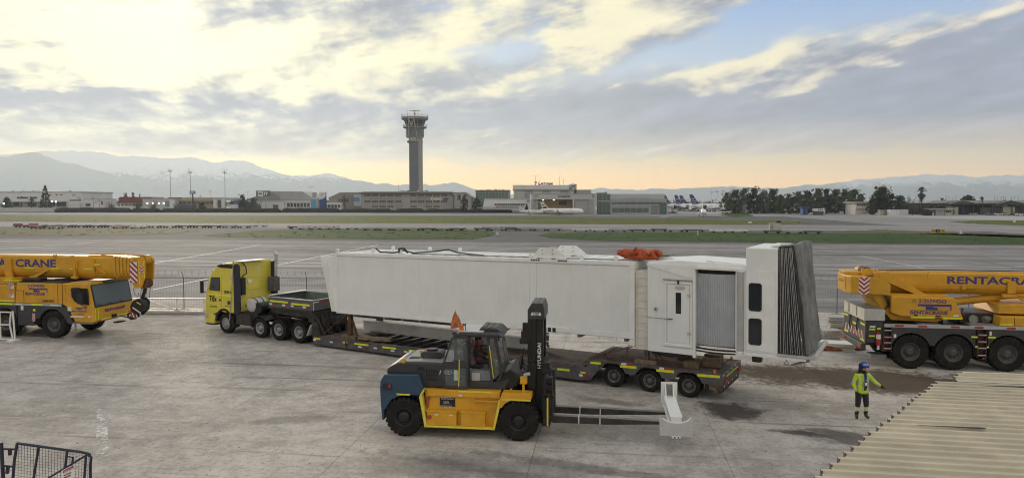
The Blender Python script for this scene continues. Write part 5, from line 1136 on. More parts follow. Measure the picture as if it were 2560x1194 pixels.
# ---------------------------------------------------------------- right crane, seen from its counterweight end
rc = thing('mobile_crane', 'yellow truck crane with counterweight and chevron plate beside the worker', 'crane', RF[:2], -8)
def C(name, mb, mat, parent=None, **kw): return obj(name, mb, mat, parent or CR, **kw)
CR = rc; CWD = 2.8
for x in (0, 1.66, 3.70, 5.36):
    wheel(rc, x, 0, .72, .72, .45, .36, -1, rimgrey, lugs=26, lugh=.03, depth=.12); wheel(rc, x, CWD, .72, .72, .45, .36, 1, rimgrey, lugs=26, lugh=.03, depth=.12); C('axle', MB().cyl((x, .4, .72), (x, CWD - .4, .72), .13, n=10), grime)
C('chassis', MB().box(-1.6, 9, .55, CWD - .55, .85, 1.75), dark)
C('deck', MB().box(-1.06, 9, .02, CWD - .02, 1.76, 1.84), black)
C('deck_plate', MB().box(.35, 1.2, .1, .7, 1.845, 1.87).box(2.3, 3.3, .1, .9, 1.845, 1.90), midgrey)
C('deck_edge', MB().box(-1.06, 9, -.03, .02, 1.73, 1.87), M('edge_grey', (.42, .44, .45), .45, var=.1, dirt=.3), bev=.008)
for x in (-.65, .25, 1.5, 2.4, 3.6, 4.6): C('edge_reflector', MB().box(x, x + .34, -.036, -.03, 1.76, 1.84), redtape)
C('fender', MB().prism(arch(-.75, 2.46, 1.0, 1.72, [0, 1.66], .80, cz=.72), -.01, .04), cdark)
C('fender', MB().prism(arch(2.94, 6.1, 1.0, 1.72, [3.70, 5.36], .80, cz=.72), -.01, .04), cdark)
C('side_locker', MB().box(-1.72, -1.10, 0, CWD, 1.05, 1.93), cdark, bev=.02)
C('stairwell', MB().box(-1.10, -.75, .1, .2, .7, 1.72), black); C('stairwell', MB().box(2.46, 2.94, .1, .2, .6, 1.72), black)
for x0, x1, zs in ((-1.06, -.78, (.80, 1.04, 1.28, 1.56)), (2.56, 2.86, (.62, .92, 1.18, 1.46))):
    ld = C('ladder', MB().box(x0 - .03, x0, -.03, .05, .55 if x0 > 0 else .72, 1.74).box(x1, x1 + .03, -.03, .05, .55 if x0 > 0 else .72, 1.74), cdark)
    for z in zs: obj('rung', MB().box(x0, x1, -.04, .04, z, z + .06), M('rung_red', (.32, .05, .06), .5), ld); obj('rung_stripe', MB().box(x0, x1, -.045, -.04, z + .042, z + .062), whtape, ld)
for x0, x1, z in ((-1.66, -1.42, 1.60), (-1.66, -1.42, 1.32), (-1.34, -1.2, 1.63), (2.28, 2.52, 1.38), (2.92, 3.2, 1.38), (2.44, 2.53, .98), (2.88, 2.96, .98)): C('marker', MB().box(x0, x1, -.05, -.04, z, z + .065), hivis)
C('extinguisher', MB().cyl((-1.30, -.08, 1.0), (-1.30, -.08, 1.45), .09, n=14).cyl((-1.30, -.08, 1.45), (-1.30, -.08, 1.55), .04, n=10), M('extinguisher_red', (.42, .03, .02), .4)); C('extinguisher_band', MB().cyl((-1.30, -.08, 1.25), (-1.30, -.08, 1.44), .092, n=14).cyl((-1.30, -.08, .8), (-1.30, -.08, .98), .05, n=10), whtape)
C('sticker', MB().box(-1.62, -1.40, -.006, 0, 1.70, 1.77).box(-.68, -.58, -.016, -.01, 1.3, 1.45).box(2.98, 3.06, -.016, -.01, 1.48, 1.65), whtape)
# tail: panel with warning stripes, hooks, jack boxes
tl = C('tail_panel', MB().box(-1.78, -1.72, .02, CWD - .02, 1.0, 1.95), cdark, bev=.01)
for k in range(14):
    y = .12 + k * .185; s = 1 if k < 7 else -1
    obj('stripe', MB().prismx([(y, 1.18), (y + .09, 1.18), (y + .09 + s * .12, 1.50), (y + s * .12, 1.50)], -1.786, -1.781), M('stripe_red', (.42, .07, .05), .5) if k % 2 == 0 else M('stripe_cream', (.72, .62, .5), .5), tl)
for y, z in ((.1, 1.75), (1.1, 1.62), (2.2, 1.82), (.1, 1.08), (2.15, 1.10)): obj('marker', MB().box(-1.79, -1.782, y, y + .5, z, z + .08), hivis, tl)
for y in (.95, 1.85): obj('hook', MB().tube([(-1.80, y, 1.95), (-1.84, y, 1.6), (-1.84, y, 1.5), (-1.80, y, 1.42)], .025, 6), black, tl)
C('tail_beam', MB().box(-1.9, -1.72, .1, CWD - .1, .75, 1.0), cdark, bev=.02); C('jack_pad', MB().box(-1.5, -.9, .1, .7, .42, .55), midgrey)
C('tail_lamp', MB().box(-1.92, -1.90, .15, .5, .82, .94).box(-1.92, -1.90, 2.2, 2.6, .82, .94), redtape)
trm = M('tray_cream', (.58, .56, .45), .6, var=.1, dirt=.3)
ty = C('tool_tray', MB().box(-1.84, -1.80, .05, 2.6, 1.985, 2.46).box(-1.8, -1.04, 2.56, 2.6, 1.985, 2.46), trm); obj('tray_side', MB().box(-1.84, -1.03, .0, .05, 1.985, 2.46), lightgrey, ty, bev=.01); obj('tray_lid', MB().box(-1.82, -1.05, .05, 2.58, 2.38, 2.44), midgrey, ty)
for y in (.9, 1.9): obj('latch', MB().box(-1.86, -1.84, y, y + .08, 2.05, 2.45), midgrey, ty)
# superstructure
cw = [(-2.02, .18), (-1.60, .18), (-1.60, 2.62), (-1.95, 2.62), (-2.16, 2.45), (-2.30, 2.1), (-2.36, 1.4), (-2.38, .70), (-2.28, .35)]
C('counterweight', MB().prismz(cw, 3.06, 3.80), cyellow, bev=.04)
C('counterweight_cap', MB().prismz([(x * .9 - .2, y * .62 + .75) for x, y in cw], 3.80, 3.93), cyellow, bev=.02)
C('hatch', MB().prismz([(-2.40, .75), (-2.37, .75), (-2.33, 1.75), (-2.36, 1.75)], 3.2, 3.75), cyellow, bev=.01)
lh = text('LIEBHERR', rc, (0, 0, 0), .12, M('emboss', (.48, .22, .008), .5)); lh.matrix_local = Matrix.Translation((-2.405, 1.7, 3.48)) @ Matrix.Rotation(R(-90), 4, 'Z') @ Matrix.Rotation(R(90), 4, 'X')
chevron_plate(rc, -2.04, -1.62, 3.06, 3.78, .16, 'v', 4)
C('side_plate', MB().prism([(-1.60, 3.06), (-.75, 3.04), (-.75, 3.48), (-1.10, 3.72), (-1.60, 3.80)], .26, .36), cyellow, bev=.012)
C('side_plate', MB().prism([(-1.60, 3.06), (-.75, 3.04), (-.75, 3.48), (-1.10, 3.72), (-1.60, 3.80)], 2.4, 2.5), cyellow, bev=.012)
C('turret', MB().prism([(-1.46, 3.06), (1.6, 3.04), (1.9, 2.2), (1.2, 1.9), (-.6, 1.95), (-1.0, 2.4)], .5, 2.3), cyellow, bev=.03)
C('slew_ring', MB().cyl((.9, 1.4, 1.84), (.9, 1.4, 2.05), .85, n=28), dark)
pn = C('side_cabinet', MB().prism([(-.72, 3.0), (1.72, 2.96), (2.10, 2.08), (-.35, 2.16), (-.72, 2.3)], .22, .52), cyellow, bev=.04)
obj('cabinet_tape', MB().box(.05, .98, .208, .22, 2.10, 2.165).box(1.28, 2.02, .208, .22, 2.08, 2.145), hivis, pn)
obj('cabinet_latch', MB().box(.18, .32, .205, .22, 2.19, 2.24).box(1.02, 1.2, .205, .22, 2.17, 2.23), dark, pn); obj('sticker', MB().box(1.70, 1.9, .21, .219, 2.20, 2.26), whtape, pn)
text('2-25594363', rc, (.34, .214, 2.74), .15, blue, bold=.004, sx=1.05); logo(rc, .32, .215, 2.60, .68, blue); obj('logo_rule', MB().box(.02, 1.5, .212, .216, 2.425, 2.435), blue, rc); text('RENTACRANE', rc, (.02, .214, 2.27), .13, blue, bold=.006, sx=1.22)
C('phone_mark', MB().tube([(.16 + .06 * math.cos(a * .6), .21, 2.80 + .06 * math.sin(a * .6)) for a in range(11)], .008, 4), blue)
C('hydraulic_hose', MB().tube([(-.95, .4, 3.0), (-.85, .35, 2.8), (-.80, .35, 2.6), (-.9, .4, 2.4)], .03, 6).tube([(-.85, .4, 3.0), (-.76, .35, 2.8), (-.74, .35, 2.5)], .03, 6), black)
C('boom', boom_section(-1.35, 9, .95, 1.95, 2.98, 3.93), cyellow, smooth=False)
C('boom_top_rail', MB().box(-1.3, 9, 1.2, 1.26, 3.93, 3.97), cyellow); C('boom_cable', MB().tube([(-1.0, 1.4, 3.98), (2, 1.4, 4.0), (5, 1.4, 3.99), (9, 1.4, 4.0)], .02, 6), black)
C('brace', MB().prism([(-1.32, 3.93), (-.75, 3.98), (-.60, 3.9), (.85, 3.0), (.50, 2.98), (-.95, 3.62), (-1.3, 3.7)], .66, .94), cyellow, bev=.02)
C('brace_pin', MB().cyl((-.98, .62, 3.76), (-.98, .7, 3.76), .09, n=14), cyellow); C('winch', MB().cyl((-1.5, .8, 3.95), (-1.5, 2.0, 3.95), .14, n=14).box(-1.75, -1.3, .7, .8, 3.8, 4.06), cyellow, bev=.01)
C('winch_drum', MB().cyl((-1.5, .85, 3.98), (-1.5, 1.5, 3.98), .16, n=14), rust); C('guide_post', MB().box(-1.12, -1.06, .75, .9, 3.9, 4.03).box(.95, 1.0, .93, .96, 3.7, 4.0), cyellow)
text('RENTACRANE', rc, (1.70, .944, 3.48), .30, blue, bold=.012, sx=1.5)
C('boom_clamp', MB().box(4.05, 4.35, .85, .95, 3.1, 3.62).box(3.85, 4.7, .8, 1.0, 2.95, 3.08).prism([(4.3, 3.1), (4.7, 3.0), (4.9, 2.8), (4.6, 2.8)], .8, .9), cyellow, bev=.015); C('clamp_block', MB().box(2.3, 2.45, .88, .95, 3.25, 3.4).cyl((2.45, .9, 3.32), (2.85, .9, 3.32), .03, n=8), cyellow)
C('lift_cylinder', MB().cyl((1.95, 1.45, 2.62), (4.0, 1.45, 2.88), .17, n=18).cyl((4.0, 1.45, 2.88), (5.2, 1.45, 3.0), .11, n=14), cyellow, smooth=False)
C('front_body', MB().prism([(3.45, 2.32), (3.55, 2.70), (8, 2.75), (8, 2.30)], .4, 2.4).prism([(3.36, 1.86), (3.42, 2.25), (8, 2.26), (8, 1.86)], .05, 2.6), cyellow, bev=.03); C('body_tape', MB().box(3.40, 3.9, .04, .05, 1.90, 1.96), hivis); C('hatch_seam', MB().box(3.92, 3.94, .044, .05, 1.9, 2.24), dark)
C('engine_recess', MB().box(2.12, 3.40, .6, 2.2, 1.88, 2.30), black); C('muffler', MB().cyl((2.6, .5, 2.05), (2.6, .95, 2.05), .18, n=16).cyl((3.0, .55, 2.0), (3.35, .8, 2.1), .16, n=12), M('muffler', (.25, .24, .22), .5, .4, var=.2, dirt=.4))
C('cylinder_foot', MB().tube([(2.2, .6, 2.5), (2.18, .55, 2.3), (2.25, .55, 2.2)], .05, 6), rust)
# ---------------------------------------------------------------- left crane, seen from its cab end
lc = thing('mobile_crane', 'yellow truck crane parked cab first on the left with hook block hanging', 'crane', LF[:2], -9)
CR = lc; CWD = 2.85
for x in (-4.45, -2.8, 0):
    wheel(lc, x, 0, .70, .70, .45, .36, -1, rimgrey, lugs=26, lugh=.03, depth=.12); wheel(lc, x, CWD, .70, .70, .45, .36, 1, rimgrey, lugs=26, lugh=.03, depth=.12); C('axle', MB().cyl((x, .4, .7), (x, CWD - .4, .7), .13, n=10), grime)
C('chassis', MB().box(-7, 1.9, .6, CWD - .6, .75, 1.7), dark); C('deck', MB().box(-7, .55, .02, CWD - .02, 1.70, 1.76), black)
C('deck_edge', MB().box(-7, .52, -.03, .02, 1.65, 1.75), M('edge_grey', (.42, .44, .45), .45)); C('edge_tape', MB().box(-3.2, -2.3, -.038, -.03, 1.66, 1.745).box(-1.2, -.55, -.038, -.03, 1.66, 1.745), hivis)
C('edge_sticker', MB().box(-2.1, -1.75, -.038, -.03, 1.67, 1.73).box(-.1, .35, -.038, -.03, 1.66, 1.74), whtape)
C('fender', MB().prism(arch(-1.1, .62, 1.0, 1.64, [-.05], .80, cz=.70) + [(1.05, 1.64 - .9)][:0], -.01, .06), cdark); C('fender_tail', MB().prism([(.55, 1.64), (.74, 1.64), (1.12, .86), (1.05, .74), (.80, .78), (.60, 1.25)], -.02, .5), cdark, bev=.015)
C('side_locker', MB().box(-2.05, -1.12, 0, .7, .62, 1.64), cdark, bev=.02); C('sticker', MB().box(-1.85, -1.7, -.006, 0, 1.4, 1.62), whtape)
C('locker_marker', MB().box(-1.14, -1.0, -.015, -.008, 1.36, 1.48).box(-1.16, -.9, -.015, -.008, .5, .56), hivis)
chevron_plate(lc, -1.18, -1.02, .85, 1.25, -.03, '/', 3); C('fender', MB().prism(arch(-3.7, -2.1, 1.0, 1.64, [-2.8], .80, cz=.70), -.01, .06), cdark)
sp_ = C('side_body', MB().prism([(-2.18, 1.76), (.50, 1.76), (.54, 2.80), (-2.06, 2.80)], .02, 2.7), cyellow, bev=.02)
obj('panel_seam', MB().box(-1.68, -1.66, .012, .02, 1.80, 2.40).box(-2.1, -1.66, .012, .02, 2.39, 2.41).box(.28, .3, .012, .02, 1.8, 2.78), dark, sp_); obj('body_top', MB().box(-2.0, .5, .1, 2.6, 2.80, 2.86), dark, sp_)
text('2-25594363', lc, (-1.42, .014, 2.60), .14, blue, bold=.004, sx=1.0); logo(lc, -1.36, .016, 2.46, .56, blue); text('RENTACRANE', lc, (-1.58, .014, 2.18), .13, blue, bold=.006, sx=.95); text('LIEBHERR', lc, (-.62, .014, 1.84), .11, blk, bold=.004, sx=1.05)
C('deck_gear', MB().box(-1.9, -.9, .2, .7, 2.87, 3.0).box(-.3, .6, 1.2, 2.2, 2.87, 3.05).cyl((-.4, .6, 2.92), (.2, .9, 2.95), .05, n=8), black, bev=.02)
# outrigger bank left of the body
C('outrigger_bank', MB().box(-4.2, -2.22, .05, 2.7, 1.78, 2.65), cyellow, bev=.03); chevron_plate(lc, -2.58, -2.22, 2.48, 2.78, .0, '/', 3); chevron_plate(lc, -2.58, -2.22, 2.02, 2.25, .0, '/', 3)
C('bank_tape', MB().box(-3.2, -2.3, .03, .045, 1.80, 1.88), hivis); C('turntable', MB().box(-5, -2.6, .3, 2.4, 2.66, 2.98), cyellow, bev=.03); C('turn_tape', MB().box(-3.0, -2.05, .28, .295, 2.80, 2.86).box(-3.0, -2.05, .2, .3, 2.86, 2.9), hivis)
# cab
cabp = [(.58, 2.80), (1.98, 2.82), (2.10, 2.74), (2.32, 1.62), (2.34, .92), (2.24, .84), (1.22, .86), (1.14, 1.05), (.74, 1.66), (.56, 1.72)]
cb_ = C('cab', MB().prism(cabp, 0, CWD), cyellow, bev=.035)
obj('cab_roof', MB().box(.9, 2.0, .15, CWD - .15, 2.815, 2.85), M('roof_pale', (.60, .42, .16), .5, var=.15), cb_); obj('roof_tarp', MB().prism([(1.55, 2.84), (2.14, 2.80), (2.16, 2.72), (2.2, 2.70), (2.0, 2.86)], 1.0, CWD - .3), M('roof_dirt', (.08, .07, .05), .8), cb_)
obj('windscreen', MB().prism([(2.112, 2.70), (2.315, 1.68), (2.33, 1.68), (2.128, 2.705)], .14, CWD - .12), glass('crane_screen', (.10, .13, .14), .06), cb_)
obj('screen_gasket', MB().prism([(2.105, 2.74), (2.325, 1.60), (2.328, 1.60), (2.11, 2.745)], .06, CWD - .04), blk, cb_)
for y0, y1, z in ((.25, .55, 1.75), (.7, 1.0, 1.9), (1.4, 1.9, 1.82), (2.2, 2.5, 2.3)):
    xs = 2.332 - (z - 1.62) * .198; obj('dash_paper', MB().prism([(xs, z), (xs - .04, z + .2), (xs - .036, z + .2), (xs + .004, z)], y0, y1), M('paper', (.55, .56, .55), .7, var=.2, scale=6), cb_)
for y in (.6, 1.4, 2.2): obj('wiper', MB().bar((2.345, y, 1.62), (2.31, y - .4, 1.78), .025), blk, cb_)
obj('side_window', MB().prism([(1.06, 2.54), (1.10, 2.58), (2.0, 2.58), (2.05, 2.40), (2.08, 1.74), (1.6, 1.76), (1.25, 1.90), (1.08, 2.15)], -.012, 0), blk, cb_); obj('side_pane', MB().prism([(1.10, 2.54), (1.95, 2.55), (2.02, 1.80), (1.6, 1.81), (1.28, 1.95), (1.12, 2.18)], -.018, -.012), gdark, cb_)
obj('door_seam', MB().box(.76, .77, -.008, 0, 1.75, 2.72).box(.72, 2.1, -.008, 0, 1.075, 1.085), M('seam_brown', (.25, .12, .01), .7), cb_)
mr = C('mirror', MB().box(1.62, 1.92, -.32, -.22, 1.82, 2.38), blk, bev=.05); obj('mirror_arm', MB().bar((1.5, -.02, 2.6), (1.75, -.27, 2.45), .04).box(1.3, 1.6, -.2, -.1, 2.46, 2.62).bar((1.78, -.27, 1.82), (1.95, -.02, 1.62), .03), blk, mr)
logo(lc, 1.25, -.006, 1.56, .34, blue); text('RENTACRANE', lc, (1.08, -.006, 1.38), .075, blue, bold=.003, sx=1.2); text('2-25594363', lc, (1.22, -.006, 1.24), .07, blue, sx=1.1)
obj('door_sticker', MB().box(.84, 1.05, -.007, 0, 1.42, 1.62).box(.98, 1.75, -.007, 0, 1.10, 1.17).box(2.0, 2.1, -.007, 0, 1.10, 1.2), whtape, cb_); obj('door_badge', MB().prism([(.86, 1.42), (1.03, 1.42), (1.02, 1.28), (.945, 1.22), (.87, 1.28)], -.007, 0), blk, cb_)
fr_ = text('RENTACRANE', lc, (0, 0, 0), .14, blue, bold=.006); fr_.matrix_local = Matrix.Translation((2.348, .72, 1.30)) @ Matrix.Rotation(R(90), 4, 'Z') @ Matrix.Rotation(R(90), 4, 'X') @ Matrix.Diagonal((1.15, 1, 1, 1))
for y0, y1, z0, z1 in ((.03, .10, .95, 1.55), (.22, .29, .98, 1.55), (.55, 1.15, .92, .99), (1.35, 2.4, .94, 1.01), (2.74, 2.82, .95, 1.5)): C('front_tape', MB().box(2.342, 2.352, y0, y1, z0, z1), hivis)
for y in (.28, .40, .52, 2.5, 2.62): C('lamp', MB().cyl((2.33, y, 1.06 if y > 1 else .93), (2.36, y, 1.06 if y > 1 else .93), .05, n=10), M('lamp_glass', (.6, .6, .58), .15) if y == .52 else amber)
C('front_coupling', MB().box(2.34, 2.46, 1.2, 1.45, .95, 1.1).box(2.3, 2.6, 1.35, 1.9, .62, .68), black, bev=.01); C('step', MB().box(1.1, 2.2, -.02, .4, .78, .84).box(1.15, 1.22, .05, .1, .4, .8), midgrey)
# boom with nested sections, head and hook block
C('boom', boom_section(-7, 2.78, .85, 1.95, 2.92, 4.10), cyellow); C('boom_top_plate', MB().box(-7, 2.6, .95, 1.85, 4.10, 4.13), cyellow)
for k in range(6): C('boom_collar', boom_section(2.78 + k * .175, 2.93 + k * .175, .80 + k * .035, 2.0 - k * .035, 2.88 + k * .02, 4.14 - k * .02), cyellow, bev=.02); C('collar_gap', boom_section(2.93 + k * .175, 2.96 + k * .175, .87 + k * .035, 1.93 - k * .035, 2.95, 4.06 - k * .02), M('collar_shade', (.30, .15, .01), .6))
C('boom_end', boom_section(3.83, 4.05, 1.0, 1.8, 2.95, 4.05), cyellow)
hd_ = C('boom_head', MB().prism([(3.95, 4.08), (4.60, 4.12), (4.72, 3.9), (4.66, 3.0), (4.5, 2.55), (4.1, 2.5), (3.98, 2.8)], 1.0, 1.1).prism([(3.95, 4.08), (4.60, 4.12), (4.72, 3.9), (4.66, 3.0), (4.5, 2.55), (4.1, 2.5), (3.98, 2.8)], 1.7, 1.8), cyellow, bev=.015)
for x, z, r in ((4.5, 3.95, .24), (4.48, 2.72, .24)):
    for y in (1.15, 1.28, 1.41, 1.54): obj('sheave', MB().cyl((x, y, z), (x, y + .09, z), r, n=20), cyellow if z > 3 else rust, hd_)
obj('head_tape', MB().box(4.36, 4.42, .985, 1.0, 2.7, 3.95).box(4.66, 4.70, .985, 1.0, 3.0, 3.9), ytape, hd_)
chevron_plate(lc, 3.93, 4.34, 2.80, 3.86, .93, '\\', 4); chevron_plate(lc, 4.42, 4.68, 3.30, 3.62, .97, 'v', 2)
C('boom_stay', MB().tube([(2.0, 1.0, 4.2), (3.2, 1.0, 4.24), (4.5, 1.1, 4.18)], .025, 6).tube([(1.2, 1.2, 4.22), (2.6, 1.3, 4.26), (4.0, 1.3, 4.18)], .025, 6).box(1.3, 2.7, .95, 1.0, 4.13, 4.18), cyellow)
C('guide_bracket', MB().box(.60, .72, .70, .85, 2.95, 3.85).box(.72, .80, .75, .85, 3.5, 3.9).box(.5, .8, .65, .85, 2.98, 3.1), cyellow, bev=.01); C('guide_bracket', MB().box(1.65, 1.78, .76, .85, 3.3, 4.0).bar((1.75, .8, 3.7), (2.4, .8, 3.25), .08), cyellow)
C('guide_bracket', MB().box(-3.45, -3.05, .72, .85, 3.15, 3.95).box(-3.4, -3.0, .7, .85, 2.9, 3.2), cyellow, bev=.02); C('top_lug', MB().box(-.65, -.5, .84, .95, 4.0, 4.18).box(.4, .5, .84, .95, 3.9, 4.15), cyellow); C('boom_prism', MB().prism([(-2.1, 3.0), (-1.0, 3.4), (-.9, 3.38), (-1.8, 2.9)], .78, .85), cyellow)
for x in (-2.35, -.85, .25, 1.1): C('boom_tape', MB().box(x, x + .55, .838, .849, 3.44, 3.50), hivis)
C('boom_tape', MB().box(1.85, 2.15, .70, .72, 3.68, 3.75), hivis)
for s, xs, w_ in (('RENTA', -5.75, 1), ('CRANE', -2.90, 1)): text(s, lc, (xs, .842, 3.54), .38, blue, bold=.014, sx=1.36)
for x, y in ((4.38, 1.2), (4.62, 1.2), (4.4, 1.6), (4.6, 1.6)): C('hoist_rope', MB().cyl((x, y, 2.7), (x - .12, y, 1.9), .012, n=5), black)
hkx = 4.12
hb_ = C('hook_block', MB().prism([(hkx - .20, 1.85), (hkx + .15, 1.98), (hkx + .36, 1.75), (hkx + .30, 1.35), (hkx - .05, 1.02), (hkx - .32, 1.15), (hkx - .38, 1.55)], 1.1, 1.18).prism([(hkx - .20, 1.85), (hkx + .15, 1.98), (hkx + .36, 1.75), (hkx + .30, 1.35), (hkx - .05, 1.02), (hkx - .32, 1.15), (hkx - .38, 1.55)], 1.62, 1.70), black, bev=.02)
obj('block_sheave', MB().cyl((hkx, 1.2, 1.58), (hkx, 1.6, 1.58), .33, n=22), black, hb_); obj('block_tape', MB().bar((hkx + .02, 1.09, 1.78), (hkx + .25, 1.09, 1.66), .012, .05), ytape, hb_)
obj('block_plate', MB().bar((hkx - .22, 1.085, 1.5), (hkx + .24, 1.085, 1.22), .012, .06), whtape, hb_)
for k in range(4): obj('block_stripe', MB().prism([(hkx - .40 + k * .12, 1.32 - k * .06), (hkx - .34 + k * .12, 1.29 - k * .06), (hkx - .22 + k * .10, .98 - k * .02), (hkx - .28 + k * .10, 1.0 - k * .02)], 1.08, 1.095), whtape if k % 2 else redtape, hb_)
obj('hook', MB().tube([(hkx - .12, 1.4, 1.05), (hkx - .30, 1.4, .92), (hkx - .55, 1.4, .86), (hkx - .72, 1.4, .95), (hkx - .74, 1.4, 1.1), (hkx - .6, 1.4, 1.16)], [.08, .08, .075, .06, .05, .03], 8), black, hb_)
obj('block_link', MB().bar((hkx + .1, 1.4, 1.9), (hkx + .32, 1.4, 2.45), .12), black, hb_); C('tie_chain', MB().tube([(2.5, 1.6, .98), (3.0, 1.5, .9), (3.4, 1.4, 1.0)], .03, 6), black)
C('head_chain', MB().tube([(4.05, 1.0, 2.5), (4.1, 1.0, 2.2), (4.25, 1.05, 2.05), (4.3, 1.05, 2.3)], .015, 5), black)

for o in list(lc.children):
    if o.name.split('.')[0] in ('boom_head', 'hoist_rope', 'hook_block', 'head_chain') or (o.name.startswith('warning_plate') and max(v.co.x for v in o.data.vertices) > 3.9): o.location.x -= .26
# ================================================================ PEOPLE
skin = M('skin', (.32, .17, .11), .6, var=.08); hv = M('jacket_lime', (.50, .72, .03), .7, var=.14, scale=9, dirt=.15); tro = M('trousers_dark', (.022, .022, .025), .8, var=.3, scale=9)
sht = M('shirt_navy', (.02, .024, .035), .8, var=.2); slv = M('reflective', (.50, .53, .50), .35, var=.1); boot = M('boots', (.05, .045, .04), .8, var=.3); rvest = M('red_vest', (.36, .035, .03), .7, var=.2, scale=8)
def body_mesh(name, J, E, mats, pick, sub=2):
    """grow one continuous figure over a skeleton"""
    names = list(J); me = bpy.data.meshes.new(name); me.from_pydata([J[k][0] for k in names], [(names.index(a), names.index(b)) for a, b in E], [])
    o = bpy.data.objects.new(name, me); COL.objects.link(o)
    sk = o.modifiers.new('skin', 'SKIN'); sk.use_smooth_shade = True
    lay = me.skin_vertices[0] if me.skin_vertices else None
    if lay is None:
        bpy.context.view_layer.objects.active = o; bm = bmesh.new(); bm.from_mesh(me); bm.verts.layers.skin.verify(); bm.to_mesh(me); bm.free(); lay = me.skin_vertices[0]
    for i, k in enumerate(names):
        r = J[k][1]; lay.data[i].radius = r if isinstance(r, tuple) else (r, r); lay.data[i].use_root = (k == 'pelvis')
    ss = o.modifiers.new('sub', 'SUBSURF'); ss.levels = sub; ss.render_levels = sub
    return o, mats, pick
def bake(items):
    dg = bpy.context.evaluated_depsgraph_get(); out = []
    for o, mats, pick in items:
        me = bpy.data.meshes.new_from_object(o.evaluated_get(dg)); me.materials.clear()
        for m in mats: me.materials.append(m)
        for p in me.polygons: p.material_index = pick(p.center, p.normal); p.use_smooth = True
        old = o.name; bpy.data.objects.remove(o); out.append(me)
    return out
BE = [('pelvis', 'waist'), ('waist', 'chest'), ('chest', 'neck'), ('neck', 'chin'), ('chin', 'head'), ('chest', 'shl'), ('shl', 'ell'), ('ell', 'wrl'), ('chest', 'shr'), ('shr', 'elr'), ('elr', 'wrr'), ('pelvis', 'hil'), ('hil', 'knl'), ('knl', 'anl'), ('anl', 'tol'), ('pelvis', 'hir'), ('hir', 'knr'), ('knr', 'anr'), ('anr', 'tor')]
JW = {'pelvis': ((.0, 0, .92), (.155, .12)), 'waist': ((0, 0, 1.08), (.165, .125)), 'chest': ((0, 0.01, 1.33), (.185, .13)), 'neck': ((.01, 0, 1.50), .065), 'chin': ((.03, -.02, 1.57), .075), 'head': ((.04, -.01, 1.68), .095),
      'shl': ((-.20, 0, 1.41), .085), 'ell': ((-.29, .02, 1.14), .068), 'wrl': ((-.25, -.08, .90), .045), 'shr': ((.20, 0, 1.41), .085), 'elr': ((.38, -.02, 1.20), .068), 'wrr': ((.57, -.10, 1.06), .045),
      'hil': ((-.11, 0, .84), .115), 'knl': ((-.14, -.02, .47), .085), 'anl': ((-.15, .03, .10), .06), 'tol': ((-.22, -.12, .055), .05), 'hir': ((.11, 0, .84), .115), 'knr': ((.13, -.04, .47), .085), 'anr': ((.14, .0, .10), .06), 'tor': ((.16, -.16, .055), .05)}
def pickW(c, n):
    x, y, z = c
    if z > 1.53: return 3
    arm = abs(x) > .235 and z > .80
    if arm:
        d = math.hypot(abs(x) - .2, z - 1.41); return 4 if (.20 < d < .25 or .40 < d < .45) else 0
    if z > .86:
        if abs(x - .03) < .06 and n.y < -.2 or z > 1.47: return 2
        return 4 if (.98 < z < 1.03 or 1.10 < z < 1.15 or (abs(abs(x) - .14) < .022 and z > 1.15)) else 0
    if z > .43: return 1
    if z > .20: return 0 if .30 < z < .36 else 4 if (.25 < z < .30 or .36 < z < .41) else 1
    return 5 if z < .16 else 1
JD = {'pelvis': ((0, 0, .10), (.15, .14)), 'waist': ((.02, 0, .26), (.15, .12)), 'chest': ((.05, 0, .46), (.17, .125)), 'neck': ((.09, 0, .62), .06), 'chin': ((.14, 0, .67), .07), 'head': ((.13, 0, .77), .09),
      'shl': ((.05, -.19, .54), .075), 'ell': ((.16, -.23, .30), .06), 'wrl': ((.36, -.14, .24), .042), 'shr': ((.05, .19, .54), .075), 'elr': ((.18, .23, .30), .06), 'wrr': ((.38, .12, .26), .042),
      'hil': ((.12, -.11, .09), .11), 'knl': ((.46, -.13, .10), .08), 'anl': ((.56, -.13, -.26), .055), 'tol': ((.68, -.13, -.30), .045), 'hir': ((.12, .11, .09), .11), 'knr': ((.46, .13, .10), .08), 'anr': ((.56, .13, -.26), .055), 'tor': ((.68, .13, -.30), .045)}
def pickD(c, n):
    x, y, z = c
    if z > .63 and x > .02: return 1 if (x > .12 and z < .80) else 3
    if z > .12 and abs(y) < .17 and x < .24: return 0
    return 2
JS = {k: (((v[0][0] * (.6 if k[:2] in ('el', 'wr') and v[0][0] > 0 else 1)), v[0][1], v[0][2] if k not in ('elr', 'wrr') else {'elr': 1.14, 'wrr': .90}[k]) and ((v[0][0] if k not in ('elr', 'wrr') else {'elr': .28, 'wrr': .26}[k]), v[0][1], v[0][2] if k not in ('elr', 'wrr') else {'elr': 1.14, 'wrr': .90}[k]), v[1]) for k, v in JW.items()}
olive = M('coverall_olive', (.05, .055, .03), .8, var=.2)
def pickS(c, n):
    x, y, z = c
    if z > 1.53: return 1
    return 2 if (.30 < z < .36 or .62 < z < .68 or 1.05 < z < 1.11 or 1.2 < z < 1.26) else (3 if z < .14 else 0)
mW, mD, mS = bake([body_mesh('person', JW, BE, [hv, tro, sht, skin, slv, boot], pickW), body_mesh('person', JD, BE, [rvest, skin, tro, blk], pickD), body_mesh('person', JS, BE, [olive, skin, slv, boot], pickS)])
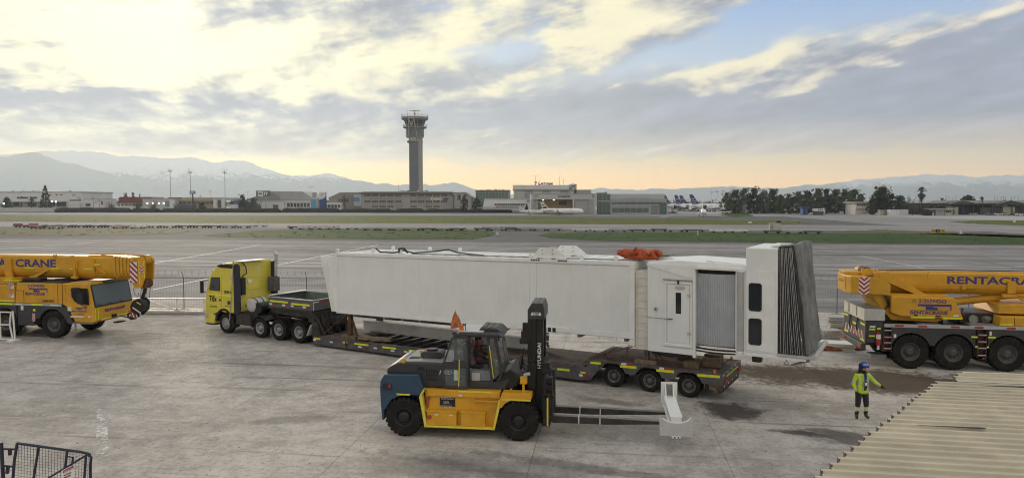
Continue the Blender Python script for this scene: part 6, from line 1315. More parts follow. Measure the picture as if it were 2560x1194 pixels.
def hand(parent, w, d, side, mat, s=1.0):
    """glove: palm, four bent fingers of unequal length and a thumb from the palm's side"""
    w, d = Vector(w), Vector(d).normalized(); a = d.cross(Vector((0, 1, 0))).normalized(); b = Vector((0, 1, 0)) * side
    mb = MB().tube([w, w + d * .05, w + d * .095], [.034 * s, .042 * s, .036 * s], 8)
    for k, l in enumerate((.070, .082, .076, .058)):
        o = w + d * .09 + b * (.030 - .02 * k); mb.tube([o, o + d * l * .5 + a * .004, o + d * l * .85 + a * .022, o + d * l + a * .035], [.0115 * s, .011 * s, .010 * s, .008 * s], 6)
    o = w + d * .035 + b * .035; mb.tube([o, o + d * .03 + b * .03, o + d * .06 + b * .036 + a * .01], [.014 * s, .0125 * s, .010 * s], 6)
    return obj('hand', mb, mat, parent, smooth=True)
WX, WY = 11.17, 22.38
pw = obj('person', mW, None, label='standing worker in lime jacket and blue helmet pointing towards the crane', cat='person'); pw.location = (WX, WY, 0); pw.rotation_euler = (0, 0, R(6))
hl = obj('helmet', MB().lathe([(.001, .145), (.06, .135), (.10, .10), (.128, .04), (.135, .0), (.137, -.01), (.12, -.01)], axis='z', n=20, c=(.045, -.01, 1.70)).prismz([(.06, -.14), (.17, -.12), (.215, -.05), (.215, .03), (.17, .09)], 1.69, 1.702), M('helmet_blue', (.02, .08, .38), .35, var=.1), pw, smooth=True)
obj('ear_muff', MB().ball((-.09, -.02, 1.74), .05, .06, .055, 10, 6), blk, pw); obj('helmet_sticker', MB().box(.0, .035, -.142, -.136, 1.755, 1.785).box(.06, .095, -.142, -.134, 1.755, 1.785).box(-.05, -.02, -.13, -.12, 1.755, 1.785), wht, hl)
obj('sunglasses', MB().box(.03, .15, -.115, -.075, 1.655, 1.69), blk, pw, bev=.008); obj('neck_scarf', MB().cyl((-.035, .03, 1.50), (-.02, .02, 1.68), .085, n=12), sht, pw, smooth=True)
obj('nose', MB().cyl((.115, -.09, 1.655), (.135, -.105, 1.62), .012, .018, n=6), skin, pw); obj('mouth', MB().box(.075, .13, -.098, -.09, 1.585, 1.592), M('lips', (.2, .08, .06), .6), pw)
obj('lanyard', MB().tube([(-.04, -.13, 1.45), (.02, -.155, 1.25), (.03, -.16, 1.2), (.04, -.155, 1.25), (.09, -.13, 1.45)], .006, 5), M('lanyard_blue', (.12, .25, .4), .6), pw); obj('badge', MB().box(.0, .065, -.17, -.165, 1.10, 1.20), wht, pw)
obj('zip_edge', MB().tube([(-.05, -.145, 1.44), (-.04, -.16, 1.2), (-.045, -.155, .9)], .012, 5).tube([(.12, -.14, 1.44), (.10, -.16, 1.2), (.105, -.155, .9)], .012, 5), slv, pw)
obj('jacket_hem', MB().lathe([(.158, .83), (.178, .83), (.182, .92), (.165, .94)], axis='z', n=24).xf(lambda p: (p.x * 1.02, p.y * .86, p.z)), hv, pw, smooth=True)
hand(pw, (-.25, -.09, .90), (.0, -.25, -1), 1, M('glove', (.02, .02, .022), .8)); hand(pw, (.57, -.10, 1.06), (.75, -.2, -.6), 1, M('glove', (.02, .02, .022), .8))
pd = obj('person', mD, None, label='forklift driver in red vest sitting at the wheel inside the cab', cat='person'); pd.location = toworld(KF, 1.96, .95, 2.02); pd.rotation_euler = (0, 0, R(-7.5))
obj('hair', MB().ball((.10, 0, .80), .105, .10, .085, 12, 8), M('hair_dark', (.015, .012, .011), .7), pd, smooth=True); hand(pd, (.36, -.14, .24), (1, .2, -.1), 1, skin); hand(pd, (.38, .12, .26), (1, -.2, -.1), -1, skin)
obj('nose', MB().cyl((.215, 0, .765), (.235, 0, .735), .010, .016, n=6), skin, pd); obj('ear', MB().ball((.125, -.095, .755), .018, .012, .03, 8, 6), skin, pd)
ps = obj('person', mS, None, label='worker in dark coverall with reflective bands standing behind the forklift mast', cat='person'); ps.location = (*G(1361, 869), 0); ps.rotation_euler = (0, 0, R(170))
hand(ps, (-.25, -.09, .90), (.0, -.25, -1), 1, blk); hand(ps, (.26, -.09, .90), (0, -.25, -1), -1, blk); obj('helmet', MB().lathe([(.001, .145), (.06, .135), (.10, .10), (.128, .04), (.135, .0)], axis='z', n=20, c=(.045, -.01, 1.70)), white2, ps)

# ================================================================ CORRUGATED ROOF (near right)
rf = thing('corrugated_roof', 'cream corrugated metal canopy roof filling the lower right corner', 'roof', (4.45, 9.87, 0), -10)
rfm = M('roof_cream', (.53, .485, .375), .6, var=.10, scale=1.2, dirt=.35, dirtcol=(.33, .28, .19), obj_random=.07); rfe = M('roof_edge', (.60, .58, .47), .5, var=.08)
PT = .2806; ZR = 2.98
def rowx(k): return .636 * (k * PT)
for s0 in range(-14, 24, 3):
    top = s0 >= 21; mb = MB(); cr_ = MB()
    for k in range(s0, min(s0 + 3, 24)):
        y = k * PT; x0 = rowx(k) + rnd.uniform(-.02, .02) + (.28 if top else 0); x1 = 10.5; zz = ZR + (.03 if top else 0) + .0035 * math.sin(k * 1.7); a = .012
        pr = [(y, zz), (y + .19, zz + a), (y + .205, zz + .055), (y + .255, zz + .06), (y + .272, zz + .012), (y + PT, zz)]
        vs = [(x0, p[0], p[1]) for p in pr] + [(x1, p[0], p[1]) for p in pr] + [(x0, p[0], p[1] - .006) for p in pr] + [(x1, p[0], p[1] - .006) for p in pr]; n = len(pr)
        mb.add(vs, [(i, i + 1, n + i + 1, n + i) for i in range(n - 1)] + [(2 * n + i + 1, 2 * n + i, 3 * n + i, 3 * n + i + 1) for i in range(n - 1)] + [(i, 2 * n + i, 2 * n + i + 1, i + 1) for i in range(n - 1)])
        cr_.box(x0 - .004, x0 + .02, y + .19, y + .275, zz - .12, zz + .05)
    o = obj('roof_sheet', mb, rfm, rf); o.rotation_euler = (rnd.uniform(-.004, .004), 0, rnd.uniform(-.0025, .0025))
    obj('sheet_end_shade', cr_, M('end_shadow', (.10, .09, .07), .8), o)  # dark boxes standing in for the shadow under the rib ends
obj('end_flashing', MB().box(4.55, 10.5, 24 * PT - .02, 24 * PT + .04, ZR + .02, ZR + .13), rfe, rf)
obj('lap_gap_shade', MB().prism([(4.2, ZR + .03), (10.5, ZR + .03), (10.5, ZR + .10), (6.0, ZR + .085)], 21 * PT - .03, 21 * PT - .012), blk, rf)  # black strip painted in as the shade of the gap below the top sheets
obj('open_lap_shade', MB().prismz([(2.15, 9.5 * PT), (3.2, 9.42 * PT), (3.25, 9.66 * PT), (3.15, 9.7 * PT)], ZR + .063, ZR + .07), blk, rf)  # black wedge laid on the sheet as the shade inside a slit
for k in range(26): x, y = rnd.uniform(1, 7), rnd.randint(-2, 22); obj('roof_screw', MB().cyl((max(x, rowx(y) + .4), y * PT + .23, ZR + .058), (max(x, rowx(y) + .4), y * PT + .23, ZR + .075), .013, n=6), rfe, rf)
obj('purlin', MB().box(5.0, 5.1, 0, 6.5, ZR - .16, ZR - .012), midgrey, rf)
for x, y in ((5.05, 1.0), (5.05, 6.0), (9, 1.0), (9, 6.0)): obj('post', MB().box(x - .05, x + .05, y - .05, y + .05, 0, ZR - .16 if x < 6 else ZR - .012), midgrey, rf)
# ================================================================ MESH GATE (near left)
gt = thing('mesh_gate', 'dark blue steel mesh gate with a warning sign at the bottom left', 'gate', (*P(130, 1150, 14)[:2], 0))
gbm = M('gate_blue', (.022, .026, .055), .5, var=.15, dirt=.2); wirem = M('wire_grey', (.06, .06, .065), .5)
def gp(u, v, Y=14): x, y, z = P(u, v, Y); return (x - gt.location.x, y - gt.location.y, z)
def drop(p, z=.15): return (p[0] - .0, p[1], z)
fp = [drop((gp(30, 1194)[0] - .12, 0, 0)), gp(43, 1107), gp(95, 1114), gp(205, 1129)]
obj('frame', MB().tube([fp[0], gp(36, 1150), fp[1], fp[1], fp[3], gp(220, 1133), gp(228, 1142), gp(226, 1160), (gp(222, 1194)[0], 0, .15)], .028, 8), gbm, gt)
for (u, v, ub) in ((97, 1115, 84), (168, 1125, 160)): obj('upright', MB().tube([gp(u, v), gp(ub, 1194), (gp(ub, 1194)[0] - .05, 0, .15)], .025, 8), gbm, gt)
mw = MB()
for k in range(24):
    u = 46 + k * 7.6; a = gp(u, 1108 + (u - 46) * .122); mw.tube([a, (a[0] - .09, a[1], .2)], .004, 4)
for k in range(30):
    v = 1116 + k * 7.0; mw.tube([gp(42 - (v - 1107) * .13, v), gp(227 - (v - 1130) * .06, v + 24)], .004, 4)
m_ = obj('wire_mesh', mw, wirem, gt); m_['kind'] = 'stuff'
obj('hinge_post', MB().tube([gp(3, 1105), gp(8, 1194), (gp(8, 1194)[0], 0, 0)], .035, 8), gbm, gt); obj('latch', MB().bar(gp(8, 1120), gp(40, 1121), .04).bar(gp(25, 1120), gp(25, 1136), .05).bar(gp(10, 1162), gp(34, 1164), .04).bar(gp(20, 1164), gp(18, 1182), .05), gbm, gt)
Y2 = 13.5
obj('brace', MB().tube([gp(100, 1206, Y2), gp(215, 1137, Y2), gp(226, 1133, Y2)], .02, 6).tube([gp(215, 1137, Y2), gp(211, 1194, Y2), (gp(211, 1194, Y2)[0], gp(0, 0, Y2)[1], .15)], .024, 6), gbm, gt)
obj('bolt_box', MB().bar(gp(168, 1139), gp(183, 1141), .03).bar(gp(183, 1141), gp(178, 1172), .03), gbm, gt)
s0 = gp(157, 1175, Y2 - .05); sg = obj('warning_sign', MB().prism([(gp(156, 1176, Y2 - .05)[0], gp(156, 1174, Y2 - .05)[2]), (gp(185, 1160, Y2 - .05)[0], gp(185, 1160, Y2 - .05)[2]), (gp(185, 1200, Y2 - .05)[0], gp(185, 1196, Y2 - .05)[2]), (gp(155, 1205, Y2 - .05)[0], gp(155, 1212, Y2 - .05)[2])], s0[1], s0[1] + .006), wht, gt)
obj('sign_header', MB().prism([(gp(158, 1176, Y2 - .05)[0], gp(158, 1175, Y2 - .05)[2]), (gp(184, 1162, Y2 - .05)[0], gp(184, 1162, Y2 - .05)[2]), (gp(184, 1170, Y2 - .05)[0], gp(184, 1169, Y2 - .05)[2]), (gp(158, 1184, Y2 - .05)[0], gp(158, 1182, Y2 - .05)[2])], s0[1] - .004, s0[1] - .001), M('sign_red', (.4, .02, .03), .5), sg)
for s_, v, h, m in (('ATENCION', 1181, .035, wht), ('NO TOCAR', 1189, .026, blk), ('PERSONAL', 1195, .026, blk)):
    p = gp(161, v, Y2 - .05); text(s_, gt, (p[0], s0[1] - .006, p[2]), h, m, rot=(90, -25, 0), sx=.8)
# ================================================================ FENCE, WHITE GATE FRAME, BARRIER
fx = thing('mesh_fence', 'tall wire mesh fence with razor coil along the apron edge', 'fence', (0, 43.5), -2.2)
fm = M('fence_steel', (.16, .16, .16), .5, .4, var=.2)
def fence_run(x0, x1, step=2.6, skip=()):
    n = int((x1 - x0) / step)
    for i in range(n + 1):
        x = x0 + i * step; obj('post', MB().cyl((x, 0, 0), (x, 0, 2.2), .03, n=8).bar((x, 0, 2.2), (x + .02, -.25, 2.6), .03), fm, fx); obj('footing', MB().box(x - .25, x + .25, -.2, .2, 0, .16), M('footing', (.3, .29, .27), .9, var=.15), fx, bev=.03)
        if i == n: break
        w = MB()
        for k in range(26): w.bar((x + k * .1, 0, .2), (x + k * .1, 0, 2.15), .005)
        for k in range(14): w.bar((x, .004, .2 + k * .15), (x + step, .004, .2 + k * .15), .005)
        obj('mesh_panel', w, fm, fx); obj('top_rail', MB().cyl((x, 0, 2.17), (x + step, 0, 2.17), .02, n=6), fm, fx)
        obj('razor_coil', MB().tube([(x + step * q / 60, .22 * math.cos(q * .62), 2.42 + .22 * math.sin(q * .62)) for q in range(61)], .006, 3), fm, fx)
fence_run(-31, -5.0); fence_run(14.5, 35.3)
wg = thing('sliding_gate', 'low white tubular sliding gate frame in front of the mesh fence', 'gate', (-22.9, 43.7), -2.2)
for a, b in (((-4, .95), (4.4, .95)), ((-4, .30), (4.4, .30)), ((-4, .18), (4.4, .18)), ((-4, .18), (-4, .95)), ((4.4, .18), (4.4, 1.0)), ((0, .18), (0, .95)), ((2.2, .18), (2.2, .95)), ((-4, .2), (0, .95)), ((0, .95), (2.2, .2)), ((2.2, .2), (4.4, .95)), ((3.9, .0), (3.9, 1.0))): obj('tube', MB().bar((a[0], 0, a[1]), (b[0], 0, b[1]), .07), white2, wg)
obj('base_beam', MB().box(-4.2, 4.6, -.12, .12, 0.02, .14), lightgrey, wg)
wbar = thing('steel_barrier', 'white steel pipe barrier standing in front of the parked crane wheels', 'barrier', toworld(LF, -2.4, -1.0), -9)
for a, b in (((-1.5, .1), (1.05, .1)), ((-1.5, .82), (.85, .82)), ((-1.5, 1.45), (.95, 1.45)), ((.85, .82), (1.0, .1)), ((.85, .82), (.95, 1.48)), ((1.12, .06), (1.05, 1.5)), ((1.0, 1.48), (1.08, 1.48)), ((-1.5, .1), (-1.5, 1.45)), ((.3, .1), (.3, 1.45))): obj('pipe', MB().bar((a[0], 0, a[1]), (b[0], 0, b[1]), .055), white2, wbar)
obj('foot', MB().box(.85, 1.2, -.25, .25, 0, .08), white2, wbar, bev=.01)
# ================================================================ STACKED BOARDS AND SLINGS by the right crane
def boards(label, u, v, rz, n, l, w, mat, jit, th=.07):
    t = thing('board_stack', label, 'boards', (*G(u, v), 0), rz, 'boards stacked beside the crane tail')
    for k in range(n):
        a = rnd.uniform(-jit, jit); dx, dy = rnd.uniform(-jit, jit) * .6, rnd.uniform(-jit, jit) * .6
        o = obj('board', MB().box(-l / 2, l / 2, -w / 2, w / 2, 0, th), mat, t, bev=.008); o.location = (dx, dy, k * (th + .012)); o.rotation_euler = (0, 0, a * .5)
    return t
bdm = M('board_grey', (.42, .42, .40), .7, var=.15, dirt=.4, obj_random=.2)
boards('tall stack of pale grey boards behind the dark hood end', 2098, 838, -12, 10, 1.1, .9, bdm, .12, .09); boards('lower stack of pale boards at the foot of the tall stack', 2074, 850, 20, 6, .9, .6, bdm, .15, .08); boards('flat stack of dirty white planks nearest the crane tail', 2088, 872, -20, 5, 1.6, .9, cream, .1, .06)
for u, v, s, lab in ((2078, 874, 1, 'red orange sling folded on the ground below the flat planks'), (2132, 872, .9, 'red orange sling lying under the tail of the right crane')):
    t = thing('ground_sling', lab, 'sling', (*G(u, v), .0), -10, 'orange slings on the ground')
    for k in range(5): obj('fold', MB().tube([(-.55 * s, -.25 + k * .1, .06), (-.2 * s, -.22 + k * .1, .10 + .05 * (k % 2)), (.2 * s, -.25 + k * .12, .08), (.55 * s, -.2 + k * .09, .06)], .055, 6), orange, t)
# ================================================================ FAR SIDE OF THE AIRFIELD
fw = M('far_white', (.66, .68, .69), .6, var=.06, scale=.15, dirt=.15, dirtcol=(.4, .4, .38), streak=.15); fg_ = M('far_grey', (.34, .35, .355), .6, var=.08, scale=.15, streak=.2); fdk = M('far_dark', (.06, .065, .07), .6, var=.2, scale=.3)
fbeige = M('far_beige', (.40, .36, .28), .7, var=.08, scale=.2, streak=.15); fcon = M('far_concrete', (.33, .33, .31), .7, var=.1, scale=.2, streak=.3); froof = M('roof_sheet', (.42, .44, .45), .5, .2, var=.08, scale=.2)
fred = M('roof_red', (.16, .035, .03), .7, var=.12, scale=.2); fblue = M('sign_blue', (.02, .05, .22), .5, var=.08, scale=.3); flb = M('sign_light_blue', (.10, .34, .52), .5, var=.08); fteal = glass('teal_glass', (.055, .12, .12), .15); fgl = glass('far_window_glass', (.03, .04, .045), .12)
ftan = M('far_tan', (.30, .26, .20), .7, var=.1, scale=.2)
class FB:
    """a building front at distance Y; positions read off as bearings and heights"""
    def __init__(s, name, label, cat, u0, u1, Y, mat=None, rz=0, group=None):
        s.Y = Y; s.uc = (u0 + u1) / 2; s.k = Y / F; s.mat = mat; x = P(s.uc, 505, Y)[0]; s.x = x
        s.t = thing(name, label, cat, (x, Y, 0), rz, group)
    def X(s, u): return P(u, 505, s.Y)[0] - s.x
    def Z(s, v): return 0.0 if v is None else max(0.0, P(s.uc, v, s.Y)[2])
    def box(s, name, u0, u1, v0, v1, y0, y1, mat=None, parent=None, bev=0.0): return obj(name, MB().box(s.X(u0), s.X(u1), y0, y1, s.Z(v1), s.Z(v0)), mat or s.mat, parent or s.t, bev=bev)
    def poly(s, name, pts, y0, y1, mat=None, parent=None): return obj(name, MB().prism([(s.X(u), s.Z(v)) for u, v in pts], y0, y1), mat or s.mat, parent or s.t)
    def windows(s, u0, u1, v0, v1, n, mat=None, gap=.25, parent=None, frame=None, y=-.12):
        w = (u1 - u0) / n
        for i in range(n):
            a, b = u0 + w * (i + gap / 2), u0 + w * (i + 1 - gap / 2); o = s.box('window', a, b, v0, v1, y, -.002, mat or fgl, parent)
            if frame: obj('sill', MB().box(s.X(a) - .1, s.X(b) + .1, y - .12, y + .02, s.Z(v1) - .18, s.Z(v1) - .02), frame, o)
    def text(s, st, u, v, h, mat, sx=1.0, bold=0.0, y=-.2): return text(st, s.t, (s.X(u), y, s.Z(v)), h * s.k, mat, sx=sx, bold=bold, ext=.05)
# --- duty-free warehouse
b = FB('warehouse', 'long white warehouse on the left with black lettering on its wall', 'warehouse', 0, 208, 520, fw)
b.box('wall', -60, 205, 481, None, 0, 40); b.box('roof', -62, 207, 478.5, 481, -.3, 40.3, froof); b.poly('roof_gable', [(-60, 478.5), (100, 477), (206, 481), (206, 482), (-60, 482)], .5, 39)
b.text('ALDEASA  CHILE', 43, 496, 4.2, blk, sx=1.12, bold=.12); b.box('canopy', 30, 168, 502.5, 505, -6, 0, fg_); b.box('dock_opening', 33, 165, 505, 516, -.15, 0, fdk)
for u in (40, 62, 88, 106, 128, 150): b.box('dock_column', u, u + 1.6, 503, None, -5.5, -5, fg_)
for u in (56, 92): b.box('dock_door', u, u + 14, 504, 517, -.4, -.15, fw)
b.windows(118, 130, 485.5, 488, 1); b.windows(138.5, 147, 485.5, 488, 1); b.windows(150, 158, 485.5, 488, 1); b.windows(174, 203, 499, 502, 5, gap=.1); b.box('entrance', 176, 205, 505, None, -2, 0, fw); b.box('wall_mark', 181, 189, 487, 489, -.1, 0, fdk); b.box('wall_mark', 191, 195, 493.5, 494.5, -.1, 0, fdk)
for u in (20, 45, 71, 78, 165): b.box('roof_vent', u, u + 2, 476, 479, 4, 6, fg_)
b.box('annex', -30, 33, 506, None, -14, -6.2, fw); b.windows(0, 30, 510, 511.5, 3, y=-14.1)
b = FB('depot_building', 'small white depot with dark openings right of the warehouse', 'building', 210, 262, 505, fw); b.box('wall', 210, 260, 498, None, 0, 16); b.box('roof', 209, 261, 496.5, 498, -.4, 16.4, froof); b.windows(236, 244, 505, 506.5, 2); b.box('door', 253, 257, 502, 512, -.1, 0, fdk); b.box('door', 214, 226, 508, 516, -.1, 0, fdk)
b = FB('red_roof_building', 'low building with a dark red pitched roof behind bare shrubs', 'building', 298, 412, 500, fw)
b.box('wall', 300, 388, 506, None, 0, 16); b.poly('roof', [(297, 507), (301, 492), (378, 492), (389, 498), (389, 507)], -1, 17, fred); b.box('side_wing', 360, 440, 497, None, -2, 14, M('wing_pale', (.5, .52, .52), .6)); b.box('wing_roof', 358, 442, 495.5, 497, -2.5, 14.5, froof)
b.windows(302, 356, 510, 514, 6); b.box('green_bay', 417, 428, 502, 516, -2.3, -2, M('bay_green', (.16, .24, .22), .6)); b.poly('end_gable', [(428, 500), (436, 499), (441, 504), (441, 520), (428, 520)], -2.4, -2, fw)
lampm = M('lit_lamp', (1, 1, .95), .3, emit=((1.0, .95, .85), 6.0))
for u, v, lab in ((369, 508, 'lit white yard lamp on the left end of the red roofed building'), (383, 508, 'second lit yard lamp along the red roofed building'), (397.5, 508.5, 'bright lit yard lamp beside the green bay'), (409.5, 508, 'lit yard lamp just right of the green bay'), (10, 508.5, 'lit lamp at the far left edge below the warehouse annex'), (130, 503, 'lit lamp under the warehouse canopy near the conifer'), (140, 504, 'lit lamp under the warehouse canopy further from the conifer')):
    x, y, z = P(u, v, 488); t = thing('yard_lamp', lab, 'lamp', (x, y, 0), 0, 'lit yard lamps'); obj('pole', MB().cyl((0, .1, 0), (0, .1, z - .1), .08, n=6), fg_, t); obj('lamp', MB().ball((0, -.3, z), .42, n=8, m=6), lampm, t)
b = FB('ring_canopy', 'round dark lattice canopy on posts behind the left buildings', 'canopy', 408, 470, 540, fdk)
for k in range(16): a = k * math.pi / 8; r_ = 8.5; obj('column', MB().cyl((r_ * math.cos(a), 9 + r_ * math.sin(a), 0), (r_ * math.cos(a), 9 + r_ * math.sin(a), 9), .22, n=6), fdk, b.t)
obj('ring', MB().lathe([(7.6, 9.0), (9.4, 9.2), (9.4, 10.4), (7.6, 10.2)], axis='z', n=30, c=(0, 9, 0)), fdk, b.t)
b = FB('beige_hall', 'long hall with a pale beige roof left of the petrol sign', 'hall', 440, 545, 505, fg_); b.box('wall', 440, 540, 501, None, 0, 18, ftan); b.poly('roof', [(448, 502), (458, 493.5), (534, 493.5), (538, 502)], -1.2, 19, fbeige)
for u in (536, 556): b.poly('end_bay', [(u, 500), (u + 4, 498), (u + 8, 501), (u + 8, 522), (u, 522)], -2, 0, fw)
b.box('link_roof', 538, 580, 494, 500, 2, 14, froof); b.windows(445, 535, 505, 509, 8); b.box('shop_front', 440, 490, 511, 521, -3, -.2, M('shop_blue', (.08, .10, .18), .6))
b = FB('shop', 'blue and white shop front between the tall masts', 'shop', 575, 622, 498, fblue); b.box('wall', 575, 622, 505, None, 0, 10, fblue); b.box('fascia', 577, 622, 503, 506, -.4, 0, fblue); b.text('banco', 586, 509, 3.0, wht); b.box('white_wall', 575, 596, 511, None, -1, 0, fw); b.windows(600, 620, 510, 516, 4)
b = FB('hangar_hall', 'pale blue grey hall with a long ribbed metal roof', 'hall', 618, 785, 520, fg_)
b.box('wall', 620, 782, 499, None, 0, 30, M('hall_wall', (.46, .48, .48), .6)); rfb = b.poly('roof', [(616, 499), (678, 477.5), (756, 478.5), (784, 494), (784, 499)], -.6, 32, froof)
for k in range(12): obj('roof_seam', MB().bar((b.X(682 + k * 6.6), -.75, b.Z(478)), (b.X(690 + k * 7.6), -.75, b.Z(498.5)), .25), M('seam_grey', (.34, .36, .37), .5), rfb)
b.poly('gable', [(616, 499), (676, 479), (690, 484), (700, 492), (702, 499)], -.9, -.62, M('gable_grey', (.24, .25, .26), .6)); b.box('white_store', 655, 715, 506, None, -4, -.1, fw); b.box('store_opening', 687, 700, 511.5, 521, -4.2, -4, M('store_brown', (.13, .10, .09), .7)); b.box('low_wing', 716, 780, 502, None, -3, -.1, fw); b.windows(720, 778, 508, 517, 7, fdk, y=-3.2); b.box('wing_band', 716, 780, 505.5, 507, -3.2, -3, fg_)
b = FB('billboard', 'dark billboard with white panel and letter on posts', 'billboard', 641, 677, 505, fg_); b.box('panel', 641, 676, 476.5, 491, -.5, .3, M('board_slate', (.10, .12, .16), .6)); b.box('notice', 646, 659, 478, 491, -.7, -.5, fw); b.text('IY', 661, 488, 8, wht, bold=.12, y=-.6); b.box('notice_mark', 648, 656, 482, 485.5, -.8, -.7, fblue)
for u in (652, 664): b.box('post', u, u + 1.6, 491, None, -.2, .2, fg_)
b = FB('sign_totem', 'tall blue and white totem sign with a curved top panel', 'sign', 797, 816, 488, fblue); b.box('panel', 798, 814.5, 480, None, 0, 2, fblue); b.poly('white_curve', [(798, 480), (814.5, 480), (814.5, 489), (812, 494), (807, 497), (798, 499)], -.12, -.01, fw); b.box('emblem', 804, 808, 485, 488, -.2, -.12, fg_)
b = FB('sign_totem', 'shorter light blue totem sign beside the curved one', 'sign', 776, 792, 490, flb); b.box('panel', 777, 791, 501.5, None, 0, 1.5, flb); b.box('upright', 789.5, 792, 486, None, .2, 1, fw); b.box('upper_panel', 781, 791, 481, 493, .3, 1, fg_)
b = FB('petrol_sign', 'blue petrol station sign on a dark pole', 'sign', 475, 488, 490, fblue); b.box('panel', 475, 488.5, 477, 484.5, -.3, .5, fblue); b.text('YPF', 476.5, 483, 4.2, wht, bold=.1, y=-.4); b.box('pole', 480, 483, 484.5, None, 0, .6, fdk)
b = FB('warehouse', 'tan warehouse with pitched roof left of the administration block', 'warehouse', 818, 912, 525, ftan)
b.box('wall', 822, 912, 494, None, 0, 30, ftan); b.poly('roof', [(820, 495), (851, 480.5), (912, 480.5), (912, 495)], -.8, 31, M('roof_taupe', (.25, .23, .21), .6, var=.06)); b.box('white_gable', 886, 904, 487, 515, -2, -.1, M('gable_blue', (.40, .48, .54), .6)); b.box('sign_panel', 886, 900, 493, 503, -2.2, -2, M('panel_blue', (.12, .22, .38), .5)); b.box('porch', 815, 860, 506, None, -8, -.1, fw); b.windows(845, 872, 497, 505, 4, fdk); b.windows(818, 858, 511, 518, 5, fdk, y=-8.2); b.box('stack', 861, 863, 487, 515, -3, -2, fdk)
# --- administration block with the roof slab
b = FB('administration_block', 'long concrete administration block with overhanging flat roof below the tower', 'building', 903, 1138, 486, fcon)
b.box('wall', 903, 1135, 484, None, 0, 18); rs = b.box('roof_slab', 898, 1132, 480.3, 483.6, -2.4, 19, M('slab_dark', (.12, .125, .125), .6)); b.box('parapet', 905, 1128, 478.6, 480.3, 1, 17, fg_)
b.box('stair_tower', 1008, 1026, 492, 520, -.5, -.01, M('louvre_wall', (.42, .42, .40), .7))
for k in range(8): b.box('louvre', 1009, 1025, 494 + k * 3.1, 494.8 + k * 3.1, -.62, -.5, fg_)
for u in [909 + 19.2 * k for k in range(12)]: b.box('pilaster', u - .9, u + .9, 484, None, -.4, -.01, M('pilaster', (.40, .40, .38), .7))
for k in range(11):
    u = 910.5 + 19.2 * k
    if 1005 < u < 1020: continue
    b.windows(u, u + 16, 486, 490.4, 4, gap=.2); b.windows(u, u + 16, 501, 505.6, 4, gap=.2, frame=fcon)
    if k not in (0, 4, 7, 10): b.windows(u, u + 16, 514.4, 517.6, 4, gap=.2)
b.text('DGAC', 1077.5, 499.8, 5.6, wht, sx=1.22, bold=.12, y=-.5); b.poly('emblem', [(1108, 500), (1109, 496), (1112, 496.5), (1113, 494.5), (1116, 495.5), (1120, 494), (1121.5, 497), (1117, 500)], -.5, -.4, fblue)
b.box('end_wall', 1128, 1139, 487, None, .5, 17.5, fcon); b.windows(1129, 1133, 488, 491, 1); b.box('end_fin', 1132.5, 1134, 486, None, -.5, .4, fdk)
for i in range(26):
    u = rnd.choice((rnd.uniform(993, 1016), rnd.uniform(1034, 1085))); h = rnd.uniform(2, 5.5); b.box('roof_plant', u, u + rnd.uniform(1.2, 3.2), 480 - h, 479, 4 + rnd.uniform(0, 6), 12, rnd.choice((fw, fg_, fdk)))
for u, v in ((992, 456), (1067, 457), (1074, 471)): obj('antenna', MB().cyl((b.X(u), 8, b.Z(480)), (b.X(u), 8, b.Z(v)), .09, n=5), fg_, b.t)
b.box('canopy_van', 932, 941, 521, 524.5, -6, -3, fw)
# --- control tower
ct = thing('control_tower', 'tall concrete airport control tower rising above the buildings', 'tower', (P(1038.5, 505, 500)[0], 500, 0), 6)
k_ = 500 / F
def tz(v): return P(1038, v, 500)[2]
tcon = M('tower_concrete', (.25, .255, .26), .7, var=.1, scale=.15, streak=.35); tglz = M('tower_panel', (.115, .14, .175), .35, var=.08, scale=.1)
hw = 4.6
obj('shaft', MB().box(-hw, hw, -hw, hw, 0, tz(345)), tcon, ct, bev=.25)
obj('glazed_strip', MB().box(-hw + .8, hw - 2.3, -hw - .15, -hw - .01, 8, tz(356)), tglz, ct); obj('corner_strip', MB().box(hw - 2.1, hw + .1, -hw - .25, -hw - .01, 6, tz(350)), M('tower_pale', (.32, .32, .31), .7, var=.1, scale=.2, streak=.3), ct)
for k in range(24): obj('joint', MB().box(-hw + .8, hw - 2.3, -hw - .19, -hw - .151, 9 + k * 2.0, 9.06 + k * 2.0), fdk, ct)
def ring(name, prof, mat, n=16): return obj(name, MB().lathe(prof, axis='z', n=n), mat, ct)
ring('neck', [(4.8, tz(358)), (5.6, tz(356)), (5.6, tz(352.5)), (4.8, tz(351))], tcon); ring('lower_drum', [(4.4, tz(346)), (6.1, tz(344)), (6.2, tz(322)), (4, tz(321))], tcon, 10)
for k in range(10): a = 2 * math.pi * (k + .5) / 10; obj('drum_panel', MB().box(-1.5, 1.5, -.08, .08, tz(341), tz(325)).xf(lambda p, a=a: ((6.08 + p.y) * math.cos(a) - p.x * math.sin(a), (6.08 + p.y) * math.sin(a) + p.x * math.cos(a), p.z)), tglz, ct)
ring('balcony', [(6.0, tz(322)), (8.2, tz(320.5)), (8.3, tz(318)), (5.8, tz(318))], tcon); ring('cab_glass', [(5.6, tz(318)), (7.4, tz(301.5)), (7.2, tz(301)), (5.4, tz(317.5))], fgl, 10)
for k in range(10): a = 2 * math.pi * k / 10; obj('mullion', MB().bar((5.7 * math.cos(a), 5.7 * math.sin(a), tz(318)), (7.5 * math.cos(a), 7.5 * math.sin(a), tz(301)), .28), tcon, ct)
ring('roof_ring', [(7.2, tz(302)), (8.9, tz(300)), (9.4, tz(297.5)), (9.4, tz(293.5)), (0.01, tz(292.5))], tcon, 16)
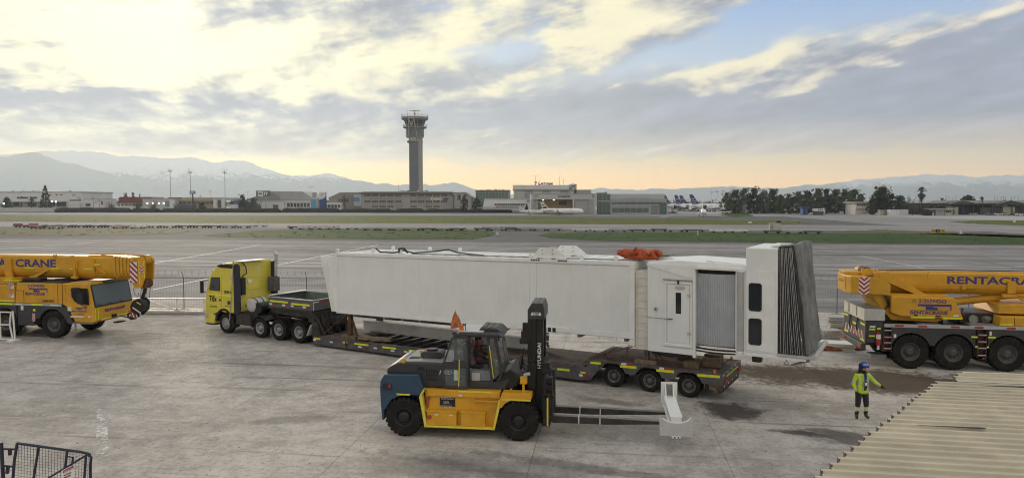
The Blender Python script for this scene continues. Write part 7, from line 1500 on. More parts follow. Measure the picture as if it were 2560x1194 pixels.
for k in range(24):
    a = 2 * math.pi * k / 24; obj('railing_post', MB().cyl((9.2 * math.cos(a), 9.2 * math.sin(a), tz(293.5)), (9.2 * math.cos(a), 9.2 * math.sin(a), tz(288 if k % 6 else 283)), .10, n=5), fg_, ct); obj('balcony_post', MB().cyl((8.2 * math.cos(a), 8.2 * math.sin(a), tz(318)), (8.2 * math.cos(a), 8.2 * math.sin(a), tz(313.5)), .10, n=5), fg_, ct)
ring('railing', [(9.15, tz(290)), (9.3, tz(290)), (9.3, tz(289.3)), (9.15, tz(289.3))], fg_, 24); ring('balcony_rail', [(8.15, tz(314)), (8.3, tz(314)), (8.3, tz(313.2)), (8.15, tz(313.2))], fg_, 24)
obj('radar_bar', MB().box(-3.6, 3.6, -.3, .3, tz(277.6), tz(276)).cyl((0, 0, tz(293)), (0, 0, tz(277)), .3, n=8).box(-1.2, 1.2, -.4, .4, tz(286), tz(284)), fg_, ct); ct.children[-1].location.x = .6
for x, v in ((-5, 276), (2.5, 282), (5, 283)): obj('antenna', MB().cyl((x, -2, tz(293)), (x, -2, tz(v)), .12, n=5), fg_, ct)
trs = M('truss_pale', (.42, .43, .43), .5)
def tb(u0, v0, u1, v1, y0=-9.2, y1=-9.2): return MB().bar(((u0 - 1038.5) * k_, y0, tz(v0)), ((u1 - 1038.5) * k_, y1, tz(v1)), .45)
for a in ((1024.5, 297, 1024.5, 345, -9.6, -6.4), (1037, 297, 1046, 354, -9.6, -5.2), (1025, 303, 1031, 318, -9.6, -8.6), (1031, 318, 1037, 302, -8.6, -9.6), (1025, 299, 1037, 299, -9.6, -9.6), (1026, 353, 1044, 353, -5.4, -5.4), (1044, 345, 1050, 357, -6.2, -5.0)): obj('stair_truss', tb(*a), trs, ct)
for k in range(7): obj('truss_rung', tb(1027, 346 + k * 1.1, 1042, 346 + k * 1.1, -6.0, -6.0), trs, ct)
# --- hangars and offices right of the tower
b = FB('hangar', 'grey gabled hangar half hidden behind the administration block', 'hangar', 1120, 1180, 540, fcon); b.poly('wall', [(1118, 482), (1165, 481), (1178.5, 492), (1178.5, 530), (1118, 530)], 0, 40, M('hangar_taupe', (.36, .34, .32), .7, var=.08)); b.windows(1142, 1152, 487, 500, 2); b.poly('roof', [(1116, 481), (1165, 480), (1180, 492), (1178.5, 493), (1165, 481.5), (1116, 482.5)], -.6, 41, froof)
b = FB('office_block', 'blue green glass office block left of the airline hangar', 'building', 1187, 1275, 540, fteal); b.box('glazing', 1189, 1270, 476.5, None, 0, 20, fteal); b.box('roof_edge', 1187, 1276, 474.5, 476.5, -.4, 20.5, fg_); b.box('side_wall', 1270, 1276, 476.5, None, .3, 19, fg_)
for k in range(11): b.box('mullion', 1189 + k * 8.1, 1189.6 + k * 8.1, 476.5, 505, -.2, -.01, M('teal_frame', (.22, .30, .30), .5))
for v in (482, 488, 494, 500): b.box('floor_band', 1189, 1270, v, v + .9, -.22, -.01, M('teal_frame', (.22, .30, .30), .5))
for i in range(14): u = rnd.uniform(1195, 1262); b.box('roof_plant', u, u + 3, 474.5 - rnd.uniform(.8, 2.5), 474.5, 5, 9, fg_)
b = FB('low_terminal', 'low white building with a strip of windows left of the grey hangar', 'building', 1205, 1322, 470, fw); b.poly('wall', [(1206, 524), (1211, 497), (1318, 497), (1312, 524)], 0, 14, fw); b.windows(1236, 1312, 508.5, 513, 14, gap=.2, frame=fw); b.box('roof', 1210, 1330, 496, 497.4, -.4, 14, froof); b.box('shed_roof', 1195, 1300, 518, 520, -10, -2, fg_); b.windows(1240, 1310, 515, 517, 12)
b = FB('airline_hangar', 'big white airline hangar with rooftop lettering', 'hangar', 1282, 1442, 560, fw)
b.box('wall', 1284, 1436, 472, None, 1, 60, fw); b.box('door_header', 1282, 1424, 462.5, 473, -1, 1, fw); b.box('header_shadow', 1288, 1420, 473, 475.5, -.6, 1, fg_); b.poly('roof', [(1282, 462.5), (1424, 462.5), (1432, 458), (1441, 462), (1441, 474), (1282, 474)], 1.1, 59, fw)
for k in range(6): b.box('door_leaf', 1290 + k * 22, 1311 + k * 22, 475.5, 505, .4 + .3 * (k % 2), .95, fg_ if k % 2 else M('leaf_pale', (.5, .52, .53), .6))
for v in (478, 482, 487): b.box('door_rail', 1290, 1421, v, v + .8, .1, .38, fw)
for u0, v0, u1, v1 in ((1424, 462, 1424, 484), (1440, 460, 1440, 484), (1424, 462, 1440, 470), (1440, 462, 1424, 472), (1424, 474, 1440, 482), (1424, 473, 1440, 473), (1426, 470, 1440, 460)): obj('truss', MB().bar((b.X(u0), -1.5, b.Z(v0)), (b.X(u1), -1.5, b.Z(v1)), .4), fdk, b.t)
lt_ = b.text('LATAM', 1345.5, 462, 5.4, M('sign_ink', (.03, .02, .06), .5), sx=1.45, bold=.15, y=-.6); ink = MATS['sign_ink']
for pl_ in ([(1335, 455), (1341, 453), (1343, 454.5), (1337, 457)], [(1336, 458), (1342, 456.5), (1342.5, 458), (1337.5, 460)], [(1337, 461), (1341, 459.5), (1340, 462), (1337.5, 464)]): b.poly('emblem', pl_, -.7, -.5, ink)
for u, v in ((1339, 439), (1400, 441), (1410, 446), (1350, 447), (1285, 457), (1291, 458), (1300, 457)): obj('antenna', MB().cyl((b.X(u), 6, b.Z(463)), (b.X(u), 6, b.Z(v)), .13, n=5), fg_, b.t)
b.box('aerial', 1329, 1348, 439, 439.6, 5.8, 6.2, fg_)
b = FB('grey_shed', 'flat grey shed roof seen right of the airline hangar', 'building', 1440, 1480, 560, fg_); b.box('wall', 1441, 1478, 475, None, 0, 20, fg_); b.box('roof', 1440, 1479, 474, 475, -.3, 20.3, froof)
b = FB('maintenance_hangar', 'grey business jet hangar with open beige bay and name on its lintel', 'hangar', 1328, 1493, 405, fg_)
hgm = M('hangar_grey', (.30, .32, .34), .6, var=.06, scale=.2, streak=.12); b.box('lintel', 1328, 1493, 484.5, 498, 0, 30, M('lintel_grey', (.42, .45, .47), .55, var=.05)); b.box('left_pier', 1328, 1336, 498, None, 0, 30, hgm); b.box('left_door', 1336, 1345, 498, None, 1, 2, hgm); b.box('right_pier', 1485, 1493, 498, None, 0, 30, MATS['lintel_grey']); b.box('right_door', 1437, 1471, 498.3, None, .6, 1.4, hgm); b.box('right_door', 1471.5, 1485, 498.3, None, .2, 1.0, hgm)
b.box('inner_wall', 1345, 1437, 498, None, 14, 14.5, M('bay_beige', (.52, .40, .20), .7, var=.06)); b.box('inner_band', 1345, 1437, 514.5, 516, 13.8, 13.99, M('bay_pale', (.62, .52, .34), .7)); b.box('inner_window', 1402, 1420, 503, 512, 13.7, 13.99, fdk); b.box('bay_floor', 1345, 1437, 535, None, 1.4, 14, fg_)
for u in (1357, 1384): b.box('bay_lamp', u, u + 4, 499.3, 500.3, 6, 6.6, M('bay_lamp', (1, .95, .85), .4, emit=((1, .9, .7), 5.0)))
b.text('AVIASUR', 1395, 493.2, 4.6, M('sign_slate', (.05, .06, .08), .5), sx=1.15, bold=.04); b.box('accent', 1415.5, 1417, 486.6, 487.8, -.25, -.1, MATS['sign_slate']); b.text('Embraer', 1336, 490, 2.0, MATS['sign_slate']); b.text('service', 1336, 493.5, 1.5, MATS['sign_slate'])
b.poly('emblem', [(1480, 487), (1484.5, 487), (1484.5, 492.5), (1480, 492.5), (1480, 491), (1483, 491), (1483, 488.3), (1480, 488.3)], -.2, -.1, MATS['sign_slate']); b.box('notice', 1488, 1492, 516, 524, -.2, -.01, fw); b.box('parapet', 1327, 1494, 483.8, 484.6, -.2, 30.2, fg_)
b = FB('glass_office', 'two storey grey office with long green glass bands right of the jet hangar', 'building', 1494, 1668, 408, fg_)
b.box('stair_glass', 1495, 1525.5, 484.5, None, 0, 16, fteal); b.box('stair_band', 1494.5, 1525.5, 501, 504, -.2, -.01, hgm); b.box('stair_band', 1494.5, 1525.5, 516, 518, -.2, -.01, fteal)
for k in range(4): b.box('mullion', 1496 + k * 9.5, 1496.6 + k * 9.5, 484.5, 531, -.15, -.01, MATS['teal_frame'])
b.box('upper_wall', 1526, 1663, 484.5, 497, 2, 22, MATS['lintel_grey']); b.box('roof_grille', 1560, 1625, 494, 497, 1.6, 1.99, fg_); b.box('wall', 1526, 1667, 497, None, 0, 20, hgm); b.box('upper_frame', 1527, 1658, 503.5, 504.4, -.3, -.01, MATS['lintel_grey'])
b.windows(1528, 1656, 504.6, 511.5, 8, fteal, gap=.06); b.box('mid_band', 1527, 1658, 511.6, 513, -.3, -.01, MATS['lintel_grey']); b.windows(1530, 1622, 519.5, 531.5, 6, fteal, gap=.06); b.box('door', 1628, 1646, 514, None, -.15, -.01, M('door_slate', (.18, .20, .22), .6)); b.box('corner_glass', 1649, 1667, 506, None, -.3, -.01, fteal); b.box('corner_post', 1666, 1668, 506, None, -.5, -.01, MATS['teal_frame']); b.box('forecourt', 1524, 1620, 531.5, None, -6, -.3, fg_)
b.box('roof_plant', 1494, 1520, 481.5, 484, 4, 8, fdk); b.box('roof_stack', 1517, 1519, 478, 484, 5, 6, fdk)
# --- cream row beyond the airliners, kiosk, containers, dark hangars
b = FB('cream_building', 'low cream building between the airliners and the trees', 'building', 1823, 1880, 445, fbeige); b.box('wall', 1826, 1872, 503, None, 0, 14, M('cream_wall', (.50, .48, .42), .7)); b.box('roof', 1824, 1876, 501.5, 503, -.5, 14.5, froof); b.windows(1848, 1856, 505, 512, 2); b.box('white_lean_to', 1856, 1912, 510, None, -6, -.1, fw); b.box('lean_roof', 1855, 1913, 509, 510.2, -6.4, .0, fg_)
b = FB('blue_kiosk', 'small blue kiosk with flat roof under the trees', 'kiosk', 2003, 2021, 385, fblue); b.box('wall', 2007, 2020, 519, None, 0, 3, M('kiosk_blue', (.03, .09, .34), .6)); b.box('roof', 2002, 2022, 517.5, 519, -1, 3.4, MATS['kiosk_blue']); b.box('door', 2009, 2013, 522, None, -.08, -.005, fdk)
b = FB('white_cabin', 'white site cabin parked right of the blue kiosk', 'cabin', 2037, 2061, 380, fw); b.box('body', 2037, 2061, 521, 527.5, 0, 3); b.box('skirt', 2038, 2060, 527.5, None, .2, 2.8, fdk); b.windows(2045, 2058, 522.5, 525, 3)
b = FB('villa', 'pale two storey villa half hidden between the big trees', 'building', 2134, 2172, 400, fw); b.box('wall', 2139, 2170, 507, None, 0, 12, M('villa_cream', (.62, .60, .54), .7)); b.box('roof', 2134, 2176, 504, 507.4, -1, 13, M('villa_roof', (.42, .40, .34), .7)); b.windows(2142, 2166, 509.5, 514, 4, fdk); b.box('balcony', 2138, 2171, 517, 520, -1.4, -.1, fw)
for k, (u0, u1, lab) in enumerate(((2225, 2236, 'leftmost white container of the four standing beyond the taxiway'), (2236.4, 2247.6, 'second white container from the left in the row of four'), (2248.4, 2259.6, 'third container from the left, facing grey blue'), (2260, 2271.5, 'rightmost container of the row of four beyond the taxiway'))):
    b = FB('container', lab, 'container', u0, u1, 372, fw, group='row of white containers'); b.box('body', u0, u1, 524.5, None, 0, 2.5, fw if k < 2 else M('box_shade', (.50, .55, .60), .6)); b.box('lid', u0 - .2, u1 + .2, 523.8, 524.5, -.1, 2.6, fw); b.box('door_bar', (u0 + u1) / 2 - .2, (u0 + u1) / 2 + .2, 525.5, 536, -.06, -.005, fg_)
b = FB('brown_shed', 'brown and grey sheds left of the white containers', 'shed', 2200, 2224, 376, ftan); b.box('wall', 2201, 2210, 525, None, 0, 2.5, fbeige); b.box('wall', 2210.5, 2224, 525.5, None, .3, 2.8, ftan); b.box('roof', 2200, 2224.5, 524.6, 525.4, -.2, 3, fg_)
hbk = M('hangar_black', (.035, .037, .04), .7, var=.2)
for u0, u1, pk, lab in ((2328, 2470, 2405, 'dark open fronted hangar with pale pitched roof behind the brown shrubs'), (2470, 2620, 2525, 'dark open fronted hangar at the right edge of the view')):
    b = FB('open_hangar', lab, 'hangar', u0, u1, 385, hbk); b.box('back_wall', u0, u1, 507, None, 24, 24.5, hbk); rf_ = b.poly('roof', [(u0, 507.5), (pk - 60, 501), (pk, 501), (u1, 501.5), (u1, 507)], 4, 26, froof)
    b.poly('gable', [(pk - 34, 509), (pk, 500.5), (pk + 36, 508.5), (pk + 36, 511), (pk - 34, 511)], -.5, 3.9, M('gable_black', (.05, .052, .055), .7)); b.poly('gable_trim', [(pk - 36, 508.6), (pk, 499.8), (pk + 38, 508), (pk + 38, 509), (pk, 501), (pk - 36, 509.8)], -.9, -.5, froof)
    b.box('fascia', u0, u1, 507.5, 511, 0, 1, MATS['gable_black'])
    for q in range(6): u = u0 + (u1 - u0) * (q + .5) / 6; b.box('column', u - .6, u + .6, 508, None, .2, .8, MATS['gable_black'])
    b.box('bay_wall', u0 + 6, u0 + 62, 519, None, 8, 8.4, M('bay_grey', (.17, .17, .16), .7)); b.box('pale_wall', u0 + 42, u0 + 72, 517, None, 1.2, 1.8, M('bay_cream', (.36, .35, .28), .7)); b.box('upper_lights', u0 + 40, u0 + 78, 511.5, 516, 9, 9.3, M('fly_glass', (.30, .32, .33), .3)); b.box('dark_bay', u0 + 78, u1 - 8, 512, None, 12, 12.4, hbk)
b = FB('guard_hut', 'small pale hut with a flat canopy in front of the dark hangar', 'hut', 2326, 2382, 366, fw); b.box('wall', 2340, 2362, 524, None, 0, 5, M('hut_grey', (.34, .38, .42), .6)); b.box('canopy', 2326, 2385, 522, 523.4, -2, 6, froof); b.windows(2327, 2336, 526, 531, 1); b.box('side_wall', 2364, 2380, 524.5, None, .3, 4, M('hut_pale', (.5, .5, .46), .6)); b.windows(2365, 2379, 526, 531, 3); b.box('white_wall', 2326, 2337, 525, None, .4, 3, fw)
wl = thing('boundary_wall', 'low pale boundary wall left of the dark hedge', 'wall', (P(20, 505, 482)[0], 482, 0)); obj('panel', MB().box(-60, 32, 0, .4, .2, 2.9), M('wall_pale', (.46, .48, .48), .7, var=.05, scale=.1, streak=.2), wl); obj('plinth', MB().box(-60, 32, -.3, .7, 0, .2), fdk, wl); obj('coping', MB().box(-60, 32, -.1, .5, 2.9, 3.05), fw, wl)
# masts, poles and smaller signs
def mast(label, u, v, Y=520, r=.28, head=True, grp='floodlight masts', cat='mast', mat=None):
    t = thing('light_mast', label, cat, (P(u, 505, Y)[0], Y, 0), 0, grp); z = P(u, v, Y)[2]
    obj('pole', MB().cyl((0, 0, 0), (0, 0, z), r, r * .6, n=8), mat or fg_, t)
    if head:
        obj('head_frame', MB().lathe([(.3, z - 1.6), (1.5, z - 1.2), (1.5, z - .9), (.3, z - .9)], axis='z', n=10), mat or fg_, t)
        for k in range(3): a = 2.1 * k; obj('spike', MB().cyl((1.2 * math.cos(a), 1.2 * math.sin(a), z - 1), (1.5 * math.cos(a), 1.5 * math.sin(a), z + 1.6), .09, n=4), mat or fg_, t)
    return t
mast('tall grey floodlight mast above the ring canopy, leftmost of the three', 427, 424); mast('tall grey floodlight mast right above the blue petrol sign', 477, 427); mast('tall grey floodlight mast right of the petrol sign', 563, 427)
for u, v, lab in ((526, 477, 'short street light between the petrol sign and the tall mast'), (620, 478, 'short street light left of the big billboard')):
    t = mast(lab, u, v, 510, .16, False, 'short street lights', 'street light'); obj('lamp_head', MB().box(-1.0, 1.0, -.3, .3, P(u, v, 510)[2] - .3, P(u, v, 510)[2]), fg_, t)
for u, v, lab in ((200, 492, 'wooden utility pole at the right end of the warehouse'), (233, 492, 'utility pole in front of the white depot'), (248, 497, 'utility pole with crossarms right of the white depot')):
    t = mast(lab, u, v, 486, .15, False, 'utility poles', 'pole', fdk); z = P(u, v, 486)[2]; obj('crossarm', MB().box(-1.3, 1.3, -.1, .1, z - .5, z - .25).box(-.9, .9, -.1, .1, z - 1.4, z - 1.2), fdk, t)
t = mast('thin aerial mast with wide crossbar left of the blue totem', 778, 466, 520, .1, False, None, 'aerial'); obj('crossbar', MB().box(-2.8, 2.8, -.08, .08, P(778, 467, 520)[2] - .1, P(778, 467, 520)[2] + .1), fg_, t)
for i, (u, v) in enumerate(((1779, 475.5), (1792.5, 474), (1807.5, 473), (1825, 472), (1843, 471))): mast(['pale apron light mast above the last airliner, leftmost of five', 'second pale apron mast from the left above the airliners', 'third pale apron mast, in the middle of the five', 'pale apron mast in front of the cream building', 'rightmost pale apron mast, against the dark trees'][i], u, v, 470 if i < 3 else 440, .22 if i < 3 else .45, i < 3, 'apron light masts', 'mast', fw)
# ================================================================ VEGETATION
lf = [M('leaf_dark', (.036, .055, .024), .8, var=.5, scale=.35), M('leaf_mid', (.065, .085, .036), .8, var=.5, scale=.35), M('leaf_olive', (.075, .08, .04), .8, var=.45, scale=.35)]
bark = M('bark', (.10, .08, .06), .9, var=.25); twig = M('twig_brown', (.11, .085, .075), .9, var=.25, scale=.6); hedgem = M('hedge_leaf', (.022, .026, .026), .85, var=.5, scale=.5)
TR = random.Random(21)
def leafclump(mb, c, r, n, s, flat=1.0):
    for _ in range(n):
        d = Vector((TR.gauss(0, 1), TR.gauss(0, 1), TR.gauss(0, 1) * flat)).normalized() * r * TR.uniform(.35, 1.0); p = Vector(c) + d
        a = Vector((TR.uniform(-1, 1), TR.uniform(-1, 1), TR.uniform(-1, 1))).normalized(); b = a.orthogonal().normalized(); q = s * TR.uniform(.6, 1.3)
        mb.add([p - a * q, p + b * q * .55, p + a * q, p - b * q * .55], [(0, 1, 2, 3)])
def tree(name, label, u, vt, Y, wpx, kind='broad', mat=0, group=None, n=1.0, cat='tree', base=.03):
    x = P(u, 505, Y)[0]; t = thing(name, label, cat, (x, Y, 0), TR.uniform(0, 360), group); H_ = P(u, vt, Y)[2]; w = wpx * Y / F / 2; mb = MB(); tk_ = MB()
    if kind == 'broad':
        tk_.tube([(0, 0, 0), (.1, 0, H_ * .3), (TR.uniform(-.3, .3), .2, H_ * .62)], [w * .07 + .12, w * .05 + .08, .06], 7)
        for k in range(int(72 * n)):
            a = TR.uniform(0, 6.28); q = math.sqrt(TR.random()); h = TR.uniform(base, 1.0); env = math.sin(min(1, (h - base) / (1 - base) * .93 + .12) * math.pi) ** .6
            c = (w * .82 * q * env * math.cos(a), w * .82 * q * env * math.sin(a), H_ * (h * .94))
            if q > .4 and k % 9 == 0: tk_.tube([(0, 0, H_ * max(.12, h - .35)), (c[0] * .5, c[1] * .5, c[2] - H_ * .1), c], [.10, .06, .03], 4)
            leafclump(mb, c, w * .25, 30, w * .075 + .13, .8)
        for k in range(10): leafclump(mb, (w * TR.uniform(-.5, .5), w * TR.uniform(-.5, .5), H_ * TR.uniform(.88, 1.0)), w * .13, 9, w * .06 + .1)
    elif kind == 'conifer':
        tk_.tube([(0, 0, 0), (0, 0, H_ * .95)], [w * .12, .04], 6)
        for k in range(110):
            h = TR.uniform(.05, 1.0); a = TR.uniform(0, 6.28); q = w * (1.0 - h) ** .7 * TR.uniform(.5, 1.0) * (1.1 if h > .15 else .7); leafclump(mb, (q * math.cos(a), q * math.sin(a), H_ * h), w * .28 * (1.2 - h), 24, w * .12, 1.3)
    elif kind == 'poplar':
        tk_.tube([(0, 0, 0), (0, 0, H_ * .9)], [.2, .05], 5)
        for k in range(20): h = TR.uniform(.15, 1); leafclump(mb, (TR.uniform(-w, w) * .5, TR.uniform(-w, w) * .5, H_ * h), w * .5, 10, w * .16, 1.5)
    elif kind == 'palm':
        tk_.tube([(0, 0, 0), (.15, 0, H_ * .5), (0, 0, H_ * .86)], [.42, .36, .42], 8)
        for k in range(90):
            a = TR.uniform(0, 6.28); el = TR.uniform(-1.25, 1.1); l = w * TR.uniform(.7, 1.05); o = Vector((0, 0, H_ * (.86 - (.10 if el < -.3 else 0)))); d = Vector((math.cos(a) * math.cos(el), math.sin(a) * math.cos(el), math.sin(el)))
            p1 = o + d * l * .6; p2 = o + d * l + Vector((0, 0, -l * .22)); s = d.cross(Vector((0, 0, 1))).normalized() * l * .16
            mb.add([o, p1 - s, p2 - s * 1.3, p2 + s * 1.3, p1 + s], [(0, 1, 2, 3, 4)])
        for k in range(30): a = TR.uniform(0, 6.28); z = H_ * TR.uniform(.55, .82); o = Vector((.3 * math.cos(a), .3 * math.sin(a), z)); mb.add([o, o + Vector((.9 * math.cos(a), .9 * math.sin(a), -1.6)), o + Vector((.9 * math.cos(a + .6), .9 * math.sin(a + .6), -1.6))], [(0, 1, 2)])
    elif kind == 'bare':
        for k in range(int(26 * n)):
            a = TR.uniform(0, 6.28); q = w * TR.uniform(.2, 1.0); h = H_ * TR.uniform(.6, 1.0) * (1 - .3 * (q / w) ** 2); m = (q * .4 * math.cos(a), q * .4 * math.sin(a), h * .5); tip = (q * math.cos(a), q * math.sin(a), h); tk_.tube([(0, 0, 0), m, tip], [.12, .07, .03], 4)
            for j in range(12):
                f_ = TR.uniform(.35, 1.0); o = Vector((0, 0, 0)).lerp(Vector(m), f_ * 2) if f_ < .5 else Vector(m).lerp(Vector(tip), f_ * 2 - 1); d = Vector((TR.uniform(-1, 1), TR.uniform(-1, 1), TR.uniform(0, 1.2))) * w * .28; s = Vector((.05, .03, 0)); mb.add([o - s, o + s, o + d], [(0, 1, 2)]); mb.add([o + d * .5 - s, o + d * .5 + s, o + d * .5 + Vector((d.y, -d.x, d.z * .6)) * .6], [(0, 1, 2)])
    if tk_.v: obj('trunk', tk_, bark if kind != 'bare' else twig, t)
    c_ = obj('crown', mb.mesh('crown', (twig if kind == 'bare' else lf[mat]), fix=False), None, t); return t
# right-hand clumps
R1 = [(1816, 483, 30, 1), (1838, 475, 36, 0), (1862, 471, 38, 1), (1885, 469, 40, 0), (1908, 476, 40, 2), (1932, 474, 40, 0), (1952, 488, 26, 1)]
for i, (u, v, w, m) in enumerate(R1): tree('eucalyptus_tree', 'dark tree in the clump right of the apron masts, ' + ['first, lowest', 'second', 'third', 'fourth, tallest', 'fifth', 'sixth, broad', 'seventh, small at the gap'][i], u, v - 2, 430 + 9 * (i % 3), w + 8, 'broad', m, 'left clump of dark trees')
R2 = [(1972, 486, 30, 1), (1995, 481, 34, 2), (2020, 478, 36, 0), (2044, 472, 38, 1), (2066, 474, 38, 0), (2088, 476, 38, 2), (2112, 474, 40, 0), (2136, 474, 38, 1), (2152, 486, 22, 0)]
for i, (u, v, w, m) in enumerate(R2): tree('eucalyptus_tree', 'tree in the long dark clump above the cars, ' + ['first on the left, low', 'second from the left', 'third, above the blue kiosk', 'fourth from the left', 'fifth, above the white cabin', 'sixth from the left', 'seventh from the left', 'eighth from the left', 'last on the right, small'][i], u, v - 2, 418 + 9 * (i % 3), w + 8, 'broad', m, 'right clump of dark trees')
tree('broadleaf_tree', 'biggest dark rounded tree standing right of the villa', 2206, 466, 395, 66, 'broad', 0, None, 1.5, base=.06); tree('broadleaf_tree', 'lower dark bushy tree at the right foot of the biggest tree', 2250, 490, 388, 44, 'broad', 0, None, 1.1, base=.03)
tree('broadleaf_tree', 'dark low bush left of the biggest tree', 2180, 494, 390, 28, 'broad', 0, base=.03); tree('palm_tree', 'shaggy palm rising above the brown shrubs', 2303, 465, 392, 25, 'palm', 0, cat='palm')
tree('bare_shrub', 'leafless grey brown tree behind the white containers', 2276, 486, 392, 50, 'bare', group='leafless brown shrubs', cat='shrub', n=1.3); tree('bare_shrub', 'wide leafless brown shrub right of the white containers', 2305, 502, 380, 64, 'bare', group='leafless brown shrubs', cat='shrub', n=2.2); tree('bare_shrub', 'leafless brown shrub just left of the hut', 2330, 506, 378, 34, 'bare', group='leafless brown shrubs', cat='shrub', n=1.4); tree('bare_shrub', 'leafless brown shrub right behind the four containers', 2282, 508, 378, 34, 'bare', group='leafless brown shrubs', cat='shrub', n=1.4)
tree('olive_bush', 'round brownish green bush in front of the hut', 2318, 524, 366, 26, 'broad', 2, None, .8, 'bush', .02)
tree('broadleaf_tree', 'small round tree above the left part of the hangar roofs', 2355, 494, 470, 14, 'broad', 0, 'trees behind the dark hangars'); tree('broadleaf_tree', 'wide dark tree clump behind the dark hangar roof', 2420, 489, 470, 44, 'broad', 0, 'trees behind the dark hangars', base=.3); tree('broadleaf_tree', 'small dark tree right of the wide clump behind the hangars', 2455, 491, 470, 18, 'broad', 0, 'trees behind the dark hangars')
for i, u in enumerate((2365, 2372, 2380, 2389, 2486, 2493, 2503, 2509, 2514, 2528, 2536, 2545)): tree('poplar_tree', 'first second third fourth fifth sixth seventh eighth ninth tenth eleventh twelfth'.split()[i] + ' thin faint poplar from the left behind the dark hangars', u, 487 + (i % 3), 900, 5, 'poplar', 1, 'thin poplars on the skyline')
# left-hand trees
tree('conifer_tree', 'tall dark conifer in front of the warehouse', 114, 464, 492, 28, 'conifer', 0); tree('palm_tree', 'short bushy palm left of the tall conifer', 79, 495, 484, 19, 'palm', 0, cat='palm'); tree('broadleaf_tree', 'dark round bush in front of the warehouse annex', 18, 493, 490, 30, 'broad', 0)
for u, v, w, lab in ((228, 486, 12, 'small tree peeking above the white depot'), (252, 482, 18, 'round tree behind the white depot'), (270, 487, 14, 'pale tree right of the white depot'), (315, 481, 16, 'tree behind the left end of the red roof'), (333, 480, 15, 'tree behind the middle of the red roof'), (350, 483, 8, 'small tree behind the right end of the red roof')): tree('broadleaf_tree', lab, u, v, 560, w, 'broad', 1, 'trees behind the left buildings')
for u, v, w, lab in ((275, 501, 26, 'leafless brownish shrub left of the red roofed building'), (344, 500, 34, 'leafless reddish shrub in front of the red roofed building'), (383, 497, 38, 'wide leafless shrub in front of the green bay'), (440, 505, 20, 'dark low shrub left of the petrol sign')): tree('bare_shrub', lab, u, v, 484, w, 'bare', group='leafless shrubs on the left', cat='shrub', n=1.3)
tree('broadleaf_tree', 'dark spiky tree left of the billboard', 605, 484, 494, 24, 'broad', 0); tree('broadleaf_tree', 'olive tree with round crown in front of the billboard posts', 633, 496, 484, 38, 'broad', 2); tree('broadleaf_tree', 'low dark trees between petrol sign and shop', 505, 506, 486, 22, 'broad', 0); tree('bare_shrub', 'thin leafless tree behind the beige hall', 500, 481, 530, 14, 'bare', cat='shrub')
tree('broadleaf_tree', 'dark tree right of the administration block', 1161, 486, 474, 23, 'broad', 0); tree('broadleaf_tree', 'rounded dark tree left of the low white building', 1192, 494, 470, 27, 'broad', 0); tree('broadleaf_tree', 'small dark shrub against the jet hangar pier', 1316, 509, 440, 10, 'broad', 0)
# clipped dark hedges
def hedge(label, u0, u1, vt, Y=474):
    x0, x1 = P(u0, 505, Y)[0], P(u1, 505, Y)[0]; t = thing('hedge', label, 'hedge', ((x0 + x1) / 2, Y, 0), 0, 'clipped dark hedges'); L = (x1 - x0) / 2; h = P(u0, vt, Y)[2]; n = max(6, int(L / 1.2)); mb = MB(); vs = []; prof = [(-1.8, 0), (-1.9, .5), (-1.5, .85), (-.5, 1.0), (.6, 1.0), (1.6, .8), (1.9, 0)]
    for i in range(n + 1):
        k = i / n; e = min(1, .55 + 3.5 * min(k, 1 - k) * max(2, L / 12))
        for (y, z) in prof: vs.append((-L + 2 * L * k, y * e + TR.uniform(-.15, .15), z * h * e * (1 + .10 * math.sin(i * .9 + u0) * .5 + TR.uniform(-.05, .05)) if z else 0))
    m = len(prof); mb.add(vs, [(i * m + j, (i + 1) * m + j, (i + 1) * m + j + 1, i * m + j + 1) for i in range(n) for j in range(m - 1)] + [tuple(range(m)), tuple(n * m + j for j in reversed(range(m)))])
    obj('body', mb, hedgem, t); lm_ = MB()
    for _ in range(int(L * 26)): x = TR.uniform(-L, L); zz = TR.uniform(.1, 1.04); leafclump(lm_, (x, -1.75 + 1.3 * max(0, zz - .6) + TR.uniform(-.15, .1), h * zz * (1 if abs(x) < L - 1.2 else .75)), .35, 2, .24)
    c = obj('leaves', lm_.mesh('leaves', hedgem, fix=False), None, t); c['kind'] = 'stuff'
for u0, u1, v, lab in ((138, 330, 519, 'long clipped dark hedge segment starting at the pale boundary wall'), (328, 402, 520.5, 'hedge segment in front of the red roofed building'), (405, 504, 520, 'hedge segment below the ring canopy and petrol sign'), (507, 620, 520.5, 'hedge segment below the shop between the masts'), (624, 703, 521, 'hedge segment below the billboard'), (706, 850, 519.5, 'hedge segment below the totem signs'), (850, 979, 521.5, 'hedge segment below the left half of the administration block'), (990, 1062, 521, 'hedge segment below the middle of the administration block'), (1062, 1168, 522, 'hedge segment below the lettering of the administration block'), (1166, 1280, 523, 'hedge segment ending left of the parked jets')): hedge(lab, u0, u1, v)
hedge('small round hedge bush in the gap below the administration block', 979, 989, 525)
# far tree belts on the plain
def belt(label, Y, u0, u1, h, n, mat):
    mb = MB()
    for i in range(n): u = TR.uniform(u0, u1); x = P(u, 505, Y)[0]; hh = h * TR.uniform(.4, 1.0); leafclump(mb, (x, Y + TR.uniform(-60, 60), hh * .5), hh * .55, 16, hh * .22, 1.1)
    obj('treeline', mb.mesh('treeline', mat, fix=False), None, kind='stuff', label=label)
belt('distant belt of trees and roofs on the plain behind the left buildings', 1100, -100, 1300, 13, 420, lf[1]); belt('distant belt of trees on the plain behind the right hangars', 1300, 1250, 2700, 11, 420, lf[1]); belt('far dark line of trees at the foot of the mountains', 2400, -300, 2900, 14, 700, lf[2])
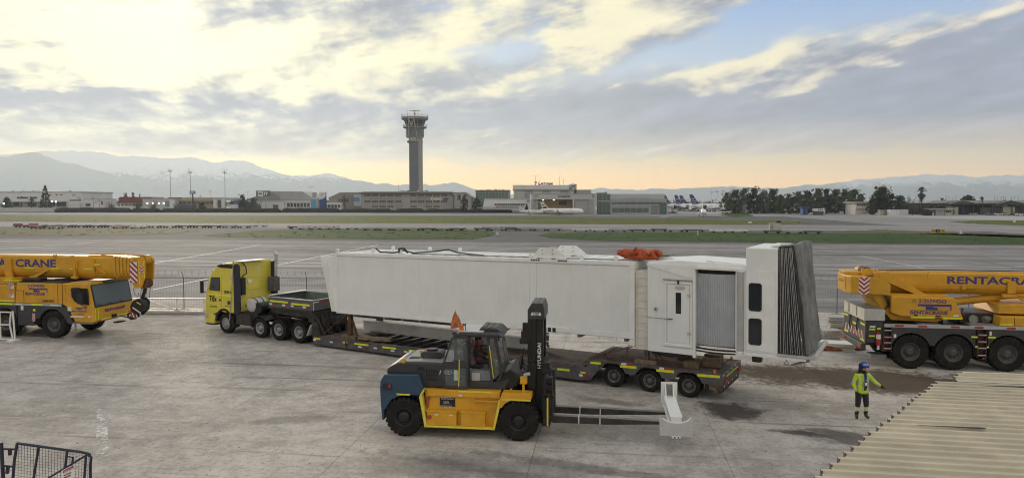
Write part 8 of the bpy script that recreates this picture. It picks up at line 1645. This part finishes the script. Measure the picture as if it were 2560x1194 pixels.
# ================================================================ AIRCRAFT
jw = M('jet_white', (.84, .85, .86), .3, var=.04, scale=.3, coat=.3); jgl = glass('jet_glass', (.02, .025, .03), .1); indigo = M('tail_indigo', (.025, .03, .13), .4); crimson = M('tail_red', (.28, .03, .06), .4); jgrey = M('jet_grey', (.30, .31, .33), .4)
def wingpair(pts, t0, dih=0.05, mirror=True):
    """pts: (x, y) plan outline of one half from root to tip and back"""
    mb = MB()
    for s in ((1, -1) if mirror else (1,)):
        up = [(x, s * y, z + abs(y) * dih + t0) for x, y, z in pts]; dn = [(x, s * y, z + abs(y) * dih - t0 * .6) for x, y, z in pts]; n = len(pts)
        mb.add(up + dn, [tuple(range(n)), tuple(range(2 * n - 1, n - 1, -1))] + [(i, (i + 1) % n, n + (i + 1) % n, n + i) for i in range(n)])
    return mb
def fuselage(L, r, zc, nose=.12, tail=.30, n=18):
    prof = []; k = 22
    for i in range(k + 1):
        q = i / k; x = -L / 2 + L * q
        if q < tail: rr = r * (.12 + .88 * math.sin(q / tail * math.pi / 2) ** .9); dz = r * .55 * (1 - q / tail) ** 1.3
        elif q > 1 - nose: s = (1 - q) / nose; rr = r * max(.02, math.sqrt(max(0, 1 - (1 - s) ** 2)) ** 1.15); dz = -r * .22 * (1 - s)
        else: rr, dz = r, 0
        prof.append((x, rr, dz))
    mb = MB(); vs = []
    for x, rr, dz in prof: vs += [(x, rr * math.cos(2 * math.pi * j / n), zc + dz + rr * math.sin(2 * math.pi * j / n)) for j in range(n)]
    mb.add(vs, [(i * n + j, i * n + (j + 1) % n, (i + 1) * n + (j + 1) % n, (i + 1) * n + j) for i in range(k) for j in range(n)] + [tuple(range(n)), tuple(k * n + j for j in reversed(range(n)))])
    return mb
def bizjet(label, loc, rz, L, r, span, stripe=None, winglet=True):
    t = thing('business_jet', label, 'jet', (*loc, 0), rz, None); zc = r + .95
    obj('fuselage', fuselage(L, r, zc), jw, t, smooth=True); obj('wing', wingpair([(L * .06, r * .5, zc - r * .75), (-L * .10, span / 2, zc - r * .75), (-L * .155, span / 2, zc - r * .75), (-L * .16, r * .5, zc - r * .75)], .2, .075), jw, t)
    if winglet:
        for s in (1, -1): obj('winglet', MB().prism([(-L * .105, zc - r * .75 + span * .025), (-L * .155, zc - r * .75 + span * .025), (-L * .18, zc + span * .025 + .5), (-L * .155, zc + span * .025 + .5)], s * span / 2 - .05, s * span / 2 + .05), jgrey, t)
    fin = obj('tail_fin', MB().prism([(-L * .30, zc + r * .8), (-L * .44, zc + r * .7), (-L * .50, zc + r + L * .135), (-L * .42, zc + r + L * .14)], -.12, .12), jw, t); obj('tail_plane', wingpair([(-L * .41, 0, zc + r + L * .14), (-L * .49, span * .18, zc + r + L * .14), (-L * .525, span * .18, zc + r + L * .14), (-L * .51, 0, zc + r + L * .14)], .08, 0), jw, t)
    if stripe: obj('fin_stripe', MB().prism([(-L * .33, zc + r * .9), (-L * .43, zc + r * .85), (-L * .445, zc + r + L * .03), (-L * .36, zc + r + L * .05)], -.13, .13), stripe, t); obj('fin_stripe', MB().prism([(-L * .385, zc + r + L * .075), (-L * .46, zc + r + L * .06), (-L * .465, zc + r + L * .08), (-L * .40, zc + r + L * .10)], -.13, .13), stripe, t)
    for s in (1, -1):
        e = obj('engine', MB().lathe([(.01, -L * .36), (r * .35, -L * .355), (r * .52, -L * .28), (r * .55, -L * .22), (r * .50, -L * .20), (r * .44, -L * .205), (.01, -L * .23)], axis='x', n=14, c=(0, s * (r + r * .55), zc + r * .45)), jw, t, smooth=True); obj('intake', MB().lathe([(r * .40, -L * .199), (.01, -L * .199)], axis='x', n=14, c=(0, s * (r + r * .55), zc + r * .45)), blk, e)
        for k in range(8): obj('window', MB().cyl((L * .22 - k * L * .045, s * r * .93, zc + r * .30), (L * .22 - k * L * .045, s * r * .985, zc + r * .30), .18, n=8), jgl, t)
        obj('main_gear', MB().cyl((-L * .07, s * r * 1.2, zc - r * .6), (-L * .07, s * r * 1.2, .35), .09, n=6).cyl((-L * .07, s * r * 1.2 - .18, .38), (-L * .07, s * r * 1.2 + .18, .38), .38, n=12), jgrey, t)
    obj('nose_gear', MB().cyl((L * .36, 0, zc - r * .6), (L * .36, 0, .3), .08, n=6).cyl((L * .36, -.15, .3), (L * .36, .15, .3), .3, n=12), jgrey, t); obj('cockpit_glass', MB().prism([(L * .405, zc + r * .30), (L * .43, zc + r * .22), (L * .405, zc + r * .72), (L * .375, zc + r * .80)], -r * .6, r * .6), jgl, t); obj('door', MB().box(L * .28, L * .31, -r - .03, -r + .1, zc - r * .5, zc + r * .55), jgl if stripe is None else jw, t)
    obj('belly_stripe', MB().box(-L * .2, L * .3, -r * .99, r * .99, zc - r * .25, zc - r * .18), jgrey, t)
    return t
x_, y_ = G(1405, 537.5); bizjet('larger white business jet with striped tail parked by the grey hangar', (x_, y_), 2, 23.5, 1.35, 21, M('fin_dark', (.05, .05, .06), .4))
x_, y_ = G(1328, 537); bizjet('smaller white business jet parked left of the larger one', (x_, y_), 4, 13.4, .85, 12.5, M('fin_slate', (.20, .22, .24), .4))
x_, y_ = G(1757, 540.5); t = bizjet('white long winged business jet taxiing towards the viewer', (x_, y_), -103, 27, 1.35, 27, None); obj('tail_band', MB().prism([(-27 * .35, 1.35 * 2.2 + .95), (-27 * .45, 1.35 * 2.2 + .95), (-27 * .49, 1.35 * 2 + .95 + 27 * .12), (-27 * .44, 1.35 * 2 + .95 + 27 * .12)], -.13, .13), M('fin_dark', (.05, .05, .06), .4), t)
def airliner(label, u, v, rz, L=39, dark=True):
    x, y = G(u, v); t = thing('airliner', label, 'airliner', (x, y, 0), rz, 'airliners parked nose away'); r = 2.0; zc = 3.6
    obj('fuselage', fuselage(L, r, zc), jw, t, smooth=True); obj('wing', wingpair([(L * .10, r * .6, zc - 1.2), (-L * .12, 17, zc - 1.2), (-L * .155, 17, zc - 1.2), (-L * .10, r * .6, zc - 1.2)], .18, .07), jw, t); obj('tail_plane', wingpair([(-L * .40, .3, zc + .7), (-L * .48, 6.2, zc + .7), (-L * .51, 6.2, zc + .7), (-L * .49, .3, zc + .7)], .12, .06), jw, t)
    obj('tail_fin', MB().prism([(-L * .33, zc + r * .9), (-L * .47, zc + r * .8), (-L * .535, zc + r + 6.6), (-L * .47, zc + r + 6.8)], -.2, .2), indigo, t)
    for k in range(3): a = k * 1.5; obj('fin_stripe', MB().prism([(-L * (.385 + .012 * k), zc + r + 1.0 + a), (-L * (.47 + .012 * k), zc + r + .2 + a), (-L * (.472 + .012 * k), zc + r + .38 + a), (-L * (.387 + .012 * k), zc + r + 1.2 + a)], -.22, .22), crimson if k == 1 else jw, t)
    obj('tail_band', MB().prism([(-L * .30, zc + r * .95), (-L * .40, zc + r * .75), (-L * .46, zc - r * .1), (-L * .40, zc - r * .3), (-L * .33, zc + .3)], -r * 1.005, r * 1.005) if False else MB().lathe([(r * 1.006, -L * .27), (r * 1.006, -L * .20)], axis='x', n=18, c=(0, 0, zc)), indigo, t, smooth=True)
    for s in (1, -1):
        obj('engine', MB().lathe([(.01, -1), (.7, -1), (1.0, 0), (1.05, 1.4), (.95, 1.8), (.01, 1.5)], axis='x', n=14, c=(L * .06, s * 5.6, zc - 1.9)), jw, t, smooth=True)
        obj('main_gear', MB().cyl((-L * .03, s * 3.4, zc - 1), (-L * .03, s * 3.4, .5), .2, n=6).cyl((-L * .03, s * 3.4 - .5, .55), (-L * .03, s * 3.4 + .5, .55), .55, n=12), jgrey, t)
        for k in range(20): obj('window', MB().box(L * .33 - k * 1.2, L * .33 - k * 1.2 + .3, s * r * .985 - .06, s * r * .985 + .06, zc + .45, zc + .85), jgl, t)
    obj('nose_gear', MB().cyl((L * .40, 0, zc - 1), (L * .40, 0, .4), .15, n=6).cyl((L * .40, -.3, .4), (L * .40, .3, .4), .4, n=10), jgrey, t); return t
airliner('white airliner with indigo tail, leftmost of the four parked tails', 1706, 527.5, 24, 34); airliner('white airliner with indigo tail, second from the left', 1738, 527.5, 22, 36); airliner('white airliner with indigo tail, third from the left', 1752, 526.5, 20, 38); airliner('white airliner with indigo tail, rightmost and nearest of the four', 1787, 529, 14, 38)
# ================================================================ CARGO DOLLIES along the taxiway verge
dkm = M('dolly_dark', (.10, .10, .10), .6, var=.3, dirt=.4, dirtcol=(.15, .13, .11)); dgm = M('dolly_grey', (.36, .36, .35), .5, .2, var=.2); dwm = M('dolly_white', (.66, .68, .70), .45, var=.08)
def dolly(kind):
    t = thing('cargo_dolly', '', 'dolly'); a = dwm if kind == 'white' else dgm if kind == 'grey' else dkm
    obj('deck_frame', MB().box(-1.7, 1.7, -.75, -.68, .34, .60).box(-1.7, 1.7, .68, .75, .34, .60).box(-1.7, -1.6, -.68, .68, .34, .60).box(1.6, 1.7, -.68, .68, .34, .60).box(-1.5, 1.5, -.06, .06, .40, .46), a, t)
    for k in range(6):
        x = -1.3 + k * .5; obj('roller' if kind != 'white' else 'slat', MB().cyl((x, -.68, .52), (x, .68, .52), .05, n=6) if kind != 'white' else MB().prism([(x - .1, .50), (x + .12, .58), (x + .14, .56), (x - .08, .48)], -.68, .68), silver if kind == 'grey' else (dwm if kind == 'white' else dgm), t)
    for x in (-1.1, 1.1):
        for y in (-.6, .6): obj('wheel', MB().cyl((x, y - .08, .19), (x, y + .08, .19), .19, n=10), tyre, t)
        obj('axle_frame', MB().box(x - .2, x + .2, -.5, .5, .2, .42), a, t)
    obj('drawbar', MB().bar((1.6, 0, .42), (2.3, 0, .25), .07), dkm, t)
    for x in (-1.55, 1.55): obj('end_stop', MB().box(x - .04, x + .04, -.7, .7, .54, .70), a, t)
    if kind == 'white':
        for x in (-.5, .5): obj('lock_post', MB().box(x - .12, x + .12, -.72, -.6, .54, .80), dwm, t)
    return t
protos = {}
rows = []
for u in range(55, 640, 37): rows.append((u, 567.5 + (u / 640) * 1.5, 'dark' if TR.random() < .55 else 'grey'))
rows += [(u, 573.5 + (u - 640) * .004, 'dark' if TR.random() < .5 else 'grey') for u in range(926, 1150, 36)] + [(u, 572.5, 'white') for u in (765, 812, 858, 903)] + [(u, 571, 'dark') for u in (740, 785, 830)] + [(575, 565.5, 'white'), (650, 566, 'white'), (1092, 573, 'white'), (1140, 573.5, 'white')]
rows += [(u, 575.5, 'dark' if TR.random() < .6 else 'grey') for u in (1206, 1242, 1278, 1314, 1350, 1384)] + [(1225, 572.5, 'grey'), (1270, 573, 'dark'), (1318, 573, 'grey')] + [(1452, 577.5, 'white'), (1500, 577.8, 'white'), (1547, 578.5, 'grey'), (1595, 579, 'dark'), (1648, 577.5, 'dark'), (1690, 578.5, 'grey'), (1732, 579, 'dark'), (1770, 579, 'grey'), (1798, 580.3, 'white'), (1846, 580.5, 'white'), (1930, 582, 'dark'), (1985, 582.5, 'grey'), (2030, 583, 'dark')] + [(300, 570.5, 'grey'), (345, 570.5, 'white'), (95, 571, 'dark'), (140, 571, 'grey')]
LAB = {'dark': 'dark flat dolly from the left, ', 'grey': 'grey roller dolly from the left, ', 'white': 'white slatted dolly from the left, '}
NTH = 'first second third fourth fifth sixth seventh eighth ninth tenth eleventh twelfth'.split()
CNT = {}
for u, v, k in sorted(rows):
    x, y = G(u, v)
    if k not in protos: protos[k] = dolly(k); d_ = protos[k]; d_.location = (x, y, -.05); d_.rotation_euler = (0, 0, R(-7.5 + TR.uniform(-5, 5)))
    else: d_ = dup(protos[k], (x, y, -.05), -7.5 + TR.uniform(-5, 5))
    w_ = 'left of the tractor truck' if u < 500 else 'above the tractor truck' if u < 720 else 'above the left half of the bridge' if u < 1180 else 'near the white marker cone' if u < 1420 else 'above the orange slings' if u < 1760 else 'near the green container'
    CNT[k, w_] = CNT.get((k, w_), 0) + 1; d_.scale = (1.18, 1.1, 1.0); tag(d_, NTH[CNT[k, w_] - 1] + ' ' + LAB[k] + w_, 'dolly', k + ' dollies on the verge')
x, y = G(1936, 582); b = thing('cargo_container', 'pale green cargo container standing on a dolly', 'container', (x, y, .53), -10); obj('body', MB().prism([(-1.1, 0), (1.2, 0), (1.2, 1.65), (-1.1, 1.65)], -.75, .75), M('container_green', (.36, .40, .33), .5, .2, var=.1), b, bev=.03); obj('panel', MB().box(-.35, 1.1, -.77, -.75, .2, 1.5), lightgrey, b); obj('label_plate', MB().box(-.9, -.5, -.77, -.75, .6, 1.0), M('plate_olive', (.25, .28, .1), .6), b)
for u, m, lab in ((52, crimson, 'red barrier block at the left end of the dolly row'), (63, dwm, 'white barrier block between two red ones'), (78, MATS['extinguisher_red'], 'bright red barrier block right of the white one'), (90, crimson, 'rightmost red barrier block of the group'), (40, MATS['extinguisher_red'], 'leftmost short red barrier block')):
    x, y = G(u, 563); t = thing('barrier_block', lab, 'barrier', (x, y, -.06), -8, 'red and white barrier blocks'); obj('block', MB().prism([(-.75, 0), (.75, 0), (.68, .6), (-.68, .6)], -.22, .22), m, t, bev=.03); obj('foot', MB().box(-.8, .8, -.3, .3, 0, .15), m, t)
# signs and markers on the grass
x, y = G(2345, 583); t = thing('taxiway_sign', 'yellow and black taxiway direction sign on the verge', 'sign', (x, y, -.05), -4); obj('panel', MB().box(-1.45, -.5, 0, .15, .25, .95), M('sign_yellow', (.55, .36, .02), .5), t); obj('panel', MB().box(.4, 1.45, 0, .15, .25, .95), M('sign_yellow', (.55, .36, .02), .5), t); obj('black_panel', MB().box(-.49, .39, -.01, .16, .25, .95), blk, t); text('N', t, (-.2, -.02, .4), .4, M('sign_yellow', (.55, .36, .02), .5), bold=.02)
for a in (-1.2, -.7): obj('arrow', MB().box(a, a + .3, -.01, 0, .5, .62), blk, t)
obj('arrow', MB().box(.8, 1.25, -.01, 0, .5, .62), blk, t)
for q in (-1.2, 0, 1.2): obj('leg', MB().box(q - .04, q + .04, .04, .1, 0, .25), dkm, t)
for u, v, w, lab in ((1243.5, 587, .5, 'white marker cone at the tip of the green grass island'), (2403, 584, .55, 'white marker board right of the yellow taxiway sign')):
    x, y = G(u, v); t = thing('marker', lab, 'marker', (x, y, -.05)); obj('board', MB().prism([(-w * .5, 0), (w * .5, 0), (w * .22, .85), (-w * .22, .85)], 0, .1), fw, t); obj('base', MB().box(-w * .7, w * .7, -.2, .3, 0, .08), fg_, t)
x, y = G(1745, 587); t = thing('marker', 'small dark and white marker post on the right grass strip', 'marker', (x, y, -.05)); obj('post', MB().box(-.08, .08, 0, .1, 0, 1.0), fw, t); obj('band', MB().box(.09, .3, 0, .1, .2, .9), dkm, t)
for u, v, c, lab in ((1875, 558, wht, 'small white number board on the far yellow grass'), (1947, 557, blk, 'small black taxiway board at the tip of the far grass')):
    x, y = G(u, v); t = thing('taxiway_board', lab, 'sign', (x, y, -.05)); obj('panel', MB().box(-.55, .55, 0, .15, .1, .65) if c is wht else MB().box(-.8, .8, 0, .15, .1, .75), c, t); obj('legs', MB().box(-.4, .4, .05, .1, 0, .1), dkm, t)
x, y = G(2536, 555.5); t = thing('marker', 'white marker board on the far right grass wedge', 'marker', (x, y, -.05)); obj('board', MB().box(-.45, .45, 0, .1, .1, 1.0), fw, t); obj('leg', MB().box(-.05, .05, 0.02, .08, 0, .1), dkm, t)
# ================================================================ PARKED CARS far off
def car(label, u, v, col, rz=0, kind='car', grp='cars parked beyond the taxiway'):
    x, y = G(u, v); t = thing('parked_' + kind, label, kind, (x, y, -.08), rz, grp); m = M('car_' + '%02x%02x%02x' % tuple(int(c * 255) for c in col), col, .3, var=.05, coat=.4)
    if kind == 'car': pr = [(-2.1, .35), (2.1, .35), (2.15, .75), (1.2, .92), (-1.6, .95), (-2.12, .85)]; cb = [(1.0, .92), (.35, 1.42), (-1.0, 1.45), (-1.7, .95)]
    elif kind == 'pickup': pr = [(-2.6, .45), (2.6, .45), (2.6, .95), (1.5, 1.1), (-.5, 1.1), (-.5, 1.05), (-2.6, 1.05)]; cb = [(1.2, 1.1), (.7, 1.75), (-.3, 1.78), (-.5, 1.1)]
    else: pr = [(-4.0, .6), (4.0, .6), (4.0, 3.0), (2.6, 3.2), (-4.0, 3.2)]; cb = [(4.02, 1.8), (4.02, 2.9), (2.4, 2.9), (2.4, 1.8)]
    obj('body', MB().prism(pr, -.85 if kind != 'truck' else -1.25, .85 if kind != 'truck' else 1.25), m, t, bev=.06); obj('cabin_glass', MB().prism(cb, -.74 if kind != 'truck' else -1.27, .74 if kind != 'truck' else 1.27), jgl, t)
    xr = (1.35, -1.3) if kind == 'car' else (1.6, -1.6) if kind == 'pickup' else (2.8, -1.6, -2.8); rr = .32 if kind != 'truck' else .5; yy = .86 if kind != 'truck' else 1.26
    if kind != 'truck': obj('roof', MB().prism([(p[0] * .75 - .1, p[1] + .0) for p in cb if p[1] > 1.3] + [(-.95, 1.36), (.28, 1.36)], -.72, .72), m, t)
    for q in xr:
        for s in (-1, 1): obj('wheel', MB().cyl((q, s * yy, rr), (q, s * (yy - .2), rr), rr, n=12), tyre, t)
W_, S_, K_, B_, G_ = (.7, .71, .72), (.4, .41, .42), (.03, .03, .035), (.08, .10, .15), (.28, .36, .10)
for u, v, c, kd, lab in ((2024, 530.5, W_, 'car', 'white car below the blue kiosk'), (2082, 531.5, S_, 'car', 'silver car at the left end of the row below the trees'), (2106, 532.5, W_, 'car', 'white car below the middle of the right tree clump'), (2124, 533, K_, 'car', 'dark car right of the white one below the trees'), (2136, 533, W_, 'car', 'white car left of the green pickup'), (2151, 533, G_, 'pickup', 'olive green pickup below the pale villa'), (2170, 533.5, K_, 'car', 'dark car right of the olive pickup'), (2192, 534, S_, 'car', 'silver car left of the brown sheds'), (2433, 536.5, W_, 'car', 'white car alone in front of the dark hangar'), (2475, 538, B_, 'car', 'dark blue car left of the white one by the fire truck'), (2494, 538, W_, 'car', 'white car in front of the lime truck'), (2512, 538, S_, 'car', 'silver car right of the white one by the lime truck'), (2550, 538.5, W_, 'car', 'white car at the right edge by the hangar'), (2535, 537.5, K_, 'car', 'black car left of the rightmost white car'), (2345, 537.5, K_, 'car', 'dark car in front of the small hut'), (1678, 530.5, W_, 'pickup', 'white service vehicle right of the glass office'), (1683, 533, K_, 'car', 'dark car in front of the glass office corner')): car(lab, u, v, c, TR.uniform(-25, 25), kd)
car('lime yellow fire truck parked in front of the dark hangar', 2510, 534.5, (.50, .60, .02), 3, 'truck', 'emergency vehicles'); car('dark red and white truck right of the lime fire truck', 2543, 534, (.30, .28, .27), 0, 'truck', 'emergency vehicles')
for i, (u, v) in enumerate(((275, 516), (300, 517), (420, 517), (520, 516), (548, 518), (585, 518), (735, 516), (755, 517), (1220, 522), (1250, 522), (120, 518), (150, 515), (175, 515))):
    x, y, _ = P(u, 505, 490); t = thing('parked_van', ['white', 'grey', 'pale'][i % 3] + ' van showing above the dark hedge ' + ('below the warehouse' if u < 200 else 'by the white depot' if u < 350 else 'left of the petrol sign' if u < 450 else 'by the shop' if u < 600 else 'by the totems' if u < 800 else 'below the low white building'), 'van', (x, y, 0), TR.uniform(-15, 15), 'vans parked behind the hedge'); obj('body', MB().prism([(-2.6, .4), (2.6, .4), (2.6, 1.3), (1.9, 2.3), (-2.6, 2.4)], -1, 1), [jw, fg_, fw][i % 3], t, bev=.05); obj('glass', MB().prism([(2.4, 1.4), (1.85, 2.2), (1.2, 2.2), (1.2, 1.4)], -1.02, 1.02), jgl, t)
    for q in (-1.6, 1.6): obj('wheel', MB().cyl((q, -1.02, .38), (q, -.8, .38), .38, n=10), tyre, t)
